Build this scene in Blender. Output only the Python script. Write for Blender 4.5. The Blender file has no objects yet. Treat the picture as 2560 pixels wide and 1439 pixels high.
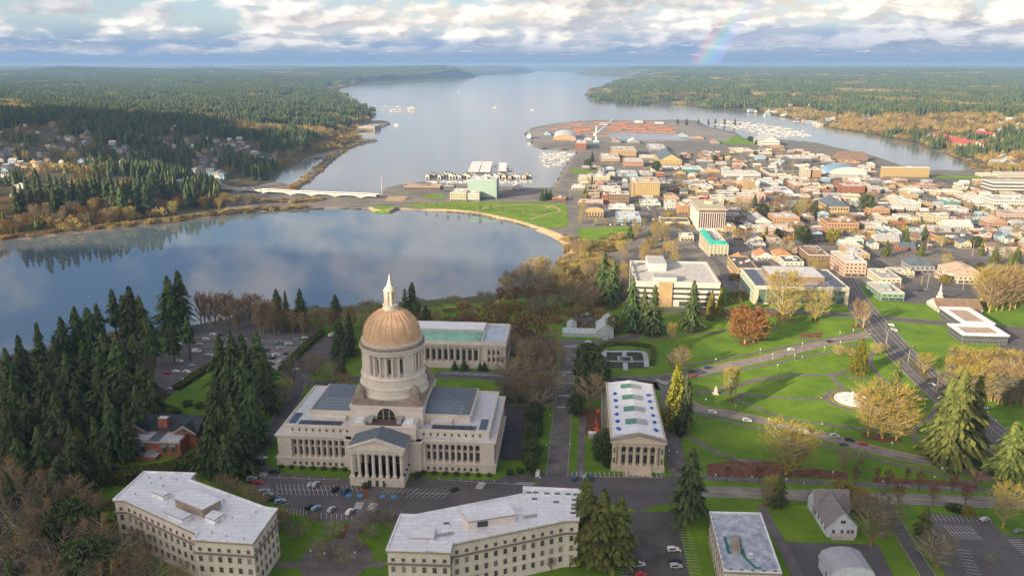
import bpy, bmesh, math, random
import numpy as np
from mathutils import Vector, Matrix, noise as mnoise
R_ = math.radians
random.seed(7)
SC = bpy.context.scene
COL = SC.collection
# ---------------------------------------------------------------- survey of the view
F_, PITCH, CH = 1950.0, R_(16.0), 186.0        # focal length (px of 2560), tilt, flying height above the campus
CP, SP = math.cos(PITCH), math.sin(PITCH)
WZ = -30.0                                     # level of the water
def P(px, py, z=0.0):
    u, v = px-1280.0, py-719.5
    t = (CH-z)/(F_*SP+v*CP)
    return (u*t, (F_*CP-v*SP)*t)
def proj(x, y, z):
    dz = z-CH
    fw = y*CP-dz*SP
    return (1280+F_*x/fw, 719.5-F_*(y*SP+dz*CP)/fw)
def ztop(x, y, py):                            # height seen at image row py above ground point x,y
    v = py-719.5
    return CH-y*(F_*SP+v*CP)/(F_*CP-v*SP)
GA = R_(4.6)                                   # the street grid: north is 4.6 degrees to the right
NV = (math.sin(GA), math.cos(GA)); EV = (math.cos(GA), -math.sin(GA))
def EN(x, y): return (x*EV[0]+y*EV[1], x*NV[0]+y*NV[1])
def XY(e, n): return (e*EV[0]+n*NV[0], e*EV[1]+n*NV[1])
def Pw(pts, z): return [P(a, b, z) for a, b in pts]
LAKE_PX = [(1250,750),(1290,722),(1345,690),(1400,660),(1416,640),(1412,612),(1384,591),(1334,571),(1250,548),(1150,532),
  (1050,524),(1000,523),(985,531),(940,532),(920,524),(860,522),(700,525),(600,533),(500,546),(400,558),(250,576),(100,593),(0,602),(-250,632)]
LAKE = Pw(LAKE_PX, WZ)+[(-1000,520),(-620,440),(-430,508),(-330,575),(-250,625),(-190,655),(-110,676),(-60,690)]
INL_PX = [(738,477),(790,440),(835,400),(872,371),(905,360),(946,352),(905,347),(884,336),(900,330),(930,329),(976,312),(968,303),(925,302),(938,288),
  (905,266),(868,243),(835,229),(842,222),(905,211),(1000,209),(1100,204),(1180,196),(1192,189),(1325,184),(1340,179),(1436,180),(1445,187),(1560,190),(1610,195),(1560,206),
  (1475,222),(1462,236),(1467,250),(1520,258),(1600,262),(1700,263),(1800,274),(1900,286),(2000,301),(2080,322),(2200,341),(2290,359),(2380,391),(2418,408),(2432,424),
  (2400,428),(2290,426),(2250,413),(2180,389),(2100,372),(2040,358),(1960,351),(1860,347),(1835,330),(1770,318),(1745,303),(1700,300),(1600,303),(1500,301),(1440,304),(1390,309),(1330,320),
  (1312,334),(1335,366),(1350,372),(1440,376),(1442,385),(1425,400),(1405,430),(1392,455),(1378,472),(1300,470),(1180,463),(1090,462),(1060,456),(1000,463),(960,472),(942,489),(860,492)]
INLET = Pw(INL_PX, WZ)
COVE = Pw([(640,466),(700,456),(728,466),(760,440),(806,405),(812,396),(770,399),(715,420)], WZ)
WESTP = Pw([(-400,640),(0,600),(250,574),(500,544),(560,530),(580,480),(640,463),(700,450),(760,400),(850,372),(900,352),(890,320),(930,300),(900,262),(832,228),(900,209),(1180,194),(1330,180)], WZ)+[(0,60000),(-60000,60000),(-60000,900)]
EASTP = Pw([(1445,186),(1610,194),(1462,238),(1520,259),(1700,264),(1800,275),(1900,287),(2000,302),(2080,323),(2200,342),(2290,360),(2380,392),(2432,424),(2560,436),(2800,470)], WZ)+[(60000,1500),(60000,60000),(600,60000)]
def inside(poly, x, y):
    r = np.zeros(np.shape(x), bool); n = len(poly)
    for i in range(n):
        x1, y1 = poly[i]; x2, y2 = poly[(i+1) % n]
        if y1 == y2: continue
        c = ((y1 > y) != (y2 > y)) & (x < (x2-x1)*(y-y1)/(y2-y1)+x1)
        r ^= c
    return r
def pdist(poly, x, y):
    d = np.full(np.shape(x), 1e12); n = len(poly)
    for i in range(n):
        x1, y1 = poly[i]; x2, y2 = poly[(i+1) % n]
        dx, dy = x2-x1, y2-y1
        t = np.clip(((x-x1)*dx+(y-y1)*dy)/(dx*dx+dy*dy+1e-9), 0, 1)
        d = np.minimum(d, (x-x1-t*dx)**2+(y-y1-t*dy)**2)
    return np.sqrt(d)
def wdist(x, y):                               # signed distance to water, positive on land
    d = np.full(np.shape(x), 1e9)
    for pl in (LAKE, INLET, COVE):
        q = pdist(pl, x, y); d = np.minimum(d, np.where(inside(pl, x, y), -q, q))
    return d
def ss(t):
    t = np.clip(t, 0, 1); return t*t*(3-2*t)
def hgt_np(x, y):
    x = np.asarray(x, float); y = np.asarray(y, float)
    d = wdist(x, y)
    n = x*NV[0]+y*NV[1]
    r = -27.0*np.clip((n-600)/320, 0, 1)
    r = np.where(x > 250, -27.0*np.clip((n-640)/420, 0, 1), r)
    k = np.clip((x-180)/140, 0, 1)
    r = -27.0*np.clip((n-600-40*k)/(320+100*k), 0, 1)
    roll = 9*np.sin(x*.0021+1)*np.cos(y*.0017)+6*np.sin(x*.0053+y*.0041)
    far = ss((y-5500)/9000); ridge = 1.05*far*(26*np.sin(x*.0011+y*.0007)+20*np.sin(x*.00043-y*.0009+2)+12*np.sin(x*.0031+y*.0013))
    w = inside(WESTP, x, y); e = inside(EASTP, x, y)
    kx = np.where(y < 1500, np.clip((-480-x)/140, 0, 1)*np.clip((1420-y)/160, 0, 1)+.3*np.clip((y-1260)/160, 0, 1)*np.clip((-620-x)/100, 0, 1), .45)
    r = np.where(w, -28.5+34*kx*ss((d-26)/115)+(46-18*kx)*ss((d-25)/620)+ss((d-120)/600)*roll+far*62+ridge, r)
    r = np.where(e, -28.5+40*ss((d-18)/560)+ss((d-120)/600)*roll+far*62+ridge, r)
    r = np.where((~w) & (~e) & (y > 7000), -20+40*ss((d-50)/1500), r)
    return np.where(d > 0, np.minimum(r, -29.4+.42*d), np.maximum(-34.0, -29.9+.25*d))
_GX0, _GY0, _GS, _GN, _GM = -2400., 360., 12., 420, 530
_gx, _gy = np.meshgrid(_GX0+_GS*np.arange(_GN), _GY0+_GS*np.arange(_GM), indexing='ij')
_GRID = hgt_np(_gx.ravel(), _gy.ravel()).reshape(_GN, _GM)
def hgt(x, y):
    if (-150 < x < 900 and -400 < y < 525) or (-360 < x < 900 and -400 < y < 430): return 0.0
    i = (x-_GX0)/_GS; j = (y-_GY0)/_GS
    if not (0 <= i < _GN-1 and 0 <= j < _GM-1): return float(hgt_np(x, y))
    a, b = int(i), int(j); u, v = i-a, j-b
    return float((_GRID[a,b]*(1-u)+_GRID[a+1,b]*u)*(1-v)+(_GRID[a,b+1]*(1-u)+_GRID[a+1,b+1]*u)*v)
def G(px, py):                                 # image point -> point on the terrain
    z = 0.0 if py > 830 else -27.0
    for _ in range(14):
        x, y = P(px, py, z); z = .5*z+.5*hgt(x, y)
    x, y = P(px, py, z)
    return (x, y, hgt(x, y))
# ---------------------------------------------------------------- materials
MATS = {}
def nd(nt, t, **kw):
    n = nt.nodes.new(t)
    for k, v in kw.items():
        if k in n.inputs: n.inputs[k].default_value = v
        else: setattr(n, k, v)
    return n
def mat(name, col, rough=.8, var=.18, scale=.35, col2=None, spec=.3, metal=0, bump=0, coords='Object', kind='noise', mul=None, seam=0):
    if name in MATS: return MATS[name]
    m = bpy.data.materials.new(name); m.use_nodes = True; nt = m.node_tree; L = nt.links
    b = nt.nodes['Principled BSDF']
    b.inputs['Roughness'].default_value = rough; b.inputs['Specular IOR Level'].default_value = spec; b.inputs['Metallic'].default_value = metal
    tc = nd(nt, 'ShaderNodeTexCoord'); nz = nd(nt, 'ShaderNodeTexNoise', Scale=scale, Detail=5.0, Roughness=.62)
    L.new(tc.outputs[coords], nz.inputs['Vector'])
    c2 = col2 if col2 else tuple(c*(1-var*1.6) for c in col)
    c1 = col if col2 else tuple(min(1, c*(1+var)) for c in col)
    rp = nd(nt, 'ShaderNodeValToRGB')
    rp.color_ramp.elements[0].position = .33; rp.color_ramp.elements[1].position = .67
    rp.color_ramp.elements[0].color = (*c2, 1); rp.color_ramp.elements[1].color = (*c1, 1)
    L.new(nz.outputs['Fac'], rp.inputs['Fac']); out = rp.outputs['Color']
    n2 = nd(nt, 'ShaderNodeTexNoise', Scale=scale*9, Detail=3.0)
    L.new(tc.outputs[coords], n2.inputs['Vector'])
    mx = nd(nt, 'ShaderNodeMix', data_type='RGBA', blend_type='MULTIPLY'); mx.inputs[0].default_value = .35
    L.new(out, mx.inputs[6]); L.new(n2.outputs['Fac'], mx.inputs[7]); out = mx.outputs[2]
    hs = nd(nt, 'ShaderNodeHueSaturation', Value=1.22); L.new(out, hs.inputs['Color']); out = hs.outputs[0]
    if seam:                                   # sheet joints on a roof
        br = nd(nt, 'ShaderNodeTexBrick'); br.inputs['Scale'].default_value = 1; br.inputs['Brick Width'].default_value = seam*3; br.inputs['Row Height'].default_value = seam; br.inputs['Mortar Size'].default_value = .09; br.inputs['Mortar Smooth'].default_value = .3
        br.inputs['Color1'].default_value = (1,1,1,1); br.inputs['Color2'].default_value = (.90,.90,.91,1); br.inputs['Mortar'].default_value = (.62,.62,.64,1)
        L.new(tc.outputs[coords], br.inputs['Vector']); m3 = nd(nt, 'ShaderNodeMix', data_type='RGBA', blend_type='MULTIPLY'); m3.inputs[0].default_value = 1; L.new(out, m3.inputs[6]); L.new(br.outputs['Color'], m3.inputs[7]); out = m3.outputs[2]
    if mul:                                    # each copy gets its own tone
        oi = nd(nt, 'ShaderNodeObjectInfo'); mr = nd(nt, 'ShaderNodeMapRange'); mr.inputs['To Min'].default_value = 1-mul; mr.inputs['To Max'].default_value = 1+mul
        L.new(oi.outputs['Random'], mr.inputs['Value']); h2 = nd(nt, 'ShaderNodeHueSaturation'); L.new(mr.outputs[0], h2.inputs['Value'])
        mr2 = nd(nt, 'ShaderNodeMapRange'); mr2.inputs['From Min'].default_value = 0; mr2.inputs['To Min'].default_value = .485; mr2.inputs['To Max'].default_value = .515
        L.new(oi.outputs['Random'], mr2.inputs['Value']); L.new(mr2.outputs[0], h2.inputs['Hue'])
        L.new(out, h2.inputs['Color']); out = h2.outputs[0]
    L.new(out, b.inputs['Base Color'])
    if bump:
        bp = nd(nt, 'ShaderNodeBump', Strength=bump); L.new(n2.outputs['Fac'], bp.inputs['Height']); L.new(bp.outputs[0], b.inputs['Normal'])
    MATS[name] = m; return m
# ---------------------------------------------------------------- mesh builder
class MB:
    def __init__(s): s.v = []; s.f = []; s.m = []
    def face(s, pts, m=0):
        k = len(s.v); s.v += [tuple(p) for p in pts]; s.f.append(tuple(range(k, k+len(pts)))); s.m.append(m)
    def idx(s, vs, fs, m=0):
        k = len(s.v); s.v += [tuple(p) for p in vs]; s.f += [tuple(k+i for i in f) for f in fs]; s.m += [m]*len(fs)
    def box(s, x0, x1, y0, y1, z0, z1, m=0, top=None, bottom=True):
        v = [(x0,y0,z0),(x1,y0,z0),(x1,y1,z0),(x0,y1,z0),(x0,y0,z1),(x1,y0,z1),(x1,y1,z1),(x0,y1,z1)]
        s.idx(v, [(0,1,5,4),(1,2,6,5),(2,3,7,6),(3,0,4,7)]+([(3,2,1,0)] if bottom else []), m)
        k = len(s.v)-8; s.f.append((k+4,k+5,k+6,k+7)); s.m.append(m if top is None else top)
        return s
    def prism(s, poly, z0, z1, m=0, top=None):
        n = len(poly); s.idx([(x,y,z0) for x,y in poly]+[(x,y,z1) for x,y in poly], [(i,(i+1)%n,n+(i+1)%n,n+i) for i in range(n)], m)
        k = len(s.v)-2*n; s.f.append(tuple(k+n+i for i in range(n))); s.m.append(m if top is None else top)
        return s
    def lathe(s, prof, n=24, cx=0, cy=0, m=0, a0=0):
        vs = []; fs = []
        for r, z in prof:
            for i in range(n):
                a = a0+2*math.pi*i/n; vs.append((cx+r*math.cos(a), cy+r*math.sin(a), z))
        for j in range(len(prof)-1):
            for i in range(n):
                fs.append((j*n+i, j*n+(i+1)%n, (j+1)*n+(i+1)%n, (j+1)*n+i))
        s.idx(vs, fs, m)
        if prof[-1][0] > .02:
            k = len(s.v)-n; s.f.append(tuple(k+i for i in range(n))); s.m.append(m)
        return s
    def cyl(s, cx, cy, z0, z1, r0, r1=None, n=10, m=0): return s.lathe([(r0,z0),(r0 if r1 is None else r1,z1)], n, cx, cy, m)
    def tube(s, a, b, r0, r1=None, n=5, m=0):
        a = Vector(a); b = Vector(b); r1 = r0 if r1 is None else r1
        d = (b-a); 
        if d.length < 1e-6: return s
        d.normalize(); u = d.orthogonal().normalized(); w = d.cross(u); vs = []
        for p, r in ((a,r0),(b,r1)):
            for i in range(n):
                t = 2*math.pi*i/n; vs.append(tuple(p+u*(r*math.cos(t))+w*(r*math.sin(t))))
        s.idx(vs, [(i,(i+1)%n,n+(i+1)%n,n+i) for i in range(n)], m); return s
    def gable(s, x0, x1, y0, y1, z, h, axis='x', ov=.4, m=0, wm=None):
        if axis == 'x':
            ym = (y0+y1)/2; a = [(x0-ov,y0-ov,z-ov*h/(ym-y0)),(x1+ov,y0-ov,z-ov*h/(ym-y0)),(x1+ov,ym,z+h),(x0-ov,ym,z+h)]
            b = [(x0-ov,ym,z+h),(x1+ov,ym,z+h),(x1+ov,y1+ov,z-ov*h/(ym-y0)),(x0-ov,y1+ov,z-ov*h/(ym-y0))]
            s.face(a, m); s.face(b, m)
            if wm is not None:
                s.face([(x0,y0,z),(x0,y1,z),(x0,ym,z+h)], wm); s.face([(x1,y0,z),(x1,y1,z),(x1,ym,z+h)], wm)
        else:
            xm = (x0+x1)/2; e = z-ov*h/(xm-x0)
            s.face([(x0-ov,y0-ov,e),(x0-ov,y1+ov,e),(xm,y1+ov,z+h),(xm,y0-ov,z+h)], m); s.face([(x1+ov,y0-ov,e),(x1+ov,y1+ov,e),(xm,y1+ov,z+h),(xm,y0-ov,z+h)], m)
            if wm is not None:
                s.face([(x0,y0,z),(x1,y0,z),(xm,y0,z+h)], wm); s.face([(x0,y1,z),(x1,y1,z),(xm,y1,z+h)], wm)
        return s
    def hip(s, x0, x1, y0, y1, z, h, run=None, ov=.5, m=0):
        x0 -= ov; x1 += ov; y0 -= ov; y1 += ov
        run = run if run else min(x1-x0, y1-y0)/2
        s.idx([(x0,y0,z),(x1,y0,z),(x1,y1,z),(x0,y1,z),(x0+run,y0+run,z+h),(x1-run,y0+run,z+h),(x1-run,y1-run,z+h),(x0+run,y1-run,z+h)],
              [(0,1,5,4),(1,2,6,5),(2,3,7,6),(3,0,4,7),(4,5,6,7)], m); return s
    def mesh(s, name, mats):
        me = bpy.data.meshes.new(name)
        me.from_pydata(s.v, [], s.f)
        for m in (mats if isinstance(mats, (list, tuple)) else [mats]): me.materials.append(m)
        if any(s.m): me.polygons.foreach_set('material_index', s.m)
        me.update(); return me
    def obj(s, name, mats, parent=None, loc=None, rz=None, smooth=False):
        me = s.mesh(name, mats)
        if smooth: me.shade_smooth()
        return link(name, me, parent, loc, rz)
def link(name, me, parent=None, loc=None, rz=None):
    o = bpy.data.objects.new(name, me); COL.objects.link(o)
    if parent is not None: o.parent = parent
    if loc is not None: o.location = loc
    if rz is not None: o.rotation_euler = (0, 0, rz)
    return o
def tag(o, label=None, cat=None, group=None, kind=None):
    if label: o['label'] = label
    if cat: o['category'] = cat
    if group: o['group'] = group
    if kind: o['kind'] = kind
    return o
def thing(name, label, cat, loc=(0,0,0), rz=0, group=None):
    return tag(link(name, None, None, loc, rz), label, cat, group)
def copy_tree(o, parent=None, loc=None, rz=None, scale=None):
    c = o.copy(); COL.objects.link(c)
    if parent is not None: c.parent = parent
    if loc is not None: c.location = loc
    if rz is not None: c.rotation_euler = (0, 0, rz)
    if scale is not None: c.scale = scale
    for ch in list(o.children): copy_tree(ch, c)
    return c
_ON = "first second third fourth fifth sixth seventh eighth ninth tenth eleventh twelfth thirteenth fourteenth fifteenth sixteenth seventeenth eighteenth nineteenth".split()
_TN = "twentieth thirtieth fortieth fiftieth sixtieth seventieth eightieth ninetieth hundredth".split()
_TT = "twenty thirty forty fifty sixty seventy eighty ninety".split()
def ordinal(n):
    if n < 20: return _ON[n-1]
    if n >= 100: return 'hundred-and-'+ordinal(n-100) if n > 100 else 'hundredth'
    t, u = divmod(n, 10)
    return _TN[t-2] if u == 0 else _TT[t-2]+'-'+_ON[u-1]
CLUST = {}
def in_cluster(o, key): CLUST.setdefault(key, []).append(o)
def label_clusters():
    # every member of a cluster is told apart by its look and its turn counted from the west end
    for (key, phrase), obs in CLUST.items():
        obs.sort(key=lambda o: proj(o.location.x, o.location.y, o.location.z)[0])
        for i, o in enumerate(obs):
            look = o.get('look', '')
            if len((look+' '+phrase).split()) > 12: look = ' '.join(look.replace(' with a', '').split()[:12-len(phrase.split())])
            o['label'] = (look+' '+phrase+', '+ordinal(i+1)+' from the left').strip() if len(obs) > 1 else (look+' '+phrase).strip()
            if 'look' in o: del o['look']
            if len(obs) > 1: o['group'] = key
# ---------------------------------------------------------------- ground
def ground_mats():
    g = mat('grass_ground', (.15,.25,.013), .95, .22, .05, col2=(.07,.155,.010))
    a = mat('city_asphalt', (.22,.20,.17), .85, .3, .03, col2=(.12,.115,.115))
    f = mat('forest_floor', (.07,.075,.035), .95, .3, .012, col2=(.09,.065,.035))
    s = mat('lake_bed', (.05,.045,.03), .95, .2, .02)
    b = mat('bluff_soil', (.10,.085,.035), .95, .3, .03, col2=(.07,.11,.02))
    return [g, a, f, s, b]
def build_ground():
    rs = [0.5]+list(np.arange(30, 1400, 7.0)); r = rs[-1]
    while r < 60000: r += max(7, r*.0095); rs.append(r)
    an = np.concatenate([np.arange(-180, -39, 6), np.arange(-39, 39.01, .22), np.arange(43, 180, 6)])
    A = np.radians(an); R, AA = np.meshgrid(np.array(rs), A, indexing='ij')
    X = R*np.sin(AA); Y = R*np.cos(AA)
    Z = hgt_np(X.ravel(), Y.ravel()); n, m = X.shape
    co = np.stack([X.ravel(), Y.ravel(), Z], 1)
    i, j = np.meshgrid(np.arange(n-1), np.arange(m), indexing='ij'); i = i.ravel(); j = j.ravel(); j2 = (j+1) % m
    q = np.stack([i*m+j, i*m+j2, (i+1)*m+j2, (i+1)*m+j], 1)
    me = bpy.data.meshes.new('ground')
    me.vertices.add(len(co)); me.vertices.foreach_set('co', co.ravel().astype(np.float32))
    me.loops.add(q.size); me.loops.foreach_set('vertex_index', q.ravel().astype(np.int32))
    me.polygons.add(len(q)); me.polygons.foreach_set('loop_start', np.arange(0, q.size, 4, dtype=np.int32))
    c = co[q].mean(1); N = c[:,0]*NV[0]+c[:,1]*NV[1]
    w = inside(WESTP, c[:,0], c[:,1]) | inside(EASTP, c[:,0], c[:,1]) | (c[:,1] > 6500)
    mi = np.zeros(len(q), np.int32)
    city = (N > 690) & (c[:,0] > 60) | (N > 880)
    mi[city] = 1; mi[w] = 2
    d = wdist(c[:,0], c[:,1]); mi[(d < 90) & (N < 800) & (d > 0)] = 4; mi[d < 0] = 3
    for mm in ground_mats(): me.materials.append(mm)
    me.polygons.foreach_set('material_index', mi); me.update(calc_edges=True); me.validate()
    o = link('ground', me); tag(o, kind='structure')
def water_mat(name, col, rough, bs, bscale):
    m = bpy.data.materials.new(name); m.use_nodes = True; nt = m.node_tree; b = nt.nodes['Principled BSDF']
    b.inputs['Base Color'].default_value = (*col, 1); b.inputs['Roughness'].default_value = rough
    b.inputs['IOR'].default_value = 1.6; b.inputs['Specular IOR Level'].default_value = .9
    tc = nd(nt, 'ShaderNodeTexCoord'); mp = nd(nt, 'ShaderNodeMapping'); mp.inputs['Scale'].default_value = (1, 2.2, 1)
    nz = nd(nt, 'ShaderNodeTexNoise', Scale=bscale, Detail=3.0); bp = nd(nt, 'ShaderNodeBump', Strength=bs, Distance=.3)
    L = nt.links; L.new(tc.outputs['Object'], mp.inputs[0]); L.new(mp.outputs[0], nz.inputs['Vector']); L.new(nz.outputs['Fac'], bp.inputs['Height']); L.new(bp.outputs[0], b.inputs['Normal'])
    return m
def build_water():
    def sheet(name, poly, m, label=None):
        cx = sum(p[0] for p in poly)/len(poly); cy = sum(p[1] for p in poly)/len(poly)
        mb = MB(); mb.face([(x,y,WZ) for x,y in poly]); o = mb.obj(name, m); tag(o, kind='structure'); return o
    sheet('lake_water', [(-2500,380),(250,380),(250,860),(60,1000),(40,1215),(-260,1222),(-2500,1222)], water_mat('lake_surface', (.105,.15,.185), .022, .012, .05))
    sheet('inlet_water', [(-1500,1222.5),(1800,1222.5),(12000,20000),(9000,60000),(-9000,60000),(-9000,9000)], water_mat('inlet_surface', (.17,.172,.178), .12, .05, .03))
build_ground(); build_water()
# ---------------------------------------------------------------- light, sky, cloud, haze
SUN_AZ, SUN_EL = R_(50), R_(17)                # light travels towards azimuth 50 deg right of the view
SD = Vector((math.sin(SUN_AZ)*math.cos(SUN_EL), math.cos(SUN_AZ)*math.cos(SUN_EL), -math.sin(SUN_EL)))
sun = bpy.data.lights.new('sun', 'SUN'); sun.energy = 5.0; sun.angle = R_(.5); sun.color = (1, .81, .55)
so = bpy.data.objects.new('sun', sun); COL.objects.link(so); so.rotation_euler = SD.to_track_quat('-Z', 'Y').to_euler()
def build_world():
    w = bpy.data.worlds.new('World'); SC.world = w; w.use_nodes = True; nt = w.node_tree; L = nt.links
    bg = nt.nodes['Background']; bg.inputs['Strength'].default_value = .1
    def M(op, a, b=None, c=None, clamp=False):
        n = nt.nodes.new('ShaderNodeMath'); n.operation = op; n.use_clamp = clamp
        for k, x in enumerate((a, b, c)):
            if x is None: continue
            if hasattr(x, 'is_linked') or hasattr(x, 'links'): L.new(x, n.inputs[k])
            else: n.inputs[k].default_value = x
        return n.outputs[0]
    def mixc(f, a, b):
        n = nt.nodes.new('ShaderNodeMix'); n.data_type = 'RGBA'
        for k, x in ((0, f), (6, a), (7, b)):
            if isinstance(x, tuple): n.inputs[k].default_value = (*x, 1)
            elif isinstance(x, (int, float)): n.inputs[k].default_value = x
            else: L.new(x, n.inputs[k])
        return n.outputs[2]
    def rng(x, a, b, c=0., d=1., smooth=True):
        n = nt.nodes.new('ShaderNodeMapRange'); n.interpolation_type = 'SMOOTHSTEP' if smooth else 'LINEAR'
        L.new(x, n.inputs[0]); n.inputs[1].default_value = a; n.inputs[2].default_value = b; n.inputs[3].default_value = c; n.inputs[4].default_value = d
        return n.outputs[0]
    tc = nt.nodes.new('ShaderNodeTexCoord'); sp = nt.nodes.new('ShaderNodeSeparateXYZ'); L.new(tc.outputs['Generated'], sp.inputs[0])
    X, Y, Z = sp.outputs
    az = M('MULTIPLY', M('ARCTAN2', X, Y), 57.2958); el = M('MULTIPLY', M('ARCSINE', Z), 57.2958)
    ela = M('MAXIMUM', el, 0.0); AZ = [az]
    vv = M('LOGARITHM', M('ADD', M('MULTIPLY', ela, .22), 1.0), 2.71828)
    def noise(sx, sy, ox, oy, detail=6., rough=.55, dist=0.):
        az = AZ[0]
        c = nt.nodes.new('ShaderNodeCombineXYZ')
        L.new(M('ADD', M('MULTIPLY', az, sx), ox), c.inputs[0]); L.new(M('ADD', M('MULTIPLY', vv, sy), oy), c.inputs[1])
        n = nt.nodes.new('ShaderNodeTexNoise'); n.inputs['Scale'].default_value = 1; n.inputs['Detail'].default_value = detail; n.inputs['Roughness'].default_value = rough; n.inputs['Distortion'].default_value = dist
        L.new(c.outputs[0], n.inputs['Vector']); return n.outputs['Fac']
    sky = nt.nodes.new('ShaderNodeTexSky'); sky.sky_type = 'NISHITA'; sky.sun_disc = False
    sky.sun_elevation = SUN_EL; sky.sun_rotation = SUN_AZ+math.pi; sky.altitude = 200
    K = 4.5
    def c(*a): return tuple(x*K for x in a)
    blue = mixc(.55, sky.outputs[0], c(.27,.44,.70))
    haze = mixc(rng(el, 0., 2.1), c(.29,.44,.65), c(.27,.41,.62))
    base = mixc(rng(el, .9, 3.0), haze, blue)
    # heaped clouds: the same field read a little higher up tells which side the light falls on
    def vv_at(off):
        return M('LOGARITHM', M('ADD', M('MULTIPLY', M('MAXIMUM', M('ADD', el, off), 0.0), .22), 1.0), 2.71828)
    def field(off, offa=0.):
        nonlocal vv
        vv = vv_at(off); AZ[0] = M('ADD', az, offa) if offa else az
        a_ = noise(.115, 2.7, 3.1, 1.7, 6., .5, .25); b_ = noise(.34, 6.6, 8.3, 4.4, 7., .5, .3); c_ = noise(1.0, 17., 1.2, 9.1, 5., .55, .3)
        return M('ADD', M('MULTIPLY', a_, .54), M('ADD', M('MULTIPLY', b_, .38), M('MULTIPLY', c_, .08))), a_, b_, c_
    d0, n1, n2, n3 = field(0.); d1, _a, _b, _c = field(.28, -.8); AZ[0] = az; vv = vv_at(0.)
    cov = M('ADD', d0, rng(az, -34., 6., -.07, .055))
    deck = rng(cov, .415, .545); deck = M('MULTIPLY', deck, rng(el, .1, 1.3, .25, 1.))
    lit = rng(M('ADD', M('MULTIPLY', M('SUBTRACT', d0, d1), 1.0), M('MULTIPLY', M('SUBTRACT', n1, .5), .12)), -.045, .070)
    thick = rng(cov, .50, .66)
    grey = mixc(thick, c(.66,.68,.73), c(.34,.40,.51))
    shade = mixc(lit, grey, c(1.12,1.07,1.0))
    shade = mixc(rng(el, .4, 2.0), c(.33,.44,.61), shade)
    col = mixc(deck, base, shade)
    n5 = noise(.55, 34., 4.9, 2.2, 6., .62, .6)
    puff = M('MULTIPLY', rng(n5, .58, .68), M('MULTIPLY', rng(el, .35, .9), rng(el, 1.3, 2.3, 1., 0.)))
    col = mixc(M('MULTIPLY', puff, .75), col, c(.90,.86,.84))
    for (a0, e0, sa, se, k, cc) in ((-3., 3.3, 10., 1.0, .9, (1.15,1.08,.98)), (-18.5, 4.55, 5.2, .62, .95, (1.2,1.14,1.05)), (22.5, 3.5, 9.5, .8, .9, (1.15,1.08,.97)), (32.5, 3.1, 5.5, .85, .95, (1.15,1.08,.97)),
                                 (-13., 2.8, 8., .5, .5, (.85,.80,.80)), (8., 4.4, 9., .8, .6, (.72,.70,.70)), (-29., 3.3, 7., .45, .6, (.70,.69,.74)), (-26., .9, 9., .32, .6, (.72,.74,.82)), (-17., 1.6, 5., .25, .5, (.80,.80,.86))):
        d2 = M('ADD', M('POWER', M('ABSOLUTE', M('DIVIDE', M('SUBTRACT', az, a0), sa)), 2.), M('POWER', M('ABSOLUTE', M('DIVIDE', M('SUBTRACT', el, e0), se)), 2.))
        f = M('ADD', M('MULTIPLY', d2, -.5), M('ADD', M('MULTIPLY', n3, 1.5), M('MULTIPLY', n2, 2.2)))
        tone = mixc(lit, tuple(v*K*.72 for v in cc), tuple(v*K for v in cc))
        col = mixc(M('MULTIPLY', rng(f, 1.1, 1.9), k), col, tone)
    for (a0, e0, sa, se, k, cc) in ((19., 1.75, 13., .75, .5, (.30,.42,.66)), (-3., 1.35, 8., .45, .35, (.32,.44,.68)), (3., 2.6, 6., .5, .35, (.42,.47,.60))):
        d2 = M('ADD', M('POWER', M('ABSOLUTE', M('DIVIDE', M('SUBTRACT', az, a0), sa)), 2.), M('POWER', M('ABSOLUTE', M('DIVIDE', M('SUBTRACT', el, e0), se)), 2.))
        col = mixc(M('MULTIPLY', rng(M('ADD', d2, M('MULTIPLY', n2, .8)), 1.9, .3), k), col, c(*cc))
    # higher up: soft bands; the zenith is deep grey-blue; towards the sun a bright veil
    hi = mixc(rng(cov, .38, .60), c(.17,.32,.56), c(.74,.70,.72))
    col = mixc(rng(el, 6.0, 12.), col, hi)
    col = mixc(rng(el, 30., 50.), col, c(.08,.125,.23))
    dt0 = nt.nodes.new('ShaderNodeVectorMath'); dt0.operation = 'DOT_PRODUCT'; L.new(tc.outputs['Generated'], dt0.inputs[0]); dt0.inputs[1].default_value = -SD
    col = mixc(rng(dt0.outputs['Value'], .2, 1.), col, c(2.1,1.85,1.7))
    # rainbow: a ring 41 degrees about the point opposite the sun
    dt = nt.nodes.new('ShaderNodeVectorMath'); dt.operation = 'DOT_PRODUCT'; L.new(tc.outputs['Generated'], dt.inputs[0]); dt.inputs[1].default_value = SD
    ang = M('MULTIPLY', M('ARCCOSINE', dt.outputs['Value']), 57.2958)
    cr = nt.nodes.new('ShaderNodeValToRGB'); L.new(rng(ang, 38.9, 40.9, 0., 1., False), cr.inputs[0])
    e = cr.color_ramp.elements; e[0].position = 0; e[0].color = (0,0,0,1); e[1].position = 1; e[1].color = (0,0,0,1)
    for p_, cc in ((.16,(.10,.06,.22)),(.34,(.03,.14,.24)),(.50,(.04,.21,.10)),(.66,(.24,.17,.02)),(.82,(.26,.04,.03))):
        q = e.new(p_); q.color = (*cc, 1)
    f = M('MULTIPLY', rng(el, 8.5, .3, .0, 1.), M('MULTIPLY', rng(az, 8., 12.), rng(az, 26., 22.)))
    ad = nt.nodes.new('ShaderNodeMix'); ad.data_type = 'RGBA'; ad.blend_type = 'ADD'
    L.new(M('MULTIPLY', f, 3.7), ad.inputs[0]); ad.clamp_factor = False; L.new(col, ad.inputs[6]); L.new(cr.outputs[0], ad.inputs[7]); col = ad.outputs[2]
    L.new(col, bg.inputs['Color'])
build_world()
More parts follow.
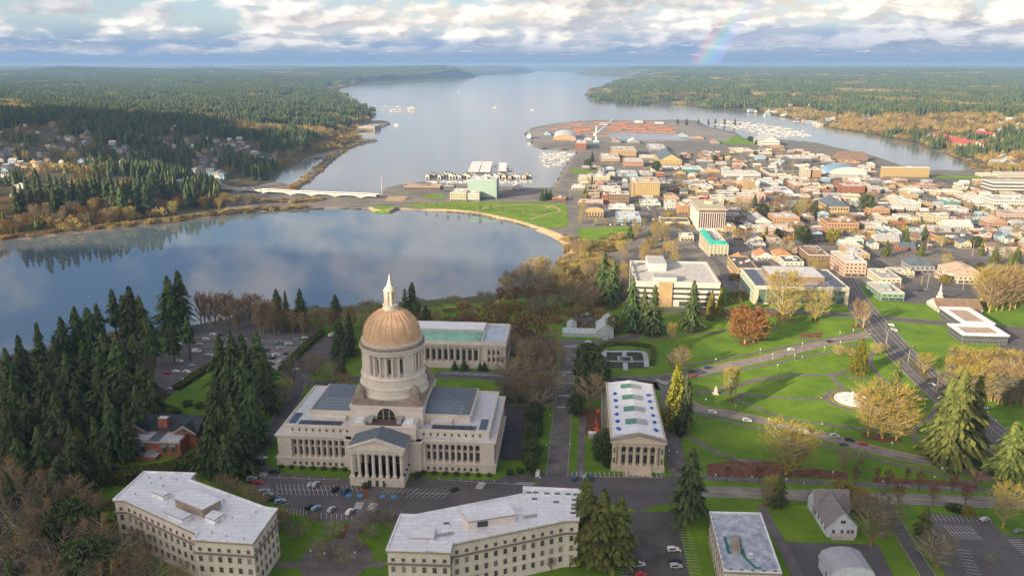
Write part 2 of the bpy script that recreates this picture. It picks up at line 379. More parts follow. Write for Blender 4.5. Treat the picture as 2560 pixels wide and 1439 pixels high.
# cloud banks towards the sun: they shade the campus and the western hillside
def cloud(shadow_px, zref, alt, thick, seed):
    # outline of the shade on the ground (image points), carried up along the sun's rays to the cloud
    rnd = random.Random(seed); k = (alt-zref)/math.tan(SUN_EL); sx, sy = math.sin(SUN_AZ), math.cos(SUN_AZ)
    pts = [(p if len(p) == 3 else P(p[0], p[1], zref))[:2] for p in shadow_px]
    pts = [(x-sx*k, y-sy*k) for x, y in pts]
    # rounded outline with puffs
    out = []
    n = len(pts)
    for i in range(n):
        a, b = Vector(pts[i]), Vector(pts[(i+1) % n]); m = max(1, int((b-a).length/45))
        for j in range(m):
            p = a.lerp(b, j/m); out.append((p.x+rnd.uniform(-7,7), p.y+rnd.uniform(-7,7)))
    cx = sum(p[0] for p in out)/len(out); cy = sum(p[1] for p in out)/len(out)
    vs = []; fs = []; N = len(out); rings = [(1., 0.), (.985, 1.), (.9, 3.), (.6, 4.)]
    for sgn in (1, -1):
        for s_, h in rings[(0 if sgn == 1 else 1):]:
            for q, (x, y) in enumerate(out): vs.append((cx+(x-cx)*s_, cy+(y-cy)*s_, alt+sgn*h*thick/8*(1+.4*math.sin(q*.7))))
    for j in range(3):
        for i in range(N): fs.append((j*N+i, j*N+(i+1)%N, (j+1)*N+(i+1)%N, (j+1)*N+i))
    base = 4*N
    for i in range(N): fs.append((i, (i+1)%N, base+(i+1)%N, base+i))
    for j in range(2):
        for i in range(N): fs.append((base+j*N+i, base+j*N+(i+1)%N, base+(j+1)*N+(i+1)%N, base+(j+1)*N+i))
    fs.append(tuple(3*N+i for i in range(N))); fs.append(tuple(base+2*N+i for i in range(N)))
    mb = MB(); mb.idx(vs, fs); o = mb.obj('cloud', mat('cloud_vapour', (.85,.86,.88), 1, .05, .003)); tag(o, kind='structure')
# (x, y, 0) triples are plain ground points
cloud([(-900,-700,0),(-1400,300,0),(-1200,800,0),(-420,880,0),(-60,760,0),(1440,700),(1500,735),(1600,800),(1640,870),(1680,940),(1730,985),(1830,1010),(1880,1050),(1800,1085),(1900,1120),(2120,1130),(2250,1165),(2420,1205),(2700,1250),(700,100,0),(500,-700,0)], 0, 620, 60, 3)
cloud([(-180,450),(130,420),(300,402),(470,388),(570,425),(690,398),(745,352),(640,322),(430,306),(250,300),(60,312),(-160,318)], 0, 620, 60, 5)
# air
hz = MB(); hz.box(-34000, 34000, -3000, 42000, -36, 192, 0); ho = hz.obj('haze', []); tag(ho, kind='stuff')
hm = bpy.data.materials.new('haze_air'); hm.use_nodes = True; nt = hm.node_tree
nt.nodes.remove(nt.nodes['Principled BSDF']); pv = nt.nodes.new('ShaderNodeVolumePrincipled')
pv.inputs['Color'].default_value = (.25,.43,.72,1); pv.inputs['Density'].default_value = 5.6e-5; pv.inputs['Anisotropy'].default_value = .0
nt.links.new(pv.outputs[0], nt.nodes['Material Output'].inputs['Volume']); ho.data.materials.append(hm)
# ---------------------------------------------------------------- camera
cam = bpy.data.cameras.new('camera'); co_ = bpy.data.objects.new('camera', cam); COL.objects.link(co_)
cam.sensor_width = 36; cam.lens = 36*F_/2560; cam.clip_end = 120000; cam.clip_start = 1
co_.location = (0, 0, CH); co_.rotation_euler = (R_(90)-PITCH, 0, 0); SC.camera = co_
SC.view_settings.view_transform = 'Standard'; SC.view_settings.look = 'None'; SC.view_settings.gamma = 1; SC.view_settings.exposure = 1.15
SC.render.engine = 'CYCLES'; SC.cycles.max_bounces = 6; SC.cycles.volume_bounces = 1; SC.cycles.caustics_reflective = False; SC.cycles.caustics_refractive = False
# ---------------------------------------------------------------- trees
M_FIR = mat('fir_needles', (.045,.078,.024), .9, .35, .25, mul=.3)
M_TIP = mat('fir_tips', (.085,.115,.038), .9, .3, .25, mul=.25)
M_TIP_G = mat('bright_tips', (.135,.155,.035), .9, .3, .3, mul=.12)
M_FIR_Y = mat('cedar_sprays', (.21,.20,.022), .9, .35, .3, mul=.12)
M_FIR_G = mat('bright_needles', (.075,.098,.024), .9, .35, .3, mul=.15)
M_BARK = mat('bark', (.10,.08,.06), .95, .3, 1.2, mul=.2)
M_TWIG = mat('bare_twigs', (.30,.205,.095), .95, .25, .4, mul=.2)
M_TWIG_D = mat('grey_twigs', (.15,.14,.095), .95, .25, .4, mul=.2)
M_LIMB = mat('limb_bark', (.36,.31,.22), .95, .25, .6, mul=.2)
M_TWIG_Y = mat('mossy_twigs', (.38,.30,.05), .95, .25, .3, mul=.12)
M_TWIG_R = mat('red_twigs', (.20,.085,.05), .95, .25, .4, mul=.15)
M_TWIG_O = mat('rust_leaves', (.31,.155,.05), .95, .3, .5, mul=.1)
M_LEAF = mat('shrub_leaves', (.06,.085,.025), .9, .35, .6, mul=.2)
M_LEAF_Y = mat('golden_leaves', (.20,.17,.02), .9, .3, .6, mul=.1)
def conifer_mesh(seed, name, m, R=.2, n=430, droop=.35, power=.85, zb=.10, full=1.0):
    r = random.Random(seed); mb = MB()
    for i in range(n):
        z = zb+(1-zb)*(i+r.random())/n; a = r.uniform(0, 6.283)+.4*math.sin(z*17)
        lump = 1+.26*math.sin(a*3+z*19+seed)+.2*math.sin(a*2-z*31)+.14*math.sin(z*60+seed)
        L = R*((1-z)**power)*lump*r.uniform(.5, 1.22)*min(1, .62+(z-zb)*4)+.016
        c, s = math.cos(a), math.sin(a); dr = droop*L*r.uniform(.6, 1.5)
        k = max(2, int(L/.03))
        for j in range(k):
            t0, t1 = j/k*.9, min(1.05, (j+1.4)/k)
            w = (.010+.30*L/k)*(1-.4*t0)*r.uniform(.7, 1.6)*full
            zz0 = z+.02*math.sin(t0*3)-dr*t0*t0; zz1 = z-dr*t1*t1-.004; zm = (zz0+zz1)/2; tm = (t0+t1)/2; tilt = r.uniform(-.5, .5)*w
            p0 = (c*L*t0, s*L*t0, zz0); p2 = (c*L*t1, s*L*t1, zz1-.3*w)
            pl = (c*L*tm-s*w, s*L*tm+c*w, zm-.35*w+tilt); pr = (c*L*tm+s*w, s*L*tm-c*w, zm-.35*w-tilt)
            q = 1 if (j == k-1 and r.random() < .6) or r.random() < .12 else 0
            mb.face([p0, pl, p2], q); mb.face([p0, p2, pr], q)
    return mb.mesh(name, [m, M_TIP_G if m is M_FIR_G else M_TIP])
def trunk_mesh(name, r0, h=.9, m=None):
    mb = MB(); mb.lathe([(r0*1.5, -.02), (r0, .03), (r0*.62, h*.5), (r0*.12, h)], 7); return mb.mesh(name, m or M_BARK)
def bare_mesh(seed, name, m, rx=.42, lead=3, lean=.16, z0=.16, nb=26, up=.75, tw=.0023, dens=1., bark=None):
    # trunk, a few leaders, limbs filling an egg-shaped crown, then sprays of twigs
    r = random.Random(seed); mb = MB(); tb = MB()
    tb.lathe([(.028,-.02),(.02,.03),(.016,z0)], 7)
    def env(z): 
        t = (z-z0)/(1-z0); return rx*(max(0, math.sin(math.pi*min(1, max(0, t))**.8))**.6)*(.9+.1*t)
    def twigs(p, q, n, l):
        d = (q-p).normalized()
        for _ in range(n):
            s = p.lerp(q, r.random()**.7); e = (d*.7+Vector((r.gauss(0,.55), r.gauss(0,.55), r.gauss(.25,.45)))).normalized()
            o = e.orthogonal().normalized(); o.rotate(Matrix.Rotation(r.uniform(0,6.28), 3, e)); o *= tw*r.uniform(.7, 1.3)
            mb.face([s-o, s+o, s+e*l*r.uniform(.5, 1.2)])
    for k in range(lead):
        a = 6.283*k/lead+r.uniform(-.4,.4); le = lean*(0 if lead == 1 else r.uniform(.6, 1.3)); H = r.uniform(.9, 1.) if k else 1.
        base = Vector((0,0,z0*r.uniform(.5, 1.)))
        pts = []
        for i in range(6):
            t = i/5; pts.append(base+Vector((math.cos(a)*le*(t**.8)+r.gauss(0,.01), math.sin(a)*le*(t**.8)+r.gauss(0,.01), (H-base.z)*t*.93)))
        for i in range(5): tb.tube(pts[i], pts[i+1], .014*(1-i/5.5), .014*(1-(i+1)/5.5), 4)
        for j in range(nb):
            t = (j+r.random())/nb*.95+.03; f = t*5; i = min(4, int(f)); p = pts[i].lerp(pts[i+1], f-i)
            if p.z < z0*.9: continue
            b = a+r.uniform(-1.9, 1.9) if lead > 1 else r.uniform(0, 6.283)
            L = max(.05, env(min(.97, p.z+.12))-math.hypot(p.x, p.y)*.6)*r.uniform(.6, 1.05); z1 = p.z+L*up*r.uniform(.6, 1.3)
            q = Vector((p.x+math.cos(b)*L, p.y+math.sin(b)*L, min(1.0, z1))); mid = p.lerp(q, .5)+Vector((0,0,-.02))
            mb.tube(p, mid, .006, .004, 3, 1); mb.tube(mid, q, .004, .002, 3, 1); twigs(mid, q, int(6*dens), .085)
            for _ in range(4):
                s = p.lerp(q, r.uniform(.3, .95)); c = b+r.uniform(-1.2, 1.2); l = L*r.uniform(.3, .6)+.03; e = s+Vector((math.cos(c)*l, math.sin(c)*l, l*up*r.uniform(.2, 1.4)))
                w = (e-s).orthogonal().normalized()*.0034; mb.face([s-w, s+w, e], 1); twigs(s, e, int(9*dens), .075)
    return mb.mesh(name+'_crown', [m, M_LIMB if m is not M_TWIG_R and m is not M_TWIG_O else m]), tb.mesh(name+'_trunk', bark or M_BARK)
def leafy_mesh(seed, name, m, rx=.35, z0=.08, n=1500, sz=.03, pw=1.0, cone=False):
    r = random.Random(seed); mb = MB()
    for i in range(n):
        z = r.random()
        if cone: rad = rx*(1-z)**.8*min(1, .5+z*5)
        else: rad = rx*math.sqrt(max(0, 1-(2*z-1)**2))**pw
        a = r.uniform(0, 6.283); rad *= (1+.2*math.sin(a*3+z*9+seed)+.15*math.sin(a*5-z*13)); q = rad*(r.uniform(.55, 1.05))
        c = Vector((q*math.cos(a), q*math.sin(a), z0+(1-z0)*z)); u = Vector((r.gauss(0,1), r.gauss(0,1), r.gauss(0,1))).normalized(); w = u.orthogonal().normalized()
        s = sz*r.uniform(.6, 1.5); mb.face([c-u*s, c+w*s*.7, c+u*s, c-w*s*.7])
    return mb.mesh(name, m)
def tree_proto(name, crown, trunk):
    return (name, crown, trunk)
TR = {}
for i in range(6): TR['fir%d' % i] = ('fir_tree', conifer_mesh(i+1, 'fir_crown', M_FIR, (.17,.20,.16,.22,.19,.15)[i], (520,600,430,560,400,520)[i], (.45,.3,.6,.4,.5,.35)[i], (.75,.9,.6,.8,.55,1.0)[i], (.14,.08,.2,.1,.28,.12)[i], .92), trunk_mesh('fir_trunk', .016))
for i in range(2): TR['tallfir%d' % i] = ('fir_tree', conifer_mesh(i+31, 'fir_crown', M_FIR, .14, 330, .5, .7, .42), trunk_mesh('fir_trunk', .014))
TR['gfir0'] = ('fir_tree', conifer_mesh(11, 'fir_crown', M_FIR_G, .23, 620, .3, .75, .05, 1.2), trunk_mesh('fir_trunk', .018))
TR['gfir1'] = ('fir_tree', conifer_mesh(12, 'fir_crown', M_FIR_G, .17, 540, .3, .8, .12, 1.2), trunk_mesh('fir_trunk', .018))
TR['cypress'] = ('cypress_tree', leafy_mesh(5, 'cypress_crown', M_FIR_Y, .24, .03, 2600, .024, cone=True), trunk_mesh('cypress_trunk', .02))
TR['column'] = ('cypress_tree', leafy_mesh(6, 'cypress_crown', M_LEAF, .15, .02, 1500, .022, .6), trunk_mesh('cypress_trunk', .02))
TR['shrub'] = ('shrub', leafy_mesh(7, 'shrub_crown', M_LEAF, .55, .0, 900, .05), trunk_mesh('shrub_stem', .03, .5))
TR['gshrub'] = ('shrub', leafy_mesh(8, 'shrub_crown', M_LEAF_Y, .5, .0, 900, .05), trunk_mesh('shrub_stem', .03, .5))
TR['round'] = ('evergreen_tree', leafy_mesh(9, 'evergreen_crown', M_LEAF, .40, .14, 2000, .034), trunk_mesh('evergreen_trunk', .025))
for k, (nm, mm, kw) in enumerate([('bare0', M_TWIG, dict(rx=.40, lead=3)), ('bare1', M_TWIG, dict(rx=.30, lead=2, lean=.1, up=1.)), ('bare2', M_TWIG_D, dict(rx=.52, lead=4, lean=.24, up=.6, nb=20)),
        ('moss0', M_TWIG_Y, dict(rx=.45, lead=5, lean=.22, nb=22, z0=.1, tw=.0026)), ('moss1', M_TWIG_Y, dict(rx=.33, lead=3, lean=.12, up=1., tw=.0026)), ('red0', M_TWIG_R, dict(rx=.27, lead=2, lean=.06, up=1.1, z0=.3, nb=18, tw=.005)),
        ('rust0', M_TWIG_O, dict(rx=.40, lead=3, z0=.08, dens=1.5, tw=.006)), ('pop0', M_TWIG, dict(rx=.16, lead=2, lean=.05, up=1.8, z0=.22, nb=24))]):
    c_, t_ = bare_mesh(40+k, 'bare_tree', mm, bark=(M_TWIG_Y if nm.startswith('moss') else M_TWIG if nm != 'red0' else M_BARK), **kw); TR[nm] = ({'moss':'mossy_tree','pop':'poplar_tree','red':'young_maple_tree','rust':'beech_tree'}.get(nm.rstrip('01'), 'bare_tree'), c_, t_)
LOOKS = {'fir':'dark green fir', 'tallfir':'dark bare-stemmed fir', 'gfir':'bright olive green fir', 'cypress':'golden green cypress', 'column':'narrow columnar evergreen', 'shrub':'rounded green shrub',
         'gshrub':'golden yellow shrub', 'round':'round-crowned evergreen', 'bare':'leafless grey-brown tree', 'moss':'leafless mossy tree', 'red':'leafless reddish tree', 'rust':'tree holding rust-orange leaves', 'pop':'slender leafless upright tree'}
CATS = {'fir':'fir tree','tallfir':'fir tree','gfir':'fir tree','cypress':'cypress','column':'cypress','shrub':'shrub','gshrub':'shrub','round':'tree','bare':'bare tree','moss':'bare tree','red':'bare tree','rust':'tree','pop':'bare tree'}
N_TREES = 0
def tree(kind, x, y, h, w=1.0, where='on the lawn', key=None, z=None):
    global N_TREES
    N_TREES += 1
    k0 = kind.rstrip('0123456789'); name, crown, trunk = TR[kind]
    z = hgt(x, y) if z is None else z
    if 'fir' in k0: w *= 1.32
    e = thing(name, None, CATS[k0], (x, y, z-.1), random.uniform(0, 6.28)); e.scale = (h*w*random.uniform(.92,1.08), h*w*random.uniform(.92,1.08), h); e.rotation_euler.x = random.gauss(0,.02); e.rotation_euler.y = random.gauss(0,.02)
    link('crown', crown, e); link('trunk', trunk, e)
    size = 'tall ' if h > 26 else 'small ' if h < 11 else ''
    e['look'] = size+LOOKS[k0]
    in_cluster(e, (size+LOOKS[k0]+' '+where, where)); return e
def tree_top(kind, px, pyt, h, w=1.0, z0=0.0, **kw):     # a tree whose tip is seen at (px, pyt)
    x, y = P(px, pyt, z0+h); return tree(kind, x, y, h, w, z=z0 if z0 > -1 else None, **kw)
def tree_px(kind, px, pyb, pyt, w=1.0, **kw):            # foot and tip both seen
    x, y, z = G(px, pyb); return tree(kind, x, y, max(2.5, ztop(x, y, pyt)-z), w, z=z, **kw)
def pick(*a): return random.choice(a)
def firk(): return 'fir%d' % random.randrange(6)
# grove west of the domed building
W1 = 'in the dark grove by the lake bluff'
for px, py, h in [(12,870,34),(45,838,38),(85,806,38),(128,838,34),(180,766,42),(148,792,38),(212,770,40),(235,758,36),(274,722,42),(293,738,38),(316,716,44),(346,738,38),(372,790,34),(412,690,42),(441,676,44),(463,790,30),(425,812,26),
                  (25,930,36),(105,905,38),(160,880,38),(200,850,40),(248,830,40),(60,985,34),(130,975,38),(190,950,38),(240,915,40),(290,850,40),(330,835,40),(300,905,38),(350,900,36),(265,980,36),(330,960,34),(15,1010,34),(90,1060,32),(170,1060,34),(230,1040,34),(375,930,32),(40,1090,28),(140,1130,28),(310,1010,30),(205,1090,26)]:
    tree_top(firk() if random.random() < .85 else 'tallfir0', px, py, h, random.uniform(.85, 1.15), where=W1)
W2 = 'in the clump beside the domed building'
for px, py, h in [(547,838,38),(577,828,40),(605,836,38),(640,826,40),(560,905,36),(600,900,38),(655,875,34),(530,945,34),(575,985,36),(622,960,34),(548,1010,32),(590,1040,30),(520,1035,30),(668,920,28),(640,1000,26),(560,1080,26)]:
    tree_top(firk(), px, py, h, random.uniform(.95, 1.2), where=W2)
tree_top('bare2', 688, 965, 14, 1.1, where=W2)
W3 = 'behind the car park along the lake'
for px, py, h in [(687,722,30),(711,728,29),(747,722,31),(838,737,26),(1028,706,34),(1012,722,30),(1066,762,24),(870,770,24),(845,790,22),(1040,745,26)]:
    tree_top(firk(), px, py, h, 1.0, where=W3)
for i in range(17):
    px = 494+i*12.5+random.uniform(-3, 3)
    tree_top(pick('pop0', 'bare1', 'pop0'), px, 738+random.uniform(-8, 10)+(10 if i > 11 else 0), 24, 1.15, where=W3)
for i in range(24):
    tree_top(pick('bare1', 'bare0', 'pop0'), 655+i*19+random.uniform(-6, 6), 775+random.uniform(-10, 8)-.0*i, 18, 1.15, where=W3)
W4 = 'on the lower left slope'
for px, py, h, k in [(60,1175,22,'bare0'),(130,1168,24,'fir3'),(180,1190,22,'bare1'),(30,1240,22,'bare2'),(100,1260,22,'bare0'),(170,1255,22,'round'),(235,1290,20,'bare0'),(60,1320,20,'bare1'),(140,1330,20,'bare2'),(210,1350,20,'round'),(280,1330,19,'bare2'),(330,1370,18,'bare0'),(20,1390,20,'fir1'),(110,1400,18,'bare0'),(190,1410,18,'bare2'),(260,1400,18,'bare1'),(390,1395,16,'bare2'),(450,1410,14,'bare0'),(320,1420,14,'bare2'),(205,1235,20,'bare0'),(0,1150,24,'bare1'),(10,1300,24,'bare2'),(110,1210,22,'bare2'),(60,1400,16,'bare2'),(360,1310,14,'bare0')]:
    tree_top(k, px, py, h, 1.15, where=W4)
tree_top('cypress', 192, 1068, 24, .9, where=W4)
tree_top('fir1', 15, 1180, 26, 1, where=W4)
# front gardens
W5 = 'in the garden between white-roofed offices'
for px, py in [(745,1345),(720,1300),(800,1380),(840,1385),(780,1310),(835,1340),(900,1330),(925,1345),(950,1310),(895,1375),(975,1300),(930,1300),(810,1400),(705,1325),(860,1410),(985,1330)]:
    x, y, z = G(px, py); tree('bare2', x, y, random.uniform(5.5, 7.5), 1.35, where=W5)
for px, py in [(590,1215),(625,1232),(655,1245),(560,1205),(690,1290)]:
    x, y, z = G(px, py+25); tree('bare0', x, y, 9, 1.2, where='beside the front car park')
# big pair right of the white roof
W6 = 'beside the crooked white-roofed office'
for px, py, h, w in [(1472,1190,36,1.1),(1512,1222,33,1.15),(1552,1240,30,1.1),(1452,1240,26,1.1),(1495,1260,26,1.2),(1535,1285,22,1.2)]:
    x, y = P(px, py, h); tree('gfir1', x, y, h, w, where=W6)
tree_px('bare1', 1378, 1425, 1388, 1.1, where=W6)
tree_top('fir0', 1735, 1120, 34, 1.25, where='beside the road crossing')
tree_px('cypress', 1688, 1075, 908, .85, where='beside the columned hall')
tree_px('fir2', 1712, 1080, 935, .75, where='beside the columned hall')
tree_px('column', 1700, 1090, 1010, 1.2, where='beside the columned hall')
# along the avenue
W7 = 'along the straight avenue'
for px, pb, pt, k, w in [(1468,940,858,'round',1.0),(1480,975,880,'round',1.0),(1458,985,905,'fir1',1.2),(1495,990,910,'round',1.0),(1478,1020,935,'bare0',1.1),(1440,1040,985,'round',.9),
     (1337,1060,1005,'round',1.0),(1345,1090,1030,'column',1.3),(1330,1130,1060,'column',1.3),(1330,1160,1095,'round',.9),(1328,1185,1130,'round',.7),(1498,1150,1080,'column',1.6),(1512,1130,1070,'column',1.5),(1517,1165,1100,'column',1.5)]:
    tree_px(k, px, pb, pt, w, where=W7)
W8 = 'in the stand right of the pillared court'
for px, pb, pt, k in [(1292,905,835,'bare1'),(1315,925,845,'bare0'),(1340,920,835,'bare1'),(1365,915,840,'bare2'),(1385,925,850,'bare0'),(1275,960,890,'bare2'),(1300,985,895,'bare0'),(1335,980,890,'bare2'),(1365,975,895,'bare0'),(1290,1010,925,'bare2'),(1325,1015,930,'bare0'),(1360,1010,930,'bare1'),(1380,1000,920,'bare2'),(1310,870,800,'red0'),(1345,868,803,'red0'),(1290,862,812,'bare1'),(1375,868,815,'bare0'),(1268,1000,940,'bare2'),(1345,1040,965,'bare2')]:
    tree_px(k, px, pb, pt, 1.1, where=W8)
for px, pb, pt, k in [(735,960,890,'bare2'),(790,955,880,'bare0'),(820,965,895,'bare2'),(855,950,880,'fir1'),(862,985,930,'bare0'),(843,905,835,'fir1'),(875,890,815,'fir3'),(850,862,790,'fir0'),(715,1000,945,'bare0')]:
    tree_px(k, px, pb, pt, 1.1, where='behind the domed building wing')
# lawn and park
W9 = 'on the sunny park lawn'
for px, pb, pt, k, w in [(2145,935,845,'cypress',1.0),(2232,1010,898,'gfir1',.9),(2205,1095,955,'moss0',1.2),(2170,1090,975,'moss1',1.1),(2240,1100,1000,'moss0',1.0),(1965,1185,1050,'moss0',1.15),(1990,1170,1080,'moss1',1.0),
     (2385,1150,925,'gfir0',.95),(2345,1140,945,'gfir0',.8),(2425,1120,940,'gfir1',.9),(2360,1160,1010,'gfir0',.9),(2520,1195,1050,'gfir0',1.15),(2552,1190,1085,'gfir0',1.0),(1825,1000,915,'moss1',.8),(1700,930,865,'bare0',1.0),(1685,920,880,'bare2',1.1),(1680,850,805,'moss1',1.0),
     (1862,858,760,'rust0',1.2),(1884,855,785,'rust0',1.3),(1845,850,800,'rust0',1.1),(1955,798,668,'moss0',.85),(2038,800,722,'moss0',1.0),(1975,800,720,'moss1',.8),(2140,815,750,'pop0',1.4),(2158,818,755,'pop0',1.4),(1612,830,720,'fir3',.85),(1582,828,690,'fir3',.8),(1632,835,712,'fir1',.95),(1728,825,700,'fir3',.85),(1775,800,725,'cypress',.8),(1798,790,722,'cypress',.8),
     (1535,832,788,'gshrub',1.0),(2095,888,862,'moss0',1.4),(2125,890,868,'moss0',1.4),(2190,885,855,'moss0',1.3),(2213,880,860,'moss1',1.3),(1945,820,780,'moss1',.9),(2110,1170,1120,'bare0',1.0),(2150,1155,1120,'bare2',1.0),(1915,1262,1200,'bare0',.9),(1945,1265,1175,'fir3',.8),(1930,1262,1185,'moss1',.9),(2310,930,880,'moss0',1.0)]:
    tree_px(k, px, pb, pt, w, where=W9)
W10 = 'in the row along the lower road'
for px, pb, pt in [(1818,1205,1165),(1897,1210,1165),(2137,1215,1168),(2218,1225,1175),(2246,1258,1210),(2297,1228,1178),(2330,1262,1212),(2380,1228,1185),(2412,1265,1212),(2440,1225,1180),(2267,1205,1170),(2190,1200,1168)]:
    tree_px('red0', px, pb, pt, 1.0, where=W10)
W11 = 'around the grey timber house'
for px, pb, pt, k, w in [(2115,1262,1210,'gshrub',1.5),(2175,1365,1228,'bare2',1.0),(2200,1340,1240,'bare0',1.0),(2150,1290,1225,'moss0',1.0),(2306,1350,1262,'gfir1',1.1),(2340,1425,1333,'bare2',1.1),(2325,1400,1345,'bare0',1.0),(2506,1318,1205,'moss1',1.0),(2475,1410,1385,'bare2',1.2),(2420,1290,1265,'gshrub',1.2),(2380,1275,1258,'shrub',1.6),(2395,1278,1260,'shrub',1.6)]:
    tree_px(k, px, pb, pt, w, where=W11)
W12 = 'in the belt behind the broad road'
for i in range(34):
    px = 2385+(i % 12)*15+random.uniform(-5, 5); row = i//12; pb = 934+row*32+random.uniform(-6, 6)+(px-2400)*.12
    tree_px(pick('moss0','bare0','bare2','moss1'), px, pb, pb-70-row*5, 1.05, where=W12)
for px in (2470,2487,2505,2522,2540,2556): tree_px('pop0', px, 1000+(px-2470)*.1, 905, 1.4, where=W12)
for i in range(20):
    px = 2455+(i % 7)*16+random.uniform(-5, 5); pb = 748+random.uniform(0, 16)+(i//7)*9
    tree_px(pick('moss1','bare1','pop0'), px, pb, pb-90, 1.15, where='beside the church car park')
for px, pb, pt, k in [(1960,748,705,'moss0')]: tree_px(k, px, pb, pt, 1, where=W9)
# slope between the campus and the lake
W13 = 'on the brushy slope above the lake'
def inpoly(poly, x, y): return bool(inside(poly, np.array([x]), np.array([y]))[0])
SL = [(1255,762),(1290,735),(1350,700),(1420,665),(1440,620),(1400,590),(1460,600),(1500,640),(1560,620),(1570,700),(1560,760),(1430,800),(1290,800),(1100,800),(1110,765)]
cnt = 0
while cnt < 72:
    px, py = random.uniform(1230, 1580), random.uniform(590, 845)
    if not inpoly(SL, px, py) or (px < 1330 and 765 < py < 840): continue
    x, y, z = G(px, py)
    if z < -29.2: continue
    lit = py < 715; tree(pick('bare0','bare1','moss1','bare1','bare2','moss0') if lit else pick('bare0','bare1','bare2','bare1','red0'), x, y, random.uniform(11, 17), 1.15, where=W13); cnt += 1  # sunlight put into the choice: golden twigs on the sunny part, duller ones elsewhere
for px, pb, pt in [(1508,745,628),(1530,755,650),(1520,770,690)]: tree_px('fir1', px, pb, pt, 1.1, where=W13)
for i in range(9): tree_px(pick('bare0','bare1','moss1'), 1262+i*12, 750-i*6+random.uniform(-4,4), 682-i*6+random.uniform(-8,8), .95, where='on the lake shore bend')
for i in range(16):
    px = random.uniform(1560, 1690); py = random.uniform(600, 655); x, y, z = G(px, py+20); tree(pick('moss1','moss0','bare1'), x, y, random.uniform(12, 18), 1.1, where='behind the broad white office')
for px, pb, pt, k in [(1575,598,560,'fir1'),(1620,610,575,'fir3'),(1650,600,555,'moss0'),(1635,590,560,'moss1'),(1590,590,560,'moss0')]: tree_px(k, px, pb, pt, 1.2, where='behind the broad white office')
# ---------------------------------------------------------------- roads, paths, car parks, lawns
M_ASPH = mat('asphalt', (.13,.12,.118), .7, .25, .06, col2=(.075,.073,.078), spec=.4)
M_CONC = mat('pale_road', (.24,.225,.21), .85, .2, .1)
M_PATH = mat('path_asphalt', (.16,.145,.14), .85, .2, .2)
M_TAN = mat('gravel_path', (.42,.31,.19), .95, .2, .2)
M_WHITE = mat('road_paint', (.72,.72,.7), .7, .15, .5)
M_YEL = mat('yellow_paint', (.62,.42,.08), .7, .15, .5)
M_LAWN = mat('mown_lawn', (.165,.27,.014), .95, .2, .045, col2=(.09,.185,.010))
M_SOIL = mat('bark_mulch', (.16,.075,.045), .95, .3, .3)
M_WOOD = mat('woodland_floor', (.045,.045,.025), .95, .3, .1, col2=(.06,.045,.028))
M_KERB = mat('kerb_stone', (.33,.32,.30), .85, .15, .4)
NSH = [0]
def sheet(name, pts, m, dz=.03, px=True, kind='structure', z=None):
    w = [G(a, b)[:2] for a, b in pts] if px else pts
    NSH[0] = (NSH[0]+1) % 16; dz += .0011*NSH[0]
    bm = bmesh.new(); vs = [bm.verts.new((x, y, 0)) for x, y in w]; bm.faces.new(vs)
    flat = all(abs(hgt(x, y)) < .01 for x, y in w)
    if not flat and z is None:
        xs = [p[0] for p in w]; ys = [p[1] for p in w]; st = max(10, (max(ys)-min(ys))/24)
        for ax, lo, hi in ((0, min(xs), max(xs)), (1, min(ys), max(ys))):
            k = lo+st
            while k < hi:
                bmesh.ops.bisect_plane(bm, geom=bm.verts[:]+bm.edges[:]+bm.faces[:], plane_co=(k,0,0) if ax == 0 else (0,k,0), plane_no=(1,0,0) if ax == 0 else (0,1,0)); k += st
    bmesh.ops.triangulate(bm, faces=bm.faces[:])
    hh = hgt_np([v.co.x for v in bm.verts], [v.co.y for v in bm.verts]) if z is None else [z]*len(bm.verts)
    for v, h_ in zip(bm.verts, hh): v.co.z = h_+dz
    for f in bm.faces:
        if f.normal.z < 0: f.normal_flip()
    me = bpy.data.meshes.new(name); bm.to_mesh(me); bm.free(); me.materials.append(m); o = link(name, me); return tag(o, kind=kind)
def smoothpts(pts, step=6.0):
    out = []
    n = len(pts)
    for i in range(n-1):
        p0 = Vector(pts[max(0,i-1)]); p1 = Vector(pts[i]); p2 = Vector(pts[i+1]); p3 = Vector(pts[min(n-1,i+2)])
        k = max(1, int((p2-p1).length/step))
        for j in range(k):
            t = j/k; out.append(.5*((2*p1)+(p2-p0)*t+(2*p0-5*p1+4*p2-p3)*t*t+(3*p1-p0-3*p2+p3)*t**3))
    out.append(Vector(pts[-1])); return out
def ribbon_mb(mb, pts, w, dz, off=0, m=0, raise_=None, px=True, step=6.0):
    q = smoothpts([G(a, b)[:2] for a, b in pts] if px else pts, step); L = []; Rr = []
    for i, p in enumerate(q):
        d = (q[min(i+1, len(q)-1)]-q[max(i-1, 0)]).normalized(); nn = Vector((-d.y, d.x)); a = p+nn*(off+w/2); b = p+nn*(off-w/2)
        L.append((a.x, a.y)); Rr.append((b.x, b.y))
    hl = hgt_np([a[0] for a in L], [a[1] for a in L]); hr = hgt_np([a[0] for a in Rr], [a[1] for a in Rr])
    k = len(q); vs = [(a[0], a[1], h+dz) for a, h in zip(L, hl)]+[(a[0], a[1], h+dz) for a, h in zip(Rr, hr)]
    mb.idx(vs, [(i, k+i, k+i+1, i+1) for i in range(k-1)], m); return q
NLAY = [0]
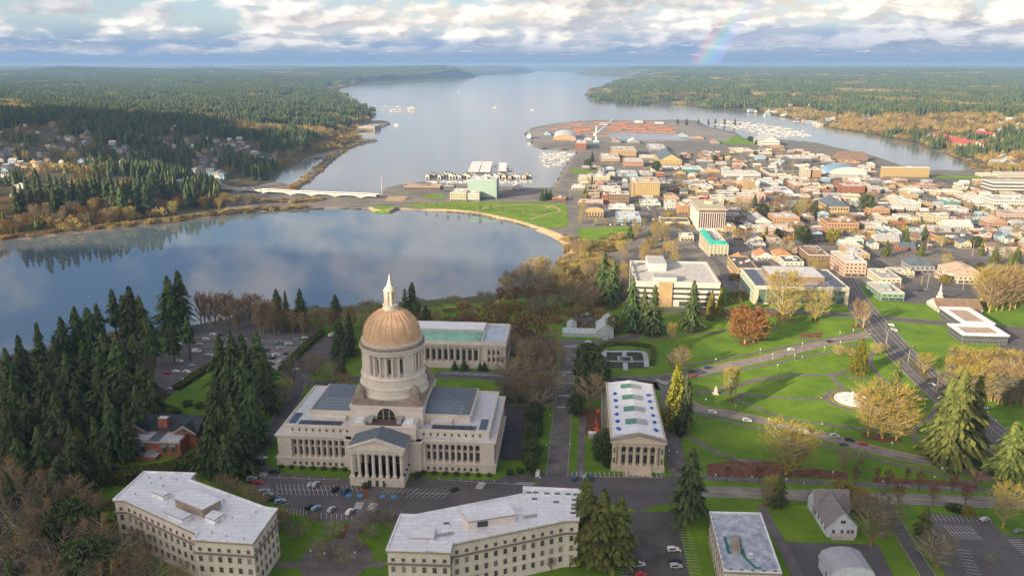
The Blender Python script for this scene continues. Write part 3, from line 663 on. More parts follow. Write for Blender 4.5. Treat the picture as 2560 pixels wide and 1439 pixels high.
def road(name, pts, w, m=None, dz=.05, centre=None, kerb=True, px=True, step=6.0):
    NLAY[0] = (NLAY[0]+1) % 55; dz += .0012*NLAY[0]; mb = MB(); ribbon_mb(mb, pts, w, dz, px=px, step=step); o = mb.obj(name, m or M_ASPH); tag(o, kind='structure')
    if kerb:
        kb = MB()
        for s in (-1, 1):
            ribbon_mb(kb, pts, .35, .17, off=s*(w/2+.2), px=px, step=step)
        tag(kb.obj('kerb', M_KERB), kind='structure')
    if centre:
        cm = MB()
        for off, col, ww in centre: ribbon_mb(cm, pts, ww, dz+.012, off=off, m=col, px=px, step=step)
        tag(cm.obj('road_markings', [M_WHITE, M_YEL]), kind='structure')
    return o
def stripes(a, b, n, L, w=.16, skew=0, dz=.135, both=False, ends=True):
    # parking stripes from image point a to image point b, each L metres long
    A = Vector(G(*a)[:2]); B = Vector(G(*b)[:2]); d = (B-A).normalized(); nn = Vector((-d.y, d.x)); dr = (nn+d*skew).normalized(); mb = MB(); z0 = dz
    for i in range(n):
        p = A.lerp(B, i/(n-1)); q0 = p-(dr*L if both else dr*0); q1 = p+dr*L; h = d*w/2
        z = hgt(p.x, p.y)+dz; mb.face([(q0.x-h.x,q0.y-h.y,z),(q0.x+h.x,q0.y+h.y,z),(q1.x+h.x,q1.y+h.y,z),(q1.x-h.x,q1.y-h.y,z)])
    if ends:
        h = nn*w/2; z = hgt(A.x, A.y)+dz+.004; mb.face([(A.x-h.x,A.y-h.y,z),(B.x-h.x,B.y-h.y,z),(B.x+h.x,B.y+h.y,z),(A.x+h.x,A.y+h.y,z)])
    tag(mb.obj('parking_lines', M_WHITE), kind='structure')
def crossing(a, b, n=7, L=3.2, w=.55):
    A = Vector(G(*a)[:2]); B = Vector(G(*b)[:2]); d = (B-A).normalized(); nn = Vector((-d.y, d.x)); mb = MB()
    for i in range(n):
        p = A.lerp(B, (i+.5)/n); h = d*w/2; q0 = p-nn*L/2; q1 = p+nn*L/2; z = hgt(p.x, p.y)+.14
        mb.face([(q0.x-h.x,q0.y-h.y,z),(q0.x+h.x,q0.y+h.y,z),(q1.x+h.x,q1.y+h.y,z),(q1.x-h.x,q1.y-h.y,z)])
    tag(mb.obj('crossing_marks', M_WHITE), kind='structure')
# woodland floor on the left, slope
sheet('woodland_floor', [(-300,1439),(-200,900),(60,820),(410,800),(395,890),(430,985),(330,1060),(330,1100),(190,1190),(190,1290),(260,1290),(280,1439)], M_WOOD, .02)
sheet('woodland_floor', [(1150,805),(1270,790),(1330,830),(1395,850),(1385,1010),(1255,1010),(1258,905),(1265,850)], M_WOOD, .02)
# car park by the lake
sheet('car_park', [(486,812),(804,826),(702,928),(600,885),(428,986),(385,955),(392,885),(458,850)], M_ASPH, .03)
sheet('car_park', [(812,838),(870,845),(862,868),(760,950),(700,945),(712,925)], M_ASPH, .034)
for k in range(6):
    stripes((640+k*8,835+k*16), (775-k*14,840+k*16), 26, 5.0, both=True, ends=False)
for k in range(4): stripes((500+k*10,840+k*22), (560+k*6,843+k*20), 12, 5.0, both=True, ends=False)
stripes((690,905),(720,890), 9, 4.8)
road('side_road', [(750,935),(738,985),(700,1050),(655,1110),(615,1160),(590,1180)], 8)
road('court_road', [(745,948),(800,960),(870,948),(980,945),(1100,938),(1250,945),(1390,950)], 8)
sheet('car_park', [(1093,926),(1260,932),(1262,944),(1093,938)], M_ASPH, .056)
stripes((1100,934),(1250,940), 30, 4.6, skew=.4)
sheet('forecourt', [(1060,893),(1140,897),(1140,922),(1060,916)], M_CONC, .05)
# front car park
sheet('car_park', [(598,1158),(655,1150),(700,1180),(868,1196),(880,1215),(1012,1218),(1030,1192),(1240,1200),(1270,1186),(1340,1180),(1345,1235),(1180,1275),(1020,1300),(900,1306),(780,1300),(700,1262),(635,1235)], M_ASPH, .03)
stripes((693,1222),(838,1226), 14, 5.0, skew=-.45, both=True)
stripes((838,1226),(905,1226), 7, 4.8, skew=-.45, ends=False)
stripes((660,1192),(845,1199), 6, 2.4)
stripes((1095,1198),(1320,1212), 9, 2.4)
stripes((1030,1232),(1118,1234), 8, 5.0, skew=.5, both=True)
stripes((955,1233),(1030,1232), 7, 4.8, skew=.5, ends=False)
stripes((625,1205),(700,1262), 15, 4.8, skew=.3, ends=False)
stripes((718,1282),(765,1290), 7, 4.8, skew=-.5, ends=False)
stripes((790,1296),(880,1300), 8, 4.8, skew=-.3, ends=False)
stripes((945,1295),(1000,1290), 7, 4.8, skew=.2, ends=False)
crossing((893,1272),(900,1255),6,3.5,.5); crossing((924,1274),(936,1257),6,3.5,.5); crossing((1196,1222),(1206,1205),5,3.4,.6)
crossing((617,1195),(668,1182),9,4,.5)
M_BLUE = mat('blue_bay_paint', (.05,.26,.52), .7, .1, .5)
for a in ((872,1237),(900,1238),(955,1240),(984,1241),(1170,933),(1190,935),(1210,936),(1140,930)):
    x, y, _ = G(*a); mb = MB(); mb.prism([(x-1.2,y-1.3),(x+1.2,y-1.3),(x+1.2,y+1.3),(x-1.2,y+1.3)], .04, .13); tag(mb.obj('bay_marking', M_BLUE), kind='structure')
for a, b in (((1180,1222),(1182,1240)),): pass
sheet('planting_bed', [(895,1215),(915,1215),(925,1238),(905,1250)], M_SOIL, .05); sheet('planting_bed', [(940,1240),(952,1232),(960,1245),(945,1255)], M_SOIL, .05)
road('garden_walk', [(920,1245),(905,1290),(880,1335),(850,1400)], 6, M_PATH, kerb=False)
cx, cy, _ = G(840, 1398); sheet('garden_circle', [(cx+14*math.cos(a*.2618), cy+14*math.sin(a*.2618)) for a in range(24)], M_PATH, .055, px=False)
road('garden_walk', [(690,1412),(770,1410),(830,1400),(960,1412)], 4, M_PATH, kerb=False)
for poly in ([(862,1310),(875,1312),(840,1385),(820,1400),(790,1405),(785,1392),(820,1385)], [(905,1362),(930,1380),(900,1395),(880,1380)]): sheet('planting_bed', poly, M_SOIL, .05)
# avenue and roads east of the domed building
sheet('plaza_road', [(1345,1180),(1440,1184),(1700,1190),(1760,1216),(1760,1250),(1640,1262),(1600,1280),(1560,1262),(1440,1250),(1345,1240)], M_ASPH, .045)
road('avenue', [(1392,1190),(1402,1080),(1411,980),(1418,915),(1423,858)], 9.6, mat('worn_asphalt', (.16,.15,.145), .85, .25, .1))
for a, b in (((1406,866),(1440,866)),((1402,930),(1436,930)),((1399,957),(1433,957)),((1395,989),(1425,989)),((1392,1018),(1425,1018))): crossing(a, b, 6, 1.6, .8)
crossing((1365,985),(1375,962),6,3,.6); crossing((1640,948),(1668,960),7,3,.6)
stripes((1430,1190),(1655,1194), 20, 5.0, w=.2, skew=0)
stripes((1290,1210),(1330,1212), 8, 3, skew=.8, w=.35)
road('conservatory_road', [(1300,862),(1400,856),(1500,856),(1560,848),(1590,836),(1588,800),(1572,750),(1566,690),(1575,650),(1640,600)], 8.5, dz=.06)
road('court_road', [(1440,950),(1500,948),(1620,948),(1700,938),(1760,926)], 9, dz=.056)
road('park_drive', [(1640,952),(1720,935),(1800,918),(1900,898),(2000,872),(2080,855),(2160,838),(2210,822)], 9.5, mat('drive_surface', (.25,.215,.195), .85, .2, .15), centre=[(4.4,1,.16)])
road('park_drive', [(1690,990),(1740,1018),(1820,1034),(1900,1050),(2000,1072),(2080,1095),(2180,1122),(2280,1145),(2400,1170),(2480,1195),(2600,1222)], 9.0, mat('drive_surface', (.25,.215,.195)), centre=[(4.2,1,.3),(0,0,.12)])
road('lower_road', [(1740,1228),(1840,1230),(1960,1236),(2080,1240),(2240,1246),(2400,1252),(2620,1262)], 8.6, M_CONC, centre=[(-.15,1,.16),(.2,1,.16)])
road('footway', [(1700,1188),(1840,1198),(2000,1204),(2200,1212),(2400,1222),(2600,1236)], 4, M_PATH, kerb=False)
road('broad_road', [(2085,640),(2105,690),(2135,745),(2185,808),(2240,870),(2300,930),(2368,990),(2440,1050),(2520,1120),(2600,1190)], 21, centre=[(3.5,0,.16),(-3.5,0,.16),(7,0,.16),(-7,0,.16),(10,0,.16),(-10,0,.16)])
md = MB(); ribbon_mb(md, [(2262,890),(2300,926),(2368,986),(2420,1030)], 2.4, .2); tag(md.obj('planted_median', mat('median_growth', (.16,.13,.03), .95, .4, .4)), kind='structure')
road('cross_road', [(1590,772),(1700,775),(1850,775),(1990,778),(2140,790),(2260,800),(2420,812),(2620,830)], 11)
road('city_street', [(1800,760),(1860,770),(1842,730),(1815,690),(1790,650),(1700,560)][2:] , 9)
stripes((2215,800),(2215,860), 3, 4)
# footpaths in the park
for k, (pts, w) in enumerate([([(1735,985),(1840,963),(1900,946),(2013,937),(2072,936),(2122,924),(2145,915)],3.2),([(2072,936),(2092,955),(2110,975)],3.2),([(2072,936),(2150,944),(2205,955)],2.6),([(1740,978),(1825,982),(1916,991),(2032,998),(2060,998)],2.8),
    ([(1842,998),(1900,1022),(1963,1043),(2058,1060),(2132,1070),(2190,1076)],2.8),([(2190,868),(2178,890),(2175,908),(2190,931),(2217,956),(2254,969),(2301,990),(2333,1001)],2.8),([(2235,893),(2285,940),(2323,980),(2349,1006)],2.8),
    ([(2340,1005),(2335,1035),(2310,1055),(2280,1078),(2290,1100),(2320,1130),(2350,1160)],3.4),([(1700,917),(1800,898),(1900,879),(2032,853),(2110,838),(2154,824)],2.6),([(1740,942),(1900,916),(2000,893),(2064,882),(2160,858)],2.6),
    ([(1735,1032),(1800,1046),(1875,1067),(1940,1082),(2050,1110),(2200,1150),(2350,1185),(2450,1210)],2.6),([(1680,1078),(1735,1098),(1790,1130),(1850,1150),(1900,1150)],3),([(1842,967),(1880,955),(1938,943)],2.6),([(1840,1000),(1860,985),(1916,991)],2.6),([(1590,850),(1700,838),(1830,828),(1950,822)],2.6),
    ([(1990,846),(2080,852),(2150,846)],2.4),([(2150,1003),(2220,1010),(2262,1040)],2.6)]):
    road('footpath', pts, w, M_PATH, dz=.05+.004*k, kerb=False)
# court north of the columned hall, lots, gardens
sheet('forecourt', [(1522,960),(1530,945),(1580,938),(1640,950),(1650,975),(1660,1100),(1672,1180),(1690,1188),(1700,1120),(1668,985),(1652,955)], M_PATH, .052)
road('side_lane', [(1672,960),(1680,1040),(1690,1110),(1705,1190)], 6, M_PATH, kerb=False)
road('service_lane', [(1452,1190),(1454,1100),(1458,1040)], 3.5, M_PATH, kerb=False)
sheet('terrace', [(1256,1010),(1318,1015),(1310,1150),(1250,1150)], mat('dark_terrace', (.06,.06,.066), .8, .2, .2), .04)
sheet('building_yard', [(1448,1020),(1510,1020),(1508,1085),(1448,1085)], M_SOIL, .045)
sheet('car_park', [(1575,1278),(1690,1278),(1725,1439),(1560,1439),(1567,1330)], mat('lot_asphalt', (.10,.095,.09), .85, .2, .1), .04)
stripes((1688,1290),(1722,1439), 22, 5.0, w=.12, ends=False); stripes((1572,1439),(1582,1290), 22, 5.0, w=.12, ends=False)
sheet('car_park', [(2320,1283),(2400,1286),(2475,1300),(2510,1335),(2600,1352),(2600,1460),(2370,1460),(2345,1385),(2318,1350)], M_ASPH, .04)
stripes((2375,1330),(2440,1332), 9, 5, both=True); stripes((2330,1300),(2480,1306), 14, 4.6, ends=False); stripes((2390,1372),(2420,1439), 9, 5, ends=False); stripes((2520,1350),(2560,1390), 9, 5, ends=False)
sheet('car_park', [(1950,1353),(2195,1360),(2245,1460),(1985,1460)], M_ASPH, .04)
road('lane', [(2215,1262),(2235,1300),(2270,1360),(2320,1439),(2340,1475)], 5.5, kerb=True)
road('lane', [(1902,1262),(1925,1310),(1960,1370),(2005,1460)], 4.5, M_PATH, kerb=False)
for poly in ([(1945,1262),(2050,1264),(2060,1345),(1962,1348)], [(1455,1088),(1508,1088),(1508,1160),(1450,1160)], [(2252,1300),(2290,1300),(2350,1460),(2325,1460)], [(1712,1290),(1760,1290),(1790,1460),(1735,1460)]): sheet('lawn', poly, M_LAWN, .03)
for poly in ([(1765,1160),(1850,1148),(1960,1156),(1960,1190),(1770,1195)], [(1985,1165),(2120,1180),(2120,1200),(1985,1192)], [(2290,1198),(2440,1205),(2440,1222),(2290,1212)], [(2180,1190),(2290,1198),(2290,1212),(2180,1205)], [(1575,825),(1650,820),(1650,828),(1580,832)], [(1995,835),(2060,830),(2050,845),(2005,843)], [(1740,770),(1990,775),(1990,790),(1740,790)]): sheet('planting_bed', poly, M_SOIL, .035)
sheet('car_park', [(2210,705),(2440,712),(2460,742),(2330,760),(2215,752)], M_ASPH, .2)
sheet('car_park', [(2440,812),(2620,830),(2640,960),(2530,900)], M_ASPH, .04)
# lakeside park
for poly in ([(1062,523),(1150,531),(1250,547),(1334,570),(1352,578),(1420,566),(1417,508),(1250,505),(1120,505),(1000,512)], [(1440,571),(1570,566),(1600,575),(1560,605),(1500,633),(1465,625)], [(1430,422),(1480,424),(1490,434),(1425,434)], [(1060,486),(1110,486),(1110,496),(1060,496)]): sheet('lawn', poly, M_LAWN, .18)
x, y, _ = G(957, 521); sheet('lawn', [(x+19*math.cos(a*.2618), y+24*math.sin(a*.2618)) for a in range(24)], M_LAWN, .4, px=False)
road('lakeside_walk', [(925,519),(940,527),(975,526),(1000,521),(1150,529),(1250,545),(1336,568),(1390,590),(1425,612),(1430,640)], 5, M_TAN, dz=.5, kerb=False)
road('park_walk', [(1190,527),(1230,517),(1320,512),(1380,517),(1400,528),(1370,535),(1325,549)], 4, M_TAN, dz=.3, kerb=False)
road('park_walk', [(1365,522),(1385,513),(1412,509)], 4, M_TAN, dz=.34, kerb=False)
road('bluff_path', [(1110,770),(1150,768),(1187,770),(1240,757),(1300,738),(1350,712)], 3, M_TAN, dz=.3, kerb=False); road('bluff_path', [(1187,770),(1189,785),(1183,805)], 3, M_TAN, dz=.3, kerb=False)
sheet('lawn', [(1052,782),(1180,772),(1180,808),(1060,806)], M_LAWN, .25); sheet('lawn', [(1195,772),(1290,748),(1330,745),(1280,775),(1200,800)], M_LAWN, .25)
sheet('sand_court', [(970,491),(1020,490),(1008,503),(960,503)], M_TAN, .2)
road('shore_road', [(-60,600),(100,582),(250,563),(400,546),(520,531),(640,519),(760,514),(900,512),(1100,503),(1400,502)], 9, mat('drive_surface', (.25,.215,.195)), dz=.3, kerb=False, step=15)
# downtown streets
for e in (215, 330, 450, 570, 700, 830): pass
def street(e0, n0, e1, n1, w): road('city_street', [XY(e0,n0), XY(e1,n1)], w, dz=.25, kerb=False, px=False, step=25, centre=[(0,1,.3)])
for n in (925, 1010, 1095, 1180, 1265, 1350, 1440, 1540): street(95 if n > 930 else 150, n, 900, n, 14)
for e in (118, 215, 312, 409, 506, 603, 700, 797): street(e, 760 if e > 160 else 900, e, 1620, 14)
sheet('port_yard', [(1322,330),(1400,306),(1700,303),(1830,335),(1900,350),(1600,357),(1420,357),(1345,368)], mat('port_paving', (.30,.27,.24), .7, .25, .008, col2=(.17,.16,.16)), .3)
for poly in ([(1780,352),(1930,352),(1960,362),(1820,362)], [(2290,330),(2370,335),(2390,352),(2300,350)], [(2330,438),(2470,440),(2450,448),(2340,446)], [(1820,344),(1880,340),(1900,355),(1830,357)], [(2160,1000),(2161,1000),(2161,1001)]): sheet('lawn', poly, M_LAWN, .5)
road('hill_road', [(2300,372),(2360,384),(2420,400),(2470,412)], 12, dz=.6, kerb=False, step=20)
road('hill_road', [(1930,312),(1990,325),(2040,335)], 10, dz=.6, kerb=False, step=30)

for (key, wh_), obs in list(CLUST.items()):
    if wh_ == W9:
        for o in obs:
            r_ = max(1.6, o.scale.x*.13)
            if hgt(o.location.x, o.location.y) == 0.0: sheet('mulch_ring', [(o.location.x+r_*math.cos(t*.628)*random.uniform(.8,1.2), o.location.y+r_*math.sin(t*.628)*random.uniform(.8,1.2)) for t in range(10)], M_SOIL, .09, px=False)
sheet('wet_paving', [(1520,338),(1560,334),(1700,336),(1760,346),(1700,351),(1530,350)], mat('wet_paving_surface', (.16,.165,.17), .12, .1, .02, spec=.8), .45)
sheet('lawn', [(1335,735),(1400,712),(1450,720),(1400,760),(1300,775)], M_LAWN, .3); sheet('lawn', [(1395,700),(1450,640),(1480,640),(1460,700)], M_LAWN, .3)
# ---------------------------------------------------------------- the domed building and its neighbours
M_STONE = mat('sandstone', (.68,.62,.545), .85, .10, .12, col2=(.56,.505,.44))
M_STONE_D = mat('weathered_stone', (.36,.30,.24), .9, .2, .2, col2=(.22,.18,.15))
M_SLATE = mat('slate_roof', (.115,.15,.18), .55, .15, .5, spec=.5)
M_FLAT = mat('flat_roof_membrane', (.62,.64,.66), .38, .08, .05, col2=(.52,.54,.58), spec=.6, seam=2.4)
M_WROOF = mat('white_membrane', (.80,.81,.83), .35, .03, .05, col2=(.75,.765,.80), spec=.6, seam=2.4)
M_SOLAR = mat('solar_panels', (.015,.03,.085), .25, .1, .5, spec=.6)
M_DOME = mat('dome_masonry', (.64,.44,.28), .8, .12, .3, col2=(.52,.33,.19))
M_DOMERIB = mat('dome_ribs', (.64,.44,.28), .8, .1, .3)
M_GLASS = mat('window_glass', (.028,.032,.038), .15, .1, 1, spec=.8)
M_FRAME = mat('window_frame', (.30,.27,.23), .8, .1, 1)
M_COPPER = mat('copper_green', (.24,.46,.36), .6, .15, .2)
M_MECH = mat('plant_metal', (.42,.42,.42), .5, .15, .6, metal=.3)
def win_mesh(w, h, arch=False, name='window', depth=.12):
    mb = MB()
    if arch:
        n = 10; pts = [(-w/2, 0), (w/2, 0)]+[(w/2*math.cos(math.pi*i/n), h-w/2+w/2*math.sin(math.pi*i/n)) for i in range(n+1)]
        mb.face([(x, -depth, z) for x, z in pts], 0)
        for f in (-.17, .17): mb.box(f*w-.1*w/3, f*w+.1*w/3, -depth-.08, -depth+.02, 0, h-.12*w, 1)
        mb.box(-w/2, w/2, -depth-.08, -depth+.02, h*.45, h*.45+.1, 1)
    else:
        mb.box(-w/2, w/2, -depth, 0, 0, h, 0)
        t = .07
        mb.box(-w/2-t, -w/2+t, -depth-.05, .0, -t, h+t, 1); mb.box(w/2-t, w/2+t, -depth-.05, .0, -t, h+t, 1)
        mb.box(-w/2, w/2, -depth-.06, .0, h-t, h+t, 1); mb.box(-w/2-.1, w/2+.1, -depth-.12, .0, -t*1.5, t*.6, 1)
        mb.box(-t/2, t/2, -depth-.03, .0, t, h-t, 1); mb.box(-w/2, w/2, -depth-.035, .0, h*.52-t/2, h*.52+t/2, 1)
    return mb.mesh(name, [M_GLASS, M_FRAME])
def col_mesh(h, r, name='column', n=14):
    mb = MB(); mb.box(-r*1.35, r*1.35, -r*1.35, r*1.35, 0, r*.5); mb.lathe([(r*1.25,r*.5),(r*1.2,r*.9),(r,r*1.05),(r*1.01,h*.33),(r*.86,h-r*1.7),(r*.95,h-r*1.6),(r*1.3,h-r*.5)], n)
    mb.box(-r*1.3, r*1.3, -r*1.3, r*1.3, h-r*.5, h); return mb.mesh(name, M_STONE)
def put(name, me, parent, x, y, z, rz=0):
    o = link(name, me, parent, (x, y, z), rz); return o
def cornice(mb, x0, x1, y0, y1, z, out=.8, th=.7, m=0):
    mb.box(x0-out, x1+out, y0-out, y1+out, z, z+th, m); mb.box(x0-out*.55, x1+out*.55, y0-out*.55, y1+out*.55, z-th*.8, z-.01, m)
CAP = thing('domed_capitol', 'pale sandstone domed capitol with a columned portico and an orange-brown ribbed dome', 'capitol', (-60.6, 333.1, 0), -GA)
# body
b = MB()
b.box(-53, 53, 1.2, 54.5, -1, 4.4, 0)                     # ground storey
W0, W1_, D0, D1 = -52.2, 52.2, 2.0, 53.7
b.box(W0, W1_, D0+2.3, D1-2.3, 4.4, 14.0, 0)               # recessed wall behind the columns
for x0, x1 in ((W0,-45.5),(-19.5,-15.5),(15.5,19.5),(45.5,W1_)): b.box(x0, x1, D0, D0+2.31, 4.4, 14.0, 0); b.box(x0, x1, D1-2.31, D1, 4.4, 14.0, 0)
b.box(W0, W0+.9, D0+.01, D1-.01, 4.41, 13.99, 0); b.box(W1_-.9, W1_, D0+.01, D1-.01, 4.41, 13.99, 0)
b.obj('walls', M_STONE, CAP)
e = MB(); cornice(e, W0, W1_, D0, D1, 15.6, .9, .6); e.box(W0-.05, W1_+.05, D0-.05, D1+.05, 14.0, 15.6, 0)
e.box(-53.4, 53.4, .9, 54.8, 4.1, 4.55, 0); e.obj('entablature', M_STONE, CAP)
a = MB(); a.box(-49.5, 49.5, 4.6, 51.2, 16.2, 19.3, 0, 1); cornice(a, -49.5, 49.5, 4.6, 51.2, 19.3, .5, .35)
for x0, x1, y0, y1 in ((-49.8,49.8,4.2,4.9),(-49.8,49.8,50.8,51.5),(-49.8,-49.1,4.9,50.8),(49.1,49.8,4.9,50.8)): a.box(x0, x1, y0, y1, 19.6, 20.3, 0)
a.obj('attic_storey', [M_STONE, M_FLAT], CAP)
r = MB(); r.box(-49.1, 49.1, 4.9, 50.8, 19.5, 19.75, 0); r.box(-51.9, 51.9, 2.3, 4.5, 16.2, 16.28, 0); r.box(49.6, 51.9, 4.5, 51, 16.2, 16.28, 0); r.box(-51.9, -49.6, 4.5, 51, 16.2, 16.28, 0)
r.obj('flat_roof', M_FLAT, CAP)
for s in (-1, 1):                                          # raised slate blocks on the wings
    w = MB(); x0, x1 = sorted((s*17.6, s*39.5)); w.box(x0, x1, 14, 46, 19.7, 23.4, 0); cornice(w, x0, x1, 14, 46, 23.4, .4, .4); w.obj('raised_wing', M_STONE, CAP)
    h = MB(); xa, xb = sorted((s*17.6, s*36.5)); h.idx([(s*17.6,14.3,23.85),(s*39.2,14.3,23.85),(s*39.2,45.7,23.85),(s*17.6,45.7,23.85),(s*17.6,22,27.5),(s*34.5,22,27.5),(s*34.5,38,27.5),(s*17.6,38,27.5)], [(0,1,5,4),(1,2,6,5),(2,3,7,6),(4,5,6,7)], 0)
    for i in range(9):
        for j in range(4):
            t0 = .06+j*.235; t1 = t0+.2; u = abs(s*17.6)+1.0+i*1.92
            pt = lambda uu, t: (s*uu, 14.3+7.7*t, 23.85+3.65*t+.08)
            if u+1.6 < 39.2-4.7*t1: h.face([pt(u,t0), pt(u+1.75,t0), pt(u+1.75,t1), pt(u,t1)], 1)
    h.obj('slate_roof', [M_SLATE, mat('roof_lights', (.16,.21,.26), .35, .1, .5, spec=.6)], CAP)
    o = MB(); x0, x1 = sorted((s*22, s*43)); o.box(x0, x1, 6.2, 10.2, 19.9, 20.05); o.obj('solar_array', M_SOLAR, CAP)
    o = MB(); x0, x1 = sorted((s*44.5, s*48)); o.box(x0, x1, 7, 18, 19.9, 20.05); o.obj('solar_array', M_SOLAR, CAP)
    o = MB(); x0, x1 = sorted((s*21, s*31)); o.box(x0, x1, 10.8, 13.6, 19.7, 21.6, 0, 1); o.obj('roof_penthouse', [M_STONE, M_WROOF], CAP)
# centre block
c = MB(); c.box(-18, 18, -.6, 8.8, -1, 16.2, 0); c.box(-15.6, 15.6, .2, 8.6, 16.2, 22.9, 0, 1); cornice(c, -18, 18, -.6, 8.7, 15.5, .7, .7); cornice(c, -15.6, 15.6, .2, 8.6, 22.6, .4, .4)
for x0, x1 in ((-15.6,-9),(9,15.6)): c.box(x0, x1, 1, 8.6, 23.0, 24.0, 0, 1)
c.obj('centre_block', [M_STONE, M_FLAT], CAP)
o = MB(); o.box(-8.5, 8.5, 1.2, 8, 23.0, 23.08); o.obj('terrace_deck', mat('terrace_deck', (.12,.08,.07), .9, .2, .4), CAP)
for s in (-1, 1):
    o = MB(); o.box(s*12-2, s*12+2, 2, 7.5, 24.0, 24.5, 0); o.box(s*7-1, s*7+1.2, 3, 8, 23.1, 25, 1); o.obj('plant_unit', [M_WROOF, M_MECH], CAP)
# portico
p = MB(); p.box(-12.6, 12.6, -14.4, -.6, -1, 4.5, 0); p.box(-12.9, 12.9, -14.7, -.6, 4.1, 4.5, 0); p.obj('portico_podium', M_STONE, CAP)
p = MB(); p.box(-12.4, 12.4, -14.0, -.6, 16.3, 18.4, 0); cornice(p, -12.4, 12.4, -14.0, -.6, 18.0, .8, .7); p.obj('portico_entablature', M_STONE, CAP)
p = MB(); p.idx([(-12.6,-13.8,18.7),(12.6,-13.8,18.7),(0,-13.8,22.9),(-12.6,-.4,18.7),(12.6,-.4,18.7),(0,-.4,22.9)], [(0,1,2),(3,5,4),(0,3,4,1),(0,2,5,3),(1,4,5,2)], 0)
p.obj('pediment', M_STONE, CAP)
for s in (-1, 1):
    p = MB(); p.idx([(s*13.4,-14.8,18.7),(0,-14.8,23.2),(0,-13.2,23.2),(s*13.4,-13.2,18.7),(s*13.4,-14.8,19.3),(0,-14.8,23.9),(0,-13.2,23.9),(s*13.4,-13.2,19.3)], [(0,1,5,4),(4,5,6,7),(0,4,7,3),(3,7,6,2)], 0); p.obj('raking_cornice', M_STONE, CAP)
p = MB()
for s in (-1, 1): p.face([(s*13.2,-13.2,18.9),(0,-13.2,23.3),(0,.2,23.3),(s*13.2,.2,18.9)], 0)
p.obj('portico_roof', M_SLATE, CAP)
cm = col_mesh(11.8, .78)
for i in range(8): put('column', cm, CAP, -11.4+i*22.8/7, -13.2, 4.5)
for s in (-1, 1): put('column', cm, CAP, s*11.4, -8.6, 4.5); put('column', cm, CAP, s*11.4, -4, 4.5)
wd = win_mesh(1.5, 3.4); wt = win_mesh(1.5, 4.4)
for i in (2, 3, 4): put('door', win_mesh(1.9, 3.6, name='door') if i == 2 else bpy.data.meshes['door'], CAP, -11.4+(i+.5)*22.8/7, -.62, 4.6)
for i in range(7):
    put('window', wt, CAP, -11.4+(i+.5)*22.8/7, -.62, 9.8)
    if i not in (2, 3, 4): put('window', wd, CAP, -11.4+(i+.5)*22.8/7, -.62, 4.9)
dd = win_mesh(1.5, 2.9, name='lower_door')
for i in (-1, 0, 1): put('lower_door', dd, CAP, i*3.4, -14.42, .2)
# wing colonnades, front and back
wc = col_mesh(9.5, .62); wa = win_mesh(1.6, 3.9); wb = win_mesh(1.6, 2.6); ws = win_mesh(1.15, 1.5); wq = win_mesh(.95, 1.15)
for s in (-1, 1):
    for i in range(8): put('column', wc, CAP, s*(22.3+i*20.4/7), D0+.9, 4.45)
    for i in range(9):
        x = s*(20.85+i*23.3/8); put('window', wa, CAP, x, D0+2.28, 5.1); put('window', wb, CAP, x, D0+2.28, 10.4); put('window', ws, CAP, x, 1.18, 1.2); put('window', wq, CAP, s*(18.5+i*3.35), 4.58, 17.2)
    for k in range(13):                                    # flanks
        y = 6+k*3.5; x = s*(52.22)
        put('window', wa, CAP, x, y, 5.1, s*math.pi/2); put('window', wb, CAP, x, y, 10.4, s*math.pi/2); put('window', ws, CAP, s*53.02, y, 1.2, s*math.pi/2)
        pl = bpy.data.meshes.get('pilaster') or MB().box(-.5, .5, -.45, 0, 4.5, 14).mesh('pilaster', M_STONE)
        put('pilaster', pl, CAP, s*52.2, y+1.75, 0, s*math.pi/2)
# pedestal of the dome
DY = 26.0
q = MB(); q.box(-17.5, 17.5, DY-17.5, DY+17.5, 19.7, 29.2, 0); q.box(-18.0, 18.0, DY-18.0, DY+18.0, 28.6, 29.4, 0); q.box(-16.9, 16.9, DY-16.9, DY+16.9, 29.4, 32.0, 1); q.box(-17.3, 17.3, DY-17.3, DY+17.3, 31.4, 32.3, 1)
q.box(-7, 7, DY+17, DY+26, 19.7, 29, 0); q.box(-7.5, 7.5, DY-18.6, DY-17.0, 19.7, 23, 0); q.obj('dome_pedestal', [M_STONE, M_STONE_D], CAP)
put('arched_window', win_mesh(8.4, 7.4, True, 'arched_window', .7), CAP, 0, DY-17.5, 21.4)
ar = MB(); n = 14
for i in range(n):
    a0, a1 = math.pi*i/n, math.pi*(i+1)/n
    ar.idx([(4.3*math.cos(t)*(1 if k else 1), DY-17.5-d_, 24.5+4.3*math.sin(t)) for t in (a0, a1) for k, d_ in ((0, 0), (1, .9))]+[(5.0*math.cos(t), DY-17.5-d_, 24.5+5.0*math.sin(t)) for t in (a0, a1) for d_ in (0, .9)], [(0,2,3,1),(4,5,7,6),(1,3,7,5)], 0)
ar.obj('window_arch', M_STONE, CAP)
for sx in (-1, 1):                                          # corner turrets
    for sy in (-1, 1):
        t = MB(); t.box(sx*13.4-2.3, sx*13.4+2.3, DY+sy*13.4-2.3, DY+sy*13.4+2.3, 32.0, 34.4); t.lathe([(2.3,34.4),(2.1,35.3),(2.35,35.5),(2.0,36.4),(1.5,37.6),(.8,38.5),(.3,38.9),(.0,39.3)], 16, sx*13.4, DY+sy*13.4, 0); t.obj('corner_turret', M_STONE_D, CAP, smooth=False)
d = MB(); d.lathe([(17.0,32.2),(16.9,33.2),(16.3,33.5),(16.2,36.2),(16.5,36.6),(16.3,37.2),(15.6,37.4),(15.5,40.8),(15.9,41.3),(15.6,41.8),(15.1,42.0),(15.0,42.9)], 64, 0, DY); d.obj('dome_base', M_STONE, CAP)
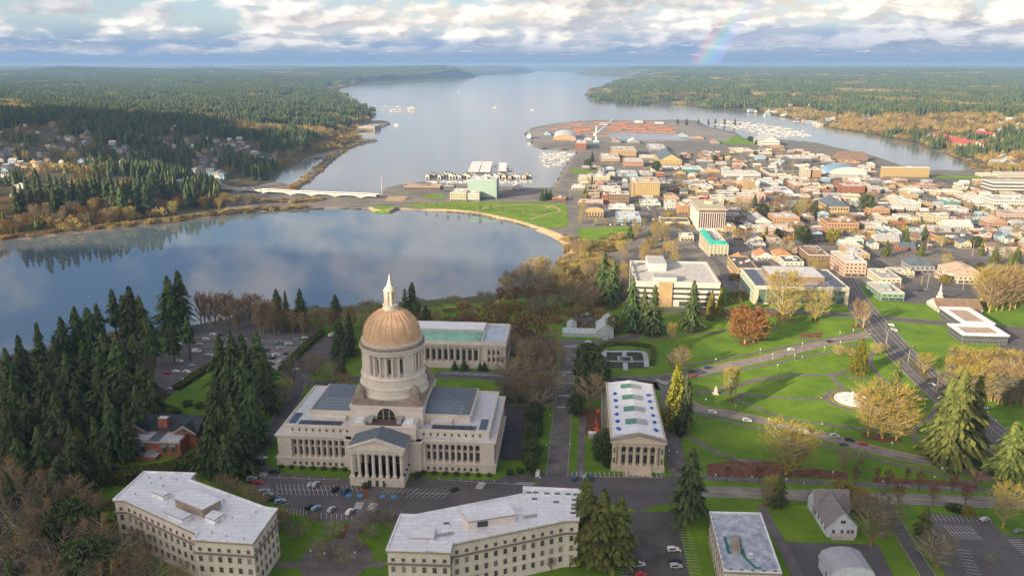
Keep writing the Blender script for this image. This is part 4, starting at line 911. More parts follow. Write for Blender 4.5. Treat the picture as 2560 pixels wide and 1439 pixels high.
d = MB(); d.lathe([(12.9,42.8),(12.9,53.2)], 64, 0, DY); d.obj('drum', M_STONE, CAP)
dc = col_mesh(9.8, .62); dw = win_mesh(1.3, 7.0)
for i in range(30):
    a = 2*math.pi*(i+.5)/30
    put('drum_column', dc, CAP, 14.35*math.cos(a), DY+14.35*math.sin(a), 42.9, a)
    if i % 2 == 0:
        b2 = a+math.pi/30; put('drum_window', dw, CAP, 12.93*math.cos(b2), DY+12.93*math.sin(b2), 44.2, b2+math.pi/2)
for k in range(4):                                          # solid piers between groups of columns
    a = math.pi/4+k*math.pi/2; t = MB(); t.box(-1.5, 1.5, -2.5, 2.5, 0, 10.2); t.obj('pier', M_STONE, CAP, (13.3*math.cos(a), DY+13.3*math.sin(a), 42.85), a)
d = MB(); d.lathe([(14.6,52.9),(15.1,53.4),(15.1,54.6),(15.9,55.1),(16.0,55.8),(14.6,56.0),(14.6,57.9),(14.9,58.1),(14.9,58.5),(14.0,58.6)], 64, 0, DY, 0); d.obj('drum_entablature', M_STONE, CAP)
d = MB()
for i in range(60):
    a = 2*math.pi*i/60; d.box(15.45*math.cos(a)-.22, 15.45*math.cos(a)+.22, DY+15.45*math.sin(a)-.22, DY+15.45*math.sin(a)+.22, 55.9, 56.9)
d.lathe([(15.2,56.9),(15.8,56.9),(15.8,57.15),(15.2,57.15)], 60, 0, DY); d.obj('balustrade', M_STONE_D, CAP)
d = MB(); prof = [(14.1,58.4),(14.1,59.6),(13.9,59.9),(13.9,60.6)]+[(13.7*math.cos(t), 60.6+12.4*math.sin(t)) for t in [i*math.pi/2*.84/12 for i in range(1, 13)]]; d.lathe(prof, 72, 0, DY); d.obj('dome_shell', M_DOME, CAP, smooth=False)
d = MB()
for k in range(28):
    a = 2*math.pi*k/28; da = .017; rows = []
    for i in range(13):
        t = i*math.pi/2*.84/12; r0 = 13.7*math.cos(t); z = 60.6+12.4*math.sin(t); w = .15*(.5+.4*math.cos(t)); nr, nz = math.cos(t), math.sin(t)
        for (sd, rr) in ((-1, .0), (-1, .2), (1, .2), (1, .0)):
            x = (r0+rr*nr); rows.append((x*math.cos(a)-sd*w*math.sin(a), DY+x*math.sin(a)+sd*w*math.cos(a), z+rr*nz))
    d.idx(rows, [(i*4+j, i*4+j+1, i*4+4+j+1, i*4+4+j) for i in range(12) for j in range(3)], 0)
d.obj('dome_ribs', M_DOMERIB, CAP)
ln = MB(); ln.lathe([(4.0,72.3),(4.2,73.0),(3.6,73.2),(3.6,74.6),(3.9,74.8),(3.9,75.1),(1.9,75.15),(1.9,81.6),(3.1,81.7),(3.2,82.3),(2.6,82.4),(2.5,83.3),(2.1,83.5),(1.5,84.4),(.9,86.2),(.45,88.0),(.2,89.4),(.0,90.4)], 24, 0, DY)
ln.obj('lantern', mat('lantern_stone', (.54,.49,.42), .7, .08, .3), CAP)
lc = col_mesh(6.5, .3)
for i in range(8):
    a = 2*math.pi*i/8+.39; put('lantern_column', lc, CAP, 2.7*math.cos(a), DY+2.7*math.sin(a), 75.1, a)
# hedge strip and bushes at the foot
for s in (-1, 1):
    for i in range(7): tree('shrub', *XY(*(lambda e, n: (e, n))(EN(-60.6, 333.1)[0]+s*(19+i*5.2), EN(-60.6, 333.1)[1]-1.3)), 1.8, 1.4, where='at the foot of the domed building')
# ---- pillared court behind the dome
def temple(name, label, cat, origin, w, dpt, hcol, z0, roofs):
    pass
e0, n0 = EN(-60.6, 333.1)
TJ = thing('court_building', 'long pillared stone court building with green copper roof behind the dome', 'court building', (*XY(e0, n0+132), 0), -GA)
b = MB(); b.box(-46, 46, 2.5, 38, -1, 15, 0, 1); b.box(-46.3, 46.3, .3, 38.3, -1, 3.6, 0); 
for s in (-1, 1): b.box(min(s*31,s*46), max(s*31,s*46), 1.2, 2.6, 3.6, 15, 0)
b.obj('walls', [M_STONE, M_FLAT], TJ)
b = MB(); b.box(-46, 46, .6, 38.4, 14.2, 15.8, 0); cornice(b, -46, 46, .6, 38.4, 15.8, .7, .6); b.obj('entablature', M_STONE, TJ)
b = MB()
for x0, x1, y0, y1 in ((-46,46,.8,1.6),(-46,46,37.4,38.2),(-46,-45.2,1.6,37.4),(45.2,46,1.6,37.4),(30.5,31.2,1.6,37.4),(-31.2,-30.5,1.6,37.4)): b.box(x0, x1, y0, y1, 16.4, 17.8)
b.box(-30, 30, 22, 37.4, 16.4, 18.6, 0, 1); b.obj('parapet', [M_STONE, M_WROOF], TJ)
b = MB(); b.hip(-30, 30, 3.2, 21.5, 16.8, 2.4, 5, .2); b.obj('copper_roof', M_COPPER, TJ)
for x0, x1 in ((31.3,45.1),(-45.1,-31.3)): MB().box(x0, x1, 1.7, 37.3, 16.4, 16.6).obj('end_roof', mat('blue_membrane', (.42,.50,.60), .4, .15, .2), TJ)
tc_ = col_mesh(10.6, .62); tw_ = win_mesh(2.0, 6.8)
for i in range(16): put('column', tc_, TJ, -29+i*58/15, 1.3, 3.6)
for i in range(15): put('window', tw_, TJ, -29+(i+.5)*58/15, 2.48, 5)
for s in (-1, 1):
    for i in range(4): put('column', tc_, TJ, s*(34.2+i*2.9), .7, 3.6)
    for i in range(3): put('window', bpy.data.meshes.get('small_window') or win_mesh(1.2, 2.6, name='small_window'), TJ, s*(35.65+i*2.9), 1.18, 5); put('window', bpy.data.meshes['small_window'], TJ, s*(35.65+i*2.9), 1.18, 9.6)
    p = MB(); p.face([(s*32,.1,16.4),(s*45.6,.1,16.4),(s*38.8,.1,18.9)]); p.obj('end_pediment', M_STONE, TJ)
for k in range(9): put('window', bpy.data.meshes['small_window'], TJ, 46.02, 5+k*3.7, 5, math.pi/2); put('window', bpy.data.meshes['small_window'], TJ, 46.02, 5+k*3.7, 9.6, math.pi/2)
for dx in (8, 14, 24, 27): tree('fir1', *XY(e0+dx+6, n0+129), random.uniform(5, 8), 1.5, where='at the steps of the pillared court')
# ---- columned hall with the tarpaulin-covered roof
IB = thing('columned_hall', 'narrow stone hall with six tall front columns and a white sheeted roof', 'columned hall', (*[ (a_+b_)/2 for a_, b_ in zip(P(1529,1176), P(1657,1176))], 0), -GA)
b = MB(); b.box(-12.2, 12.2, 1.2, 69, -1, 15, 0); b.box(-12.6, 12.6, -1.2, 69.4, -1, 2.9, 0); b.box(-12.2, -10.2, -.4, 1.3, 2.9, 13.2, 0); b.box(10.2, 12.2, -.4, 1.3, 2.9, 13.2, 0); b.obj('walls', mat('cream_stone', (.60,.53,.42), .85, .12, .15, col2=(.52,.45,.35)), IB)
MC = MATS['cream_stone']
b = MB(); b.box(-12.3, 12.3, -.6, 69.2, 13.2, 14.9, 0); cornice(b, -12.3, 12.3, -.6, 69.2, 14.9, .9, .6); b.obj('entablature', MC, IB)
b = MB(); b.idx([(-12.6,-1.4,15.5),(12.6,-1.4,15.5),(0,-1.4,18.7),(-12.6,1.3,15.5),(12.6,1.3,15.5),(0,1.3,18.7)], [(0,1,2),(3,5,4),(0,3,4,1)]); b.obj('pediment', MC, IB)
for s in (-1, 1): b = MB(); b.idx([(s*13.3,-1.5,15.4),(0,-1.5,18.9),(0,1.4,18.9),(s*13.3,1.4,15.4),(s*13.3,-1.5,15.9),(0,-1.5,19.4),(0,1.4,19.4),(s*13.3,1.4,15.9)], [(0,1,5,4),(4,5,6,7),(3,7,6,2)], 0); b.obj('raking_cornice', M_STONE_D, IB)
b = MB(); b.box(-11.9, 11.9, 3, 67.5, 15.4, 16.6, 0)
for s in (-1, 1): b.face([(s*11.2,3.2,16.7),(0,3.2,18.5),(0,67,18.5),(s*11.2,67,16.7)], 0)
b.face([(-11.2,3.2,16.7),(11.2,3.2,16.7),(0,3.2,18.5)], 0); b.obj('sheeted_roof', M_WROOF, IB)
for k in range(4):
    y = 13+k*14.5
    for s, mm in ((-1, mat('green_roof_light', (.09,.26,.18), .5, .1, .4)), (1, mat('grey_roof_light', (.36,.40,.38), .5, .1, .4))):
        o = MB(); o.face([(s*5.4,y,17.85),(0,y,18.72),(0,y+5.5,18.72),(s*5.4,y+5.5,17.85)]); o.obj('roof_light', mm, IB)
MT = mat('blue_tarpaulin', (.02,.09,.50), .5, .2, 1.5)
for s in (-1, 1):
    for k in range(6):
        y = 9+k*8.3; o = MB(); rr = random.Random(k+s*10); ps = [(s*8.9+rr.uniform(.7,1.7)*math.cos(t*1.05), y+rr.uniform(1,2.8)*math.sin(t*1.05)) for t in range(6)]
        o.idx([(x, yy, 17.15+rr.uniform(0,.3)) for x, yy in ps]+[(s*8.9, y, 17.9)], [(i, (i+1) % 6, 6) for i in range(6)]); o.obj('tarpaulin', MT, IB)
ic = col_mesh(10.3, .85)
cmm = ic.copy(); cmm.materials.clear(); cmm.materials.append(MC)
for i in range(6): put('column', cmm, IB, -8.5+i*17/5, -.1, 2.9)
wi = win_mesh(1.7, 4.2); wj = win_mesh(1.7, 2.4)
for i in range(5): put('window', wi, IB, -8.5+(i+.5)*17/5, 1.18, 3.6); put('window', wj, IB, -8.5+(i+.5)*17/5, 1.18, 9.4)
wk = win_mesh(.7, 2.6)
for s in (-1, 1): put('window', wk, IB, s*11.2, -.42, 4.2); put('window', wk, IB, s*11.2, -.42, 9.4)
for k in range(15):
    put('window', wj, IB, -12.22, 5+k*4.2, 5.5, -math.pi/2); put('window', wj, IB, 12.22, 5+k*4.2, 5.5, math.pi/2)
o = MB()
for k in range(6): o.box(-5, 5, -2.2-k*.55, -1.1-(k-1)*.55 if k else -1.1, -.2, 2.6-k*.45)
o.box(-6.2, -5, -5.8, -1.2, -.2, 2.2); o.box(5, 6.2, -5.8, -1.2, -.2, 2.2); o.obj('front_steps', MC, IB)
# scaffold by its west side
sc = thing('scaffold', 'tall bare metal scaffold tower standing along the columned hall', 'scaffold', (*XY(EN(IB.location.x, IB.location.y)[0]-15.6, EN(IB.location.x, IB.location.y)[1]+34), 0), -GA)
o = MB()
for x in (0, 1.8):
    for k in range(9): o.tube((x,k*3.2,0), (x,k*3.2,15), .07, .07, 4)
o.obj('uprights', M_MECH, sc); o = MB()
for z in (4, 8, 12, 15):
    for x in (0, 1.8): o.tube((x,0,z), (x,25.6,z), .06, .06, 4)
    for k in range(9): o.tube((0,k*3.2,z), (1.8,k*3.2,z), .06, .06, 4)
o.obj('ledgers', M_MECH, sc)
# ---- the two crooked office blocks with white roofs
def crooked(name, label, roof_px, h, walls_from, wl=1.35, rows=((3.0,1.9),(7.3,2.0),(11.6,2.0)), attic=16.3):
    pts = [P(a_, b_, h) for a_, b_ in roof_px]; cx = sum(p[0] for p in pts)/len(pts); cy = sum(p[1] for p in pts)/len(pts)
    T = thing(name, label, 'office building', (cx, cy, 0)); L = [(x-cx, y-cy) for x, y in pts]
    ar = sum(L[i][0]*L[(i+1)%len(L)][1]-L[(i+1)%len(L)][0]*L[i][1] for i in range(len(L)))
    if ar < 0: L.reverse()
    def off(d):
        out = []
        n = len(L)
        for i in range(n):
            a_, b_, c_ = Vector(L[i-1]), Vector(L[i]), Vector(L[(i+1)%n]); e1 = (b_-a_).normalized(); e2 = (c_-b_).normalized(); n1 = Vector((e1.y,-e1.x)); n2 = Vector((e2.y,-e2.x)); m = (n1+n2).normalized(); k = d/max(.5, m.dot(n1)); out.append(tuple(b_+m*k))
        return out
    MB().prism(off(-.5), -1, h-.6).obj('walls', M_STONE, T)
    c1 = MB(); c1.prism(off(.25), attic-1.5, attic-1.1); c1.prism(off(-.1), attic-1.9, attic-1.5); c1.obj('belt_cornice', mat('dark_cornice', (.24,.20,.17), .9, .15, .5), T)
    c1 = MB(); c1.prism(off(-.25), 5.6, 5.9); c1.obj('string_course', M_STONE, T)
    c1 = MB(); c1.prism(off(.1), h-.6, h-.1); c1.obj('roof_cornice', M_STONE_D, T)
    MB().prism(off(-.1), h-.1, h+.12).obj('white_roof', M_WROOF, T)
    rim = MB(); o1, o2 = off(0.0), off(-.6)
    n = len(L)
    for i in range(n):
        j = (i+1) % n; rim.idx([(*o1[i],h+.12),(*o1[j],h+.12),(*o1[j],h+.6),(*o1[i],h+.6),(*o2[i],h+.12),(*o2[j],h+.12),(*o2[j],h+.6),(*o2[i],h+.6)], [(0,1,2,3),(3,2,6,7),(7,6,5,4)])
    rim.obj('roof_rim', M_WROOF, T)
    w1 = win_mesh(wl, 2.1); w2 = win_mesh(1.15, 1.3); alt = []
    for cc in ((.16,.16,.15), (.07,.09,.10), (.28,.27,.24)):
        q = w1.copy(); q.materials[0] = mat('blind_%d' % int(cc[0]*100), cc, .25, .15, 1, spec=.7); alt.append(q)
    oo = off(-.5); cnt = 0
    for i in range(n):
        a_, b_ = Vector(oo[i]), Vector(oo[(i+1)%n]); e_ = b_-a_; le = e_.length; e_.normalize(); nn = Vector((e_.y, -e_.x))
        if nn.dot(Vector((cx, cy))+(a_+b_)/2-Vector((0,0))) > 0: continue      # faces away from the viewpoint side
        k = max(1, int((le-2)/3.3)); rz = math.atan2(e_.y, e_.x)
        for j in range(k):
            p = a_+e_*(le*(j+.5)/k)+nn*.01
            for (z, hh) in rows: put('window', random.choice([w1, w1, w1]+alt), T, p.x, p.y, z, rz)
            put('window', w2, T, p.x, p.y, attic-.4, rz)
    return T, cx, cy
T1, x1, y1 = crooked('office_building', 'stone office with a bent white roof and boxy plant rooms, lower left by bare trees', [(281,1250),(360,1179),(491,1183),(475,1199),(664,1268),(695,1272),(633,1359),(480,1349),(492,1334),(310,1251)], 20.3, 0)
T2, x2, y2 = crooked('office_building', 'stone office with a bent white roof and one long glazed penthouse, below the domed capitol', [(964,1376),(1000,1286),(1040,1287),(1307,1235),(1307,1217),(1454,1224),(1449,1301),(1414,1302),(1132,1360),(1127,1381)], 20.3, 0)
def rbox(T, cx, cy, z, pxs, hh, name, mw, mr, extra=None):
    pts = [P(a_, b_, z+hh) for a_, b_ in pxs]; o = MB(); L = [(x-cx, y-cy) for x, y in pts]; o.prism(L, z, z+hh, 0, 1); c_ = (sum(p[0] for p in L)/4, sum(p[1] for p in L)/4)
    o.prism([(c_[0]+(x-c_[0])*1.04, c_[1]+(y-c_[1])*1.04) for x, y in L], z+hh-.35, z+hh+.1, 2, 1); return o.obj(name, [mw, mr, M_STONE_D], T)
rbox(T1, x1, y1, 20.4, [(437,1246),(505,1273),(551,1249),(481,1221)], 3.6, 'penthouse', M_STONE_D, M_WROOF)
rbox(T1, x1, y1, 20.4, [(411,1279),(455,1297),(478,1285),(436,1268)], 2.2, 'plant_room', M_WROOF, M_WROOF)
rbox(T1, x1, y1, 20.4, [(380,1229),(407,1239),(425,1231),(400,1222)], 2.0, 'plant_room', M_WROOF, M_WROOF)
rbox(T1, x1, y1, 20.4, [(512,1290),(536,1299),(560,1283),(532,1274)], 2.0, 'plant_room', M_WROOF, M_WROOF)
rbox(T2, x2, y2, 20.4, [(1172,1303),(1288,1285),(1263,1251),(1153,1274)], 3.4, 'penthouse', M_STONE, M_WROOF)
rbox(T2, x2, y2, 20.4, [(1023,1344),(1084,1345),(1087,1320),(1032,1318)], 1.0, 'plant_room', M_WROOF, M_WROOF)
for a_, b_ in ((1202,1308),(1230,1302),(1256,1297)):
    x, y = P(a_, b_, 22); o = MB(); o.box(-2.6, 2.6, -.35, -.2, 20.8, 23.1); o.obj('louvre', M_GLASS, T2, (x-x2, y-y2, 0), R_(12))
for i, (a_, b_) in enumerate([(1322,1230),(1339,1230),(1367,1232),(1393,1233),(1420,1234),(1440,1235),(1436,1248),(1435,1261),(1434,1270),(1433,1281),(1336,1246),(1116,1307),(1390,1254)]):
    x, y = P(a_, b_, 20.9); o = MB(); o.box(-1.1, 1.1, -.8, .8, 20.4, 20.9, 0, 1); o.box(-1.25, 1.25, -.95, .95, 20.35, 20.6, 2); o.obj('roof_light', [M_WROOF, mat('rooflight_glass', (.10,.14,.12), .3, .1, .5), M_WROOF], T2, (x-x2, y-y2, 0))
for a0_, b0_, nn_ in ((1092,1338,9),(1310,1292,7)):
    for i in range(nn_):
        x, y = P(a0_+i*5, b0_-i*.9, 21); o = MB(); o.cyl(0, 0, 20.4, 21.6, .32, .32, 8); o.obj('roof_vent', M_MECH, T2, (x-x2, y-y2, 0))
for a_, b_ in ((338,1234),(372,1193),(401,1194),(378,1207),(441,1197),(408,1214),(580,1293),(548,1305),(530,1330),(566,1338),(640,1280),(456,1265),(610,1345),(560,1250)):
    x, y = P(a_, b_, 20.6); o = MB(); o.cyl(0, 0, 20.4, 20.8+random.random()*.5, .35, .3, 8); o.obj('roof_vent', M_MECH, T1, (x-x1, y-y1, 0))
# ---- flat roofed block, lower right
T3, x3, y3 = (lambda: crooked('office_building', 'plain box office with a stained grey roof and green roof patch, lower right', [(1773,1280),(1902,1283),(1955,1434),(1809,1428)], 13, 0, 1.3, ((1.2,1.9),(4.6,1.9),(8.0,1.9)), 13.2))()
for c_ in list(T3.children):
    if c_.name.startswith('white_roof'): c_.data.materials[0] = mat('stained_roof', (.50,.55,.62), .4, .2, .35, col2=(.22,.25,.31), spec=.5); c_.name = 'stained_roof'
    if c_.name.startswith('belt_cornice'): bpy.data.objects.remove(c_)
MG = mat('green_coating', (.03,.18,.15), .6, .15, .5)
def strip(T, cx, cy, z, pxs, w, m, name):
    o = MB(); q = [P(a_, b_, z) for a_, b_ in pxs]
    for i in range(len(q)-1):
        a_, b_ = Vector(q[i]), Vector(q[i+1]); d_ = (b_-a_).normalized(); nn = Vector((-d_.y, d_.x))*w/2; a_ = a_-d_*w/2; b_ = b_+d_*w/2; zz = z+.004*i
        o.face([(a_.x+nn.x-cx,a_.y+nn.y-cy,zz),(b_.x+nn.x-cx,b_.y+nn.y-cy,zz),(b_.x-nn.x-cx,b_.y-nn.y-cy,zz),(a_.x-nn.x-cx,a_.y-nn.y-cy,zz)])
    return o.obj(name, m, T)
strip(T3, x3, y3, 13.2, [(1812,1342),(1822,1380),(1853,1381),(1848,1342)], 1.1, MG, 'green_patch'); strip(T3, x3, y3, 13.22, [(1857,1372),(1862,1392),(1890,1418),(1900,1418)], 1.1, MG, 'green_patch')
rbox(T3, x3, y3, 13.1, [(1830,1374),(1852,1374),(1847,1338),(1829,1338)], 1.8, 'plant_room', M_MECH, M_STONE_D); rbox(T3, x3, y3, 13.1, [(1871,1388),(1883,1388),(1881,1381),(1870,1381)], 1.0, 'plant_unit', M_WROOF, M_WROOF)
# ---------------------------------------------------------------- town
M_BW = {}
def wallm(n, c): 
    M_BW[n] = mat('wall_'+n, c, .85, .1, .3); return M_BW[n]
WALL0 = {'white':(.66,.64,.60),'cream':(.62,.55,.42),'tan':(.50,.36,.20),'orange':(.50,.30,.16),'brick':(.36,.15,.09),'salmon':(.46,.29,.22),'grey':(.34,.34,.35),'brown':(.27,.19,.14),'pink':(.60,.42,.34),'yellow':(.56,.42,.20),
        'blue':(.36,.50,.62),'teal':(.12,.42,.42),'green':(.22,.34,.27),'red':(.55,.05,.05),'slate':(.16,.17,.19),'mint':(.45,.62,.55)}
ROOF = {'white':(.60,.60,.61),'grey':(.36,.36,.37),'pale':(.52,.50,.48),'dark':(.10,.10,.11),'brown':(.22,.15,.11),'rust':(.42,.21,.10),'slate':(.10,.13,.16),'teal':(.03,.36,.30),'blue':(.20,.34,.48),'red':(.45,.08,.06),'asphalt':(.09,.085,.08),'tan':(.42,.32,.24)}
for k, c in WALL0.items(): wallm(k, tuple(v*.70 for v in c))
M_RF = {k: mat('roof_'+k, c, .55, .16, .25, spec=.5, seam=3.) for k, c in ROOF.items()}
WORD = {'slate':'dark grey','pale':'pale grey','teal':'teal','mint':'mint green','rust':'rust-orange'}
FOOT = []                                                   # footprints in street coordinates
M_WIN2 = mat('window_dark', (.045,.05,.055), .2, .1, 1, spec=.7)
def windows(mb, x0, x1, y, z0, z1, floors, bay=3.4, ww=.55, hh=.5, side='s', m=2):
    L = x1-x0; n = max(1, int(L/bay)); fh = (z1-z0)/floors
    for f in range(floors):
        for i in range(n):
            a = x0+L*(i+.5-ww/2)/n; b = x0+L*(i+.5+ww/2)/n; za = z0+fh*(f+.5-hh/2); zb = z0+fh*(f+.5+hh/2)
            if side == 's': mb.face([(a,y-.06,za),(b,y-.06,za),(b,y-.06,zb),(a,y-.06,zb)], m)
            elif side == 'w': mb.face([(y-.06,b,za),(y-.06,a,za),(y-.06,a,zb),(y-.06,b,zb)], m)
            elif side == 'e': mb.face([(y+.06,a,za),(y+.06,b,za),(y+.06,b,zb),(y+.06,a,zb)], m)
def solve(xl, xr, yt, yb, yk, h=None):
    x, y, z0 = G(xl, yb); z1 = ztop(x, y, yt) if h is None else z0+h
    e, n = EN(x, y); lo, hi = 1, 400
    for _ in range(30):
        w = (lo+hi)/2
        if proj(*XY(e+w, n), z1)[0] < xr: lo = w
        else: hi = w
    lo, hi = 1, 700
    for _ in range(30):
        d = (lo+hi)/2
        if proj(*XY(e, n+d), z1)[1] > yk: lo = d
        else: hi = d
    return e, n, w, d, z0, z1
def building(xl, xr, yt, yb, yk, wall='cream', roof='pale', style='flat', floors=None, label=None, name='building', where='downtown', raw=None, cat='building', bay=3.6, ww=.5, hh=.46, parts=True):
    if raw: e, n, w, d, z0, z1 = raw
    else: e, n, w, d, z0, z1 = solve(xl, xr, yt, yb, yk)
    FOOT.append((e, e+w, n, n+d)); h = z1-z0; fl = floors or max(1, round(h/3.9))
    x, y = XY(e+w/2, n+d/2); T = thing(name, label, cat, (x, y, z0), -GA); mats = [M_BW[wall], M_RF[roof], M_WIN2]; X, Y = w/2, d/2
    b = MB(); b.box(-X, X, -Y, Y, -6, h-(0 if style != 'flat' else .0), 0, 1)
    windows(b, -X+.6, X-.6, -Y, .2, h-.5, fl, bay, ww, hh, 's'); windows(b, -Y+.6, Y-.6, -X, .2, h-.5, fl, bay*1.1, ww, hh, 'w'); windows(b, -Y+.6, Y-.6, X, .2, h-.5, fl, bay*1.2, ww, hh, 'e')
    rr = random.Random(int(e*7+n*3))
    if style != 'none' and w > 12:
        zf = min(3.2, h*.45)
        b.face([(-X+.8,-Y-.1,.5),(X-.8,-Y-.1,.5),(X-.8,-Y-.1,zf-.4),(-X+.8,-Y-.1,zf-.4)], 2)
        for i in range(max(2, int(w/5))): xx = -X+.8+(w-1.6)*i/max(2, int(w/5)); b.box(xx-.3, xx+.3, -Y-.2, -Y, .2, zf-.3, 0)
        b.box(-X-.12, X+.12, -Y-.25, -Y, zf-.3, zf, 0)
    b.obj('walls', mats, T)
    if style == 'flat':
        p = MB(); t = .35
        for a in ((-X,X,-Y,-Y+t),(-X,X,Y-t,Y),(-X,-X+t,-Y+t,Y-t),(X-t,X,-Y+t,Y-t)): p.box(*a, h-.02, h+.8)
        p.obj('parapet', M_BW[wall if rr.random() < .6 else 'white'], T)
        if w > 14 and d > 12 and rr.random() < .55:
            q = MB(); a0_, b0_ = rr.uniform(-X*.5, 0), rr.uniform(-Y*.3, Y*.1); q.box(a0_, a0_+X*rr.uniform(.4,.9), b0_, b0_+Y*rr.uniform(.4,.8), h, h+rr.uniform(1.5, 3.4), 0, 1); q.obj('roof_storey', [M_BW[wall], M_RF[rr.choice(('white','pale','grey'))]], T)
        for k in range(2):
            if w > 12: ax, ay = rr.uniform(-X*.6, X*.4), rr.uniform(-Y*.6, Y*.4); q = MB(); q.box(ax, ax+X*.4, ay, ay+Y*.35, h, h+.08+.05*k); q.obj('roof_patch', M_RF[rr.choice(('grey','pale','dark','white','tan'))], T)
        if parts:
            for k in range(rr.randint(3, 8)):
                q = MB(); ax, ay = rr.uniform(-X*.6, X*.6), rr.uniform(-Y*.6, Y*.6); s = rr.uniform(.6, 2.6); q.box(ax-s, ax+s, ay-s*.7, ay+s*.7, h, h+rr.uniform(.8, 2.4)); q.obj('roof_unit', rr.choice([M_MECH, M_RF['white'], M_BW[wall]]), T)
    elif style == 'hip':
        p = MB(); p.hip(-X, X, -Y, Y, h, min(X, Y)*.5, min(X, Y)*.85); p.obj('roof', M_RF[roof], T)
    elif style == 'gable':
        p = MB(); p.gable(-X, X, -Y, Y, h, min(X, Y)*.55, 'x' if w > d else 'y', .5, 0, 1); p.obj('roof', [M_RF[roof], M_BW[wall]], T)
    elif style == 'gabley':
        p = MB(); p.gable(-X, X, -Y, Y, h, X*.5, 'y', .5, 0, 1); p.obj('roof', [M_RF[roof], M_BW[wall]], T)
    elif style == 'vault':
        p = MB(); n_ = 10; H = X*.35
        for i in range(n_):
            a0, a1 = math.pi*i/n_, math.pi*(i+1)/n_; p.face([(-X*math.cos(a0),-Y-.3,h+H*math.sin(a0)),(-X*math.cos(a1),-Y-.3,h+H*math.sin(a1)),(-X*math.cos(a1),Y,h+H*math.sin(a1)),(-X*math.cos(a0),Y,h+H*math.sin(a0))])
        p.face([(-X*math.cos(math.pi*i/n_),-Y,h+H*math.sin(math.pi*i/n_)) for i in range(n_+1)], 1); p.obj('roof', [M_RF[roof], M_BW[wall]], T)
    elif style == 'bands':
        for k in range(fl):
            p = MB(); p.box(-X-.7, X+.7, -Y-.7, Y+.7, h*(k+.62)/fl, h*(k+1)/fl+.2); p.obj('storey_band', M_BW['white'], T)
    elif style == 'deck':
        p = MB()
        for a in ((-X,X,-Y,-Y+.4),(-X,X,Y-.4,Y),(-X,-X+.4,-Y,Y),(X-.4,X,-Y,Y)): p.box(*a, h-.02, h+1.1)
        p.obj('parapet', M_BW[wall], T)
    if label is None:
        st = {1:'low',2:'two-storey',3:'three-storey',4:'four-storey',5:'five-storey'}.get(fl, 'tall')
        rf = {'hip':'hipped','gable':'gabled','gabley':'gabled','vault':'vaulted'}.get(style, 'flat')
        T['look'] = '%s %s %s, %s %s roof,' % (st, WORD.get(wall, wall), 'house' if cat == 'house' else 'building', WORD.get(roof, roof), rf); in_cluster(T, (T['look']+' '+where, where))
    return T
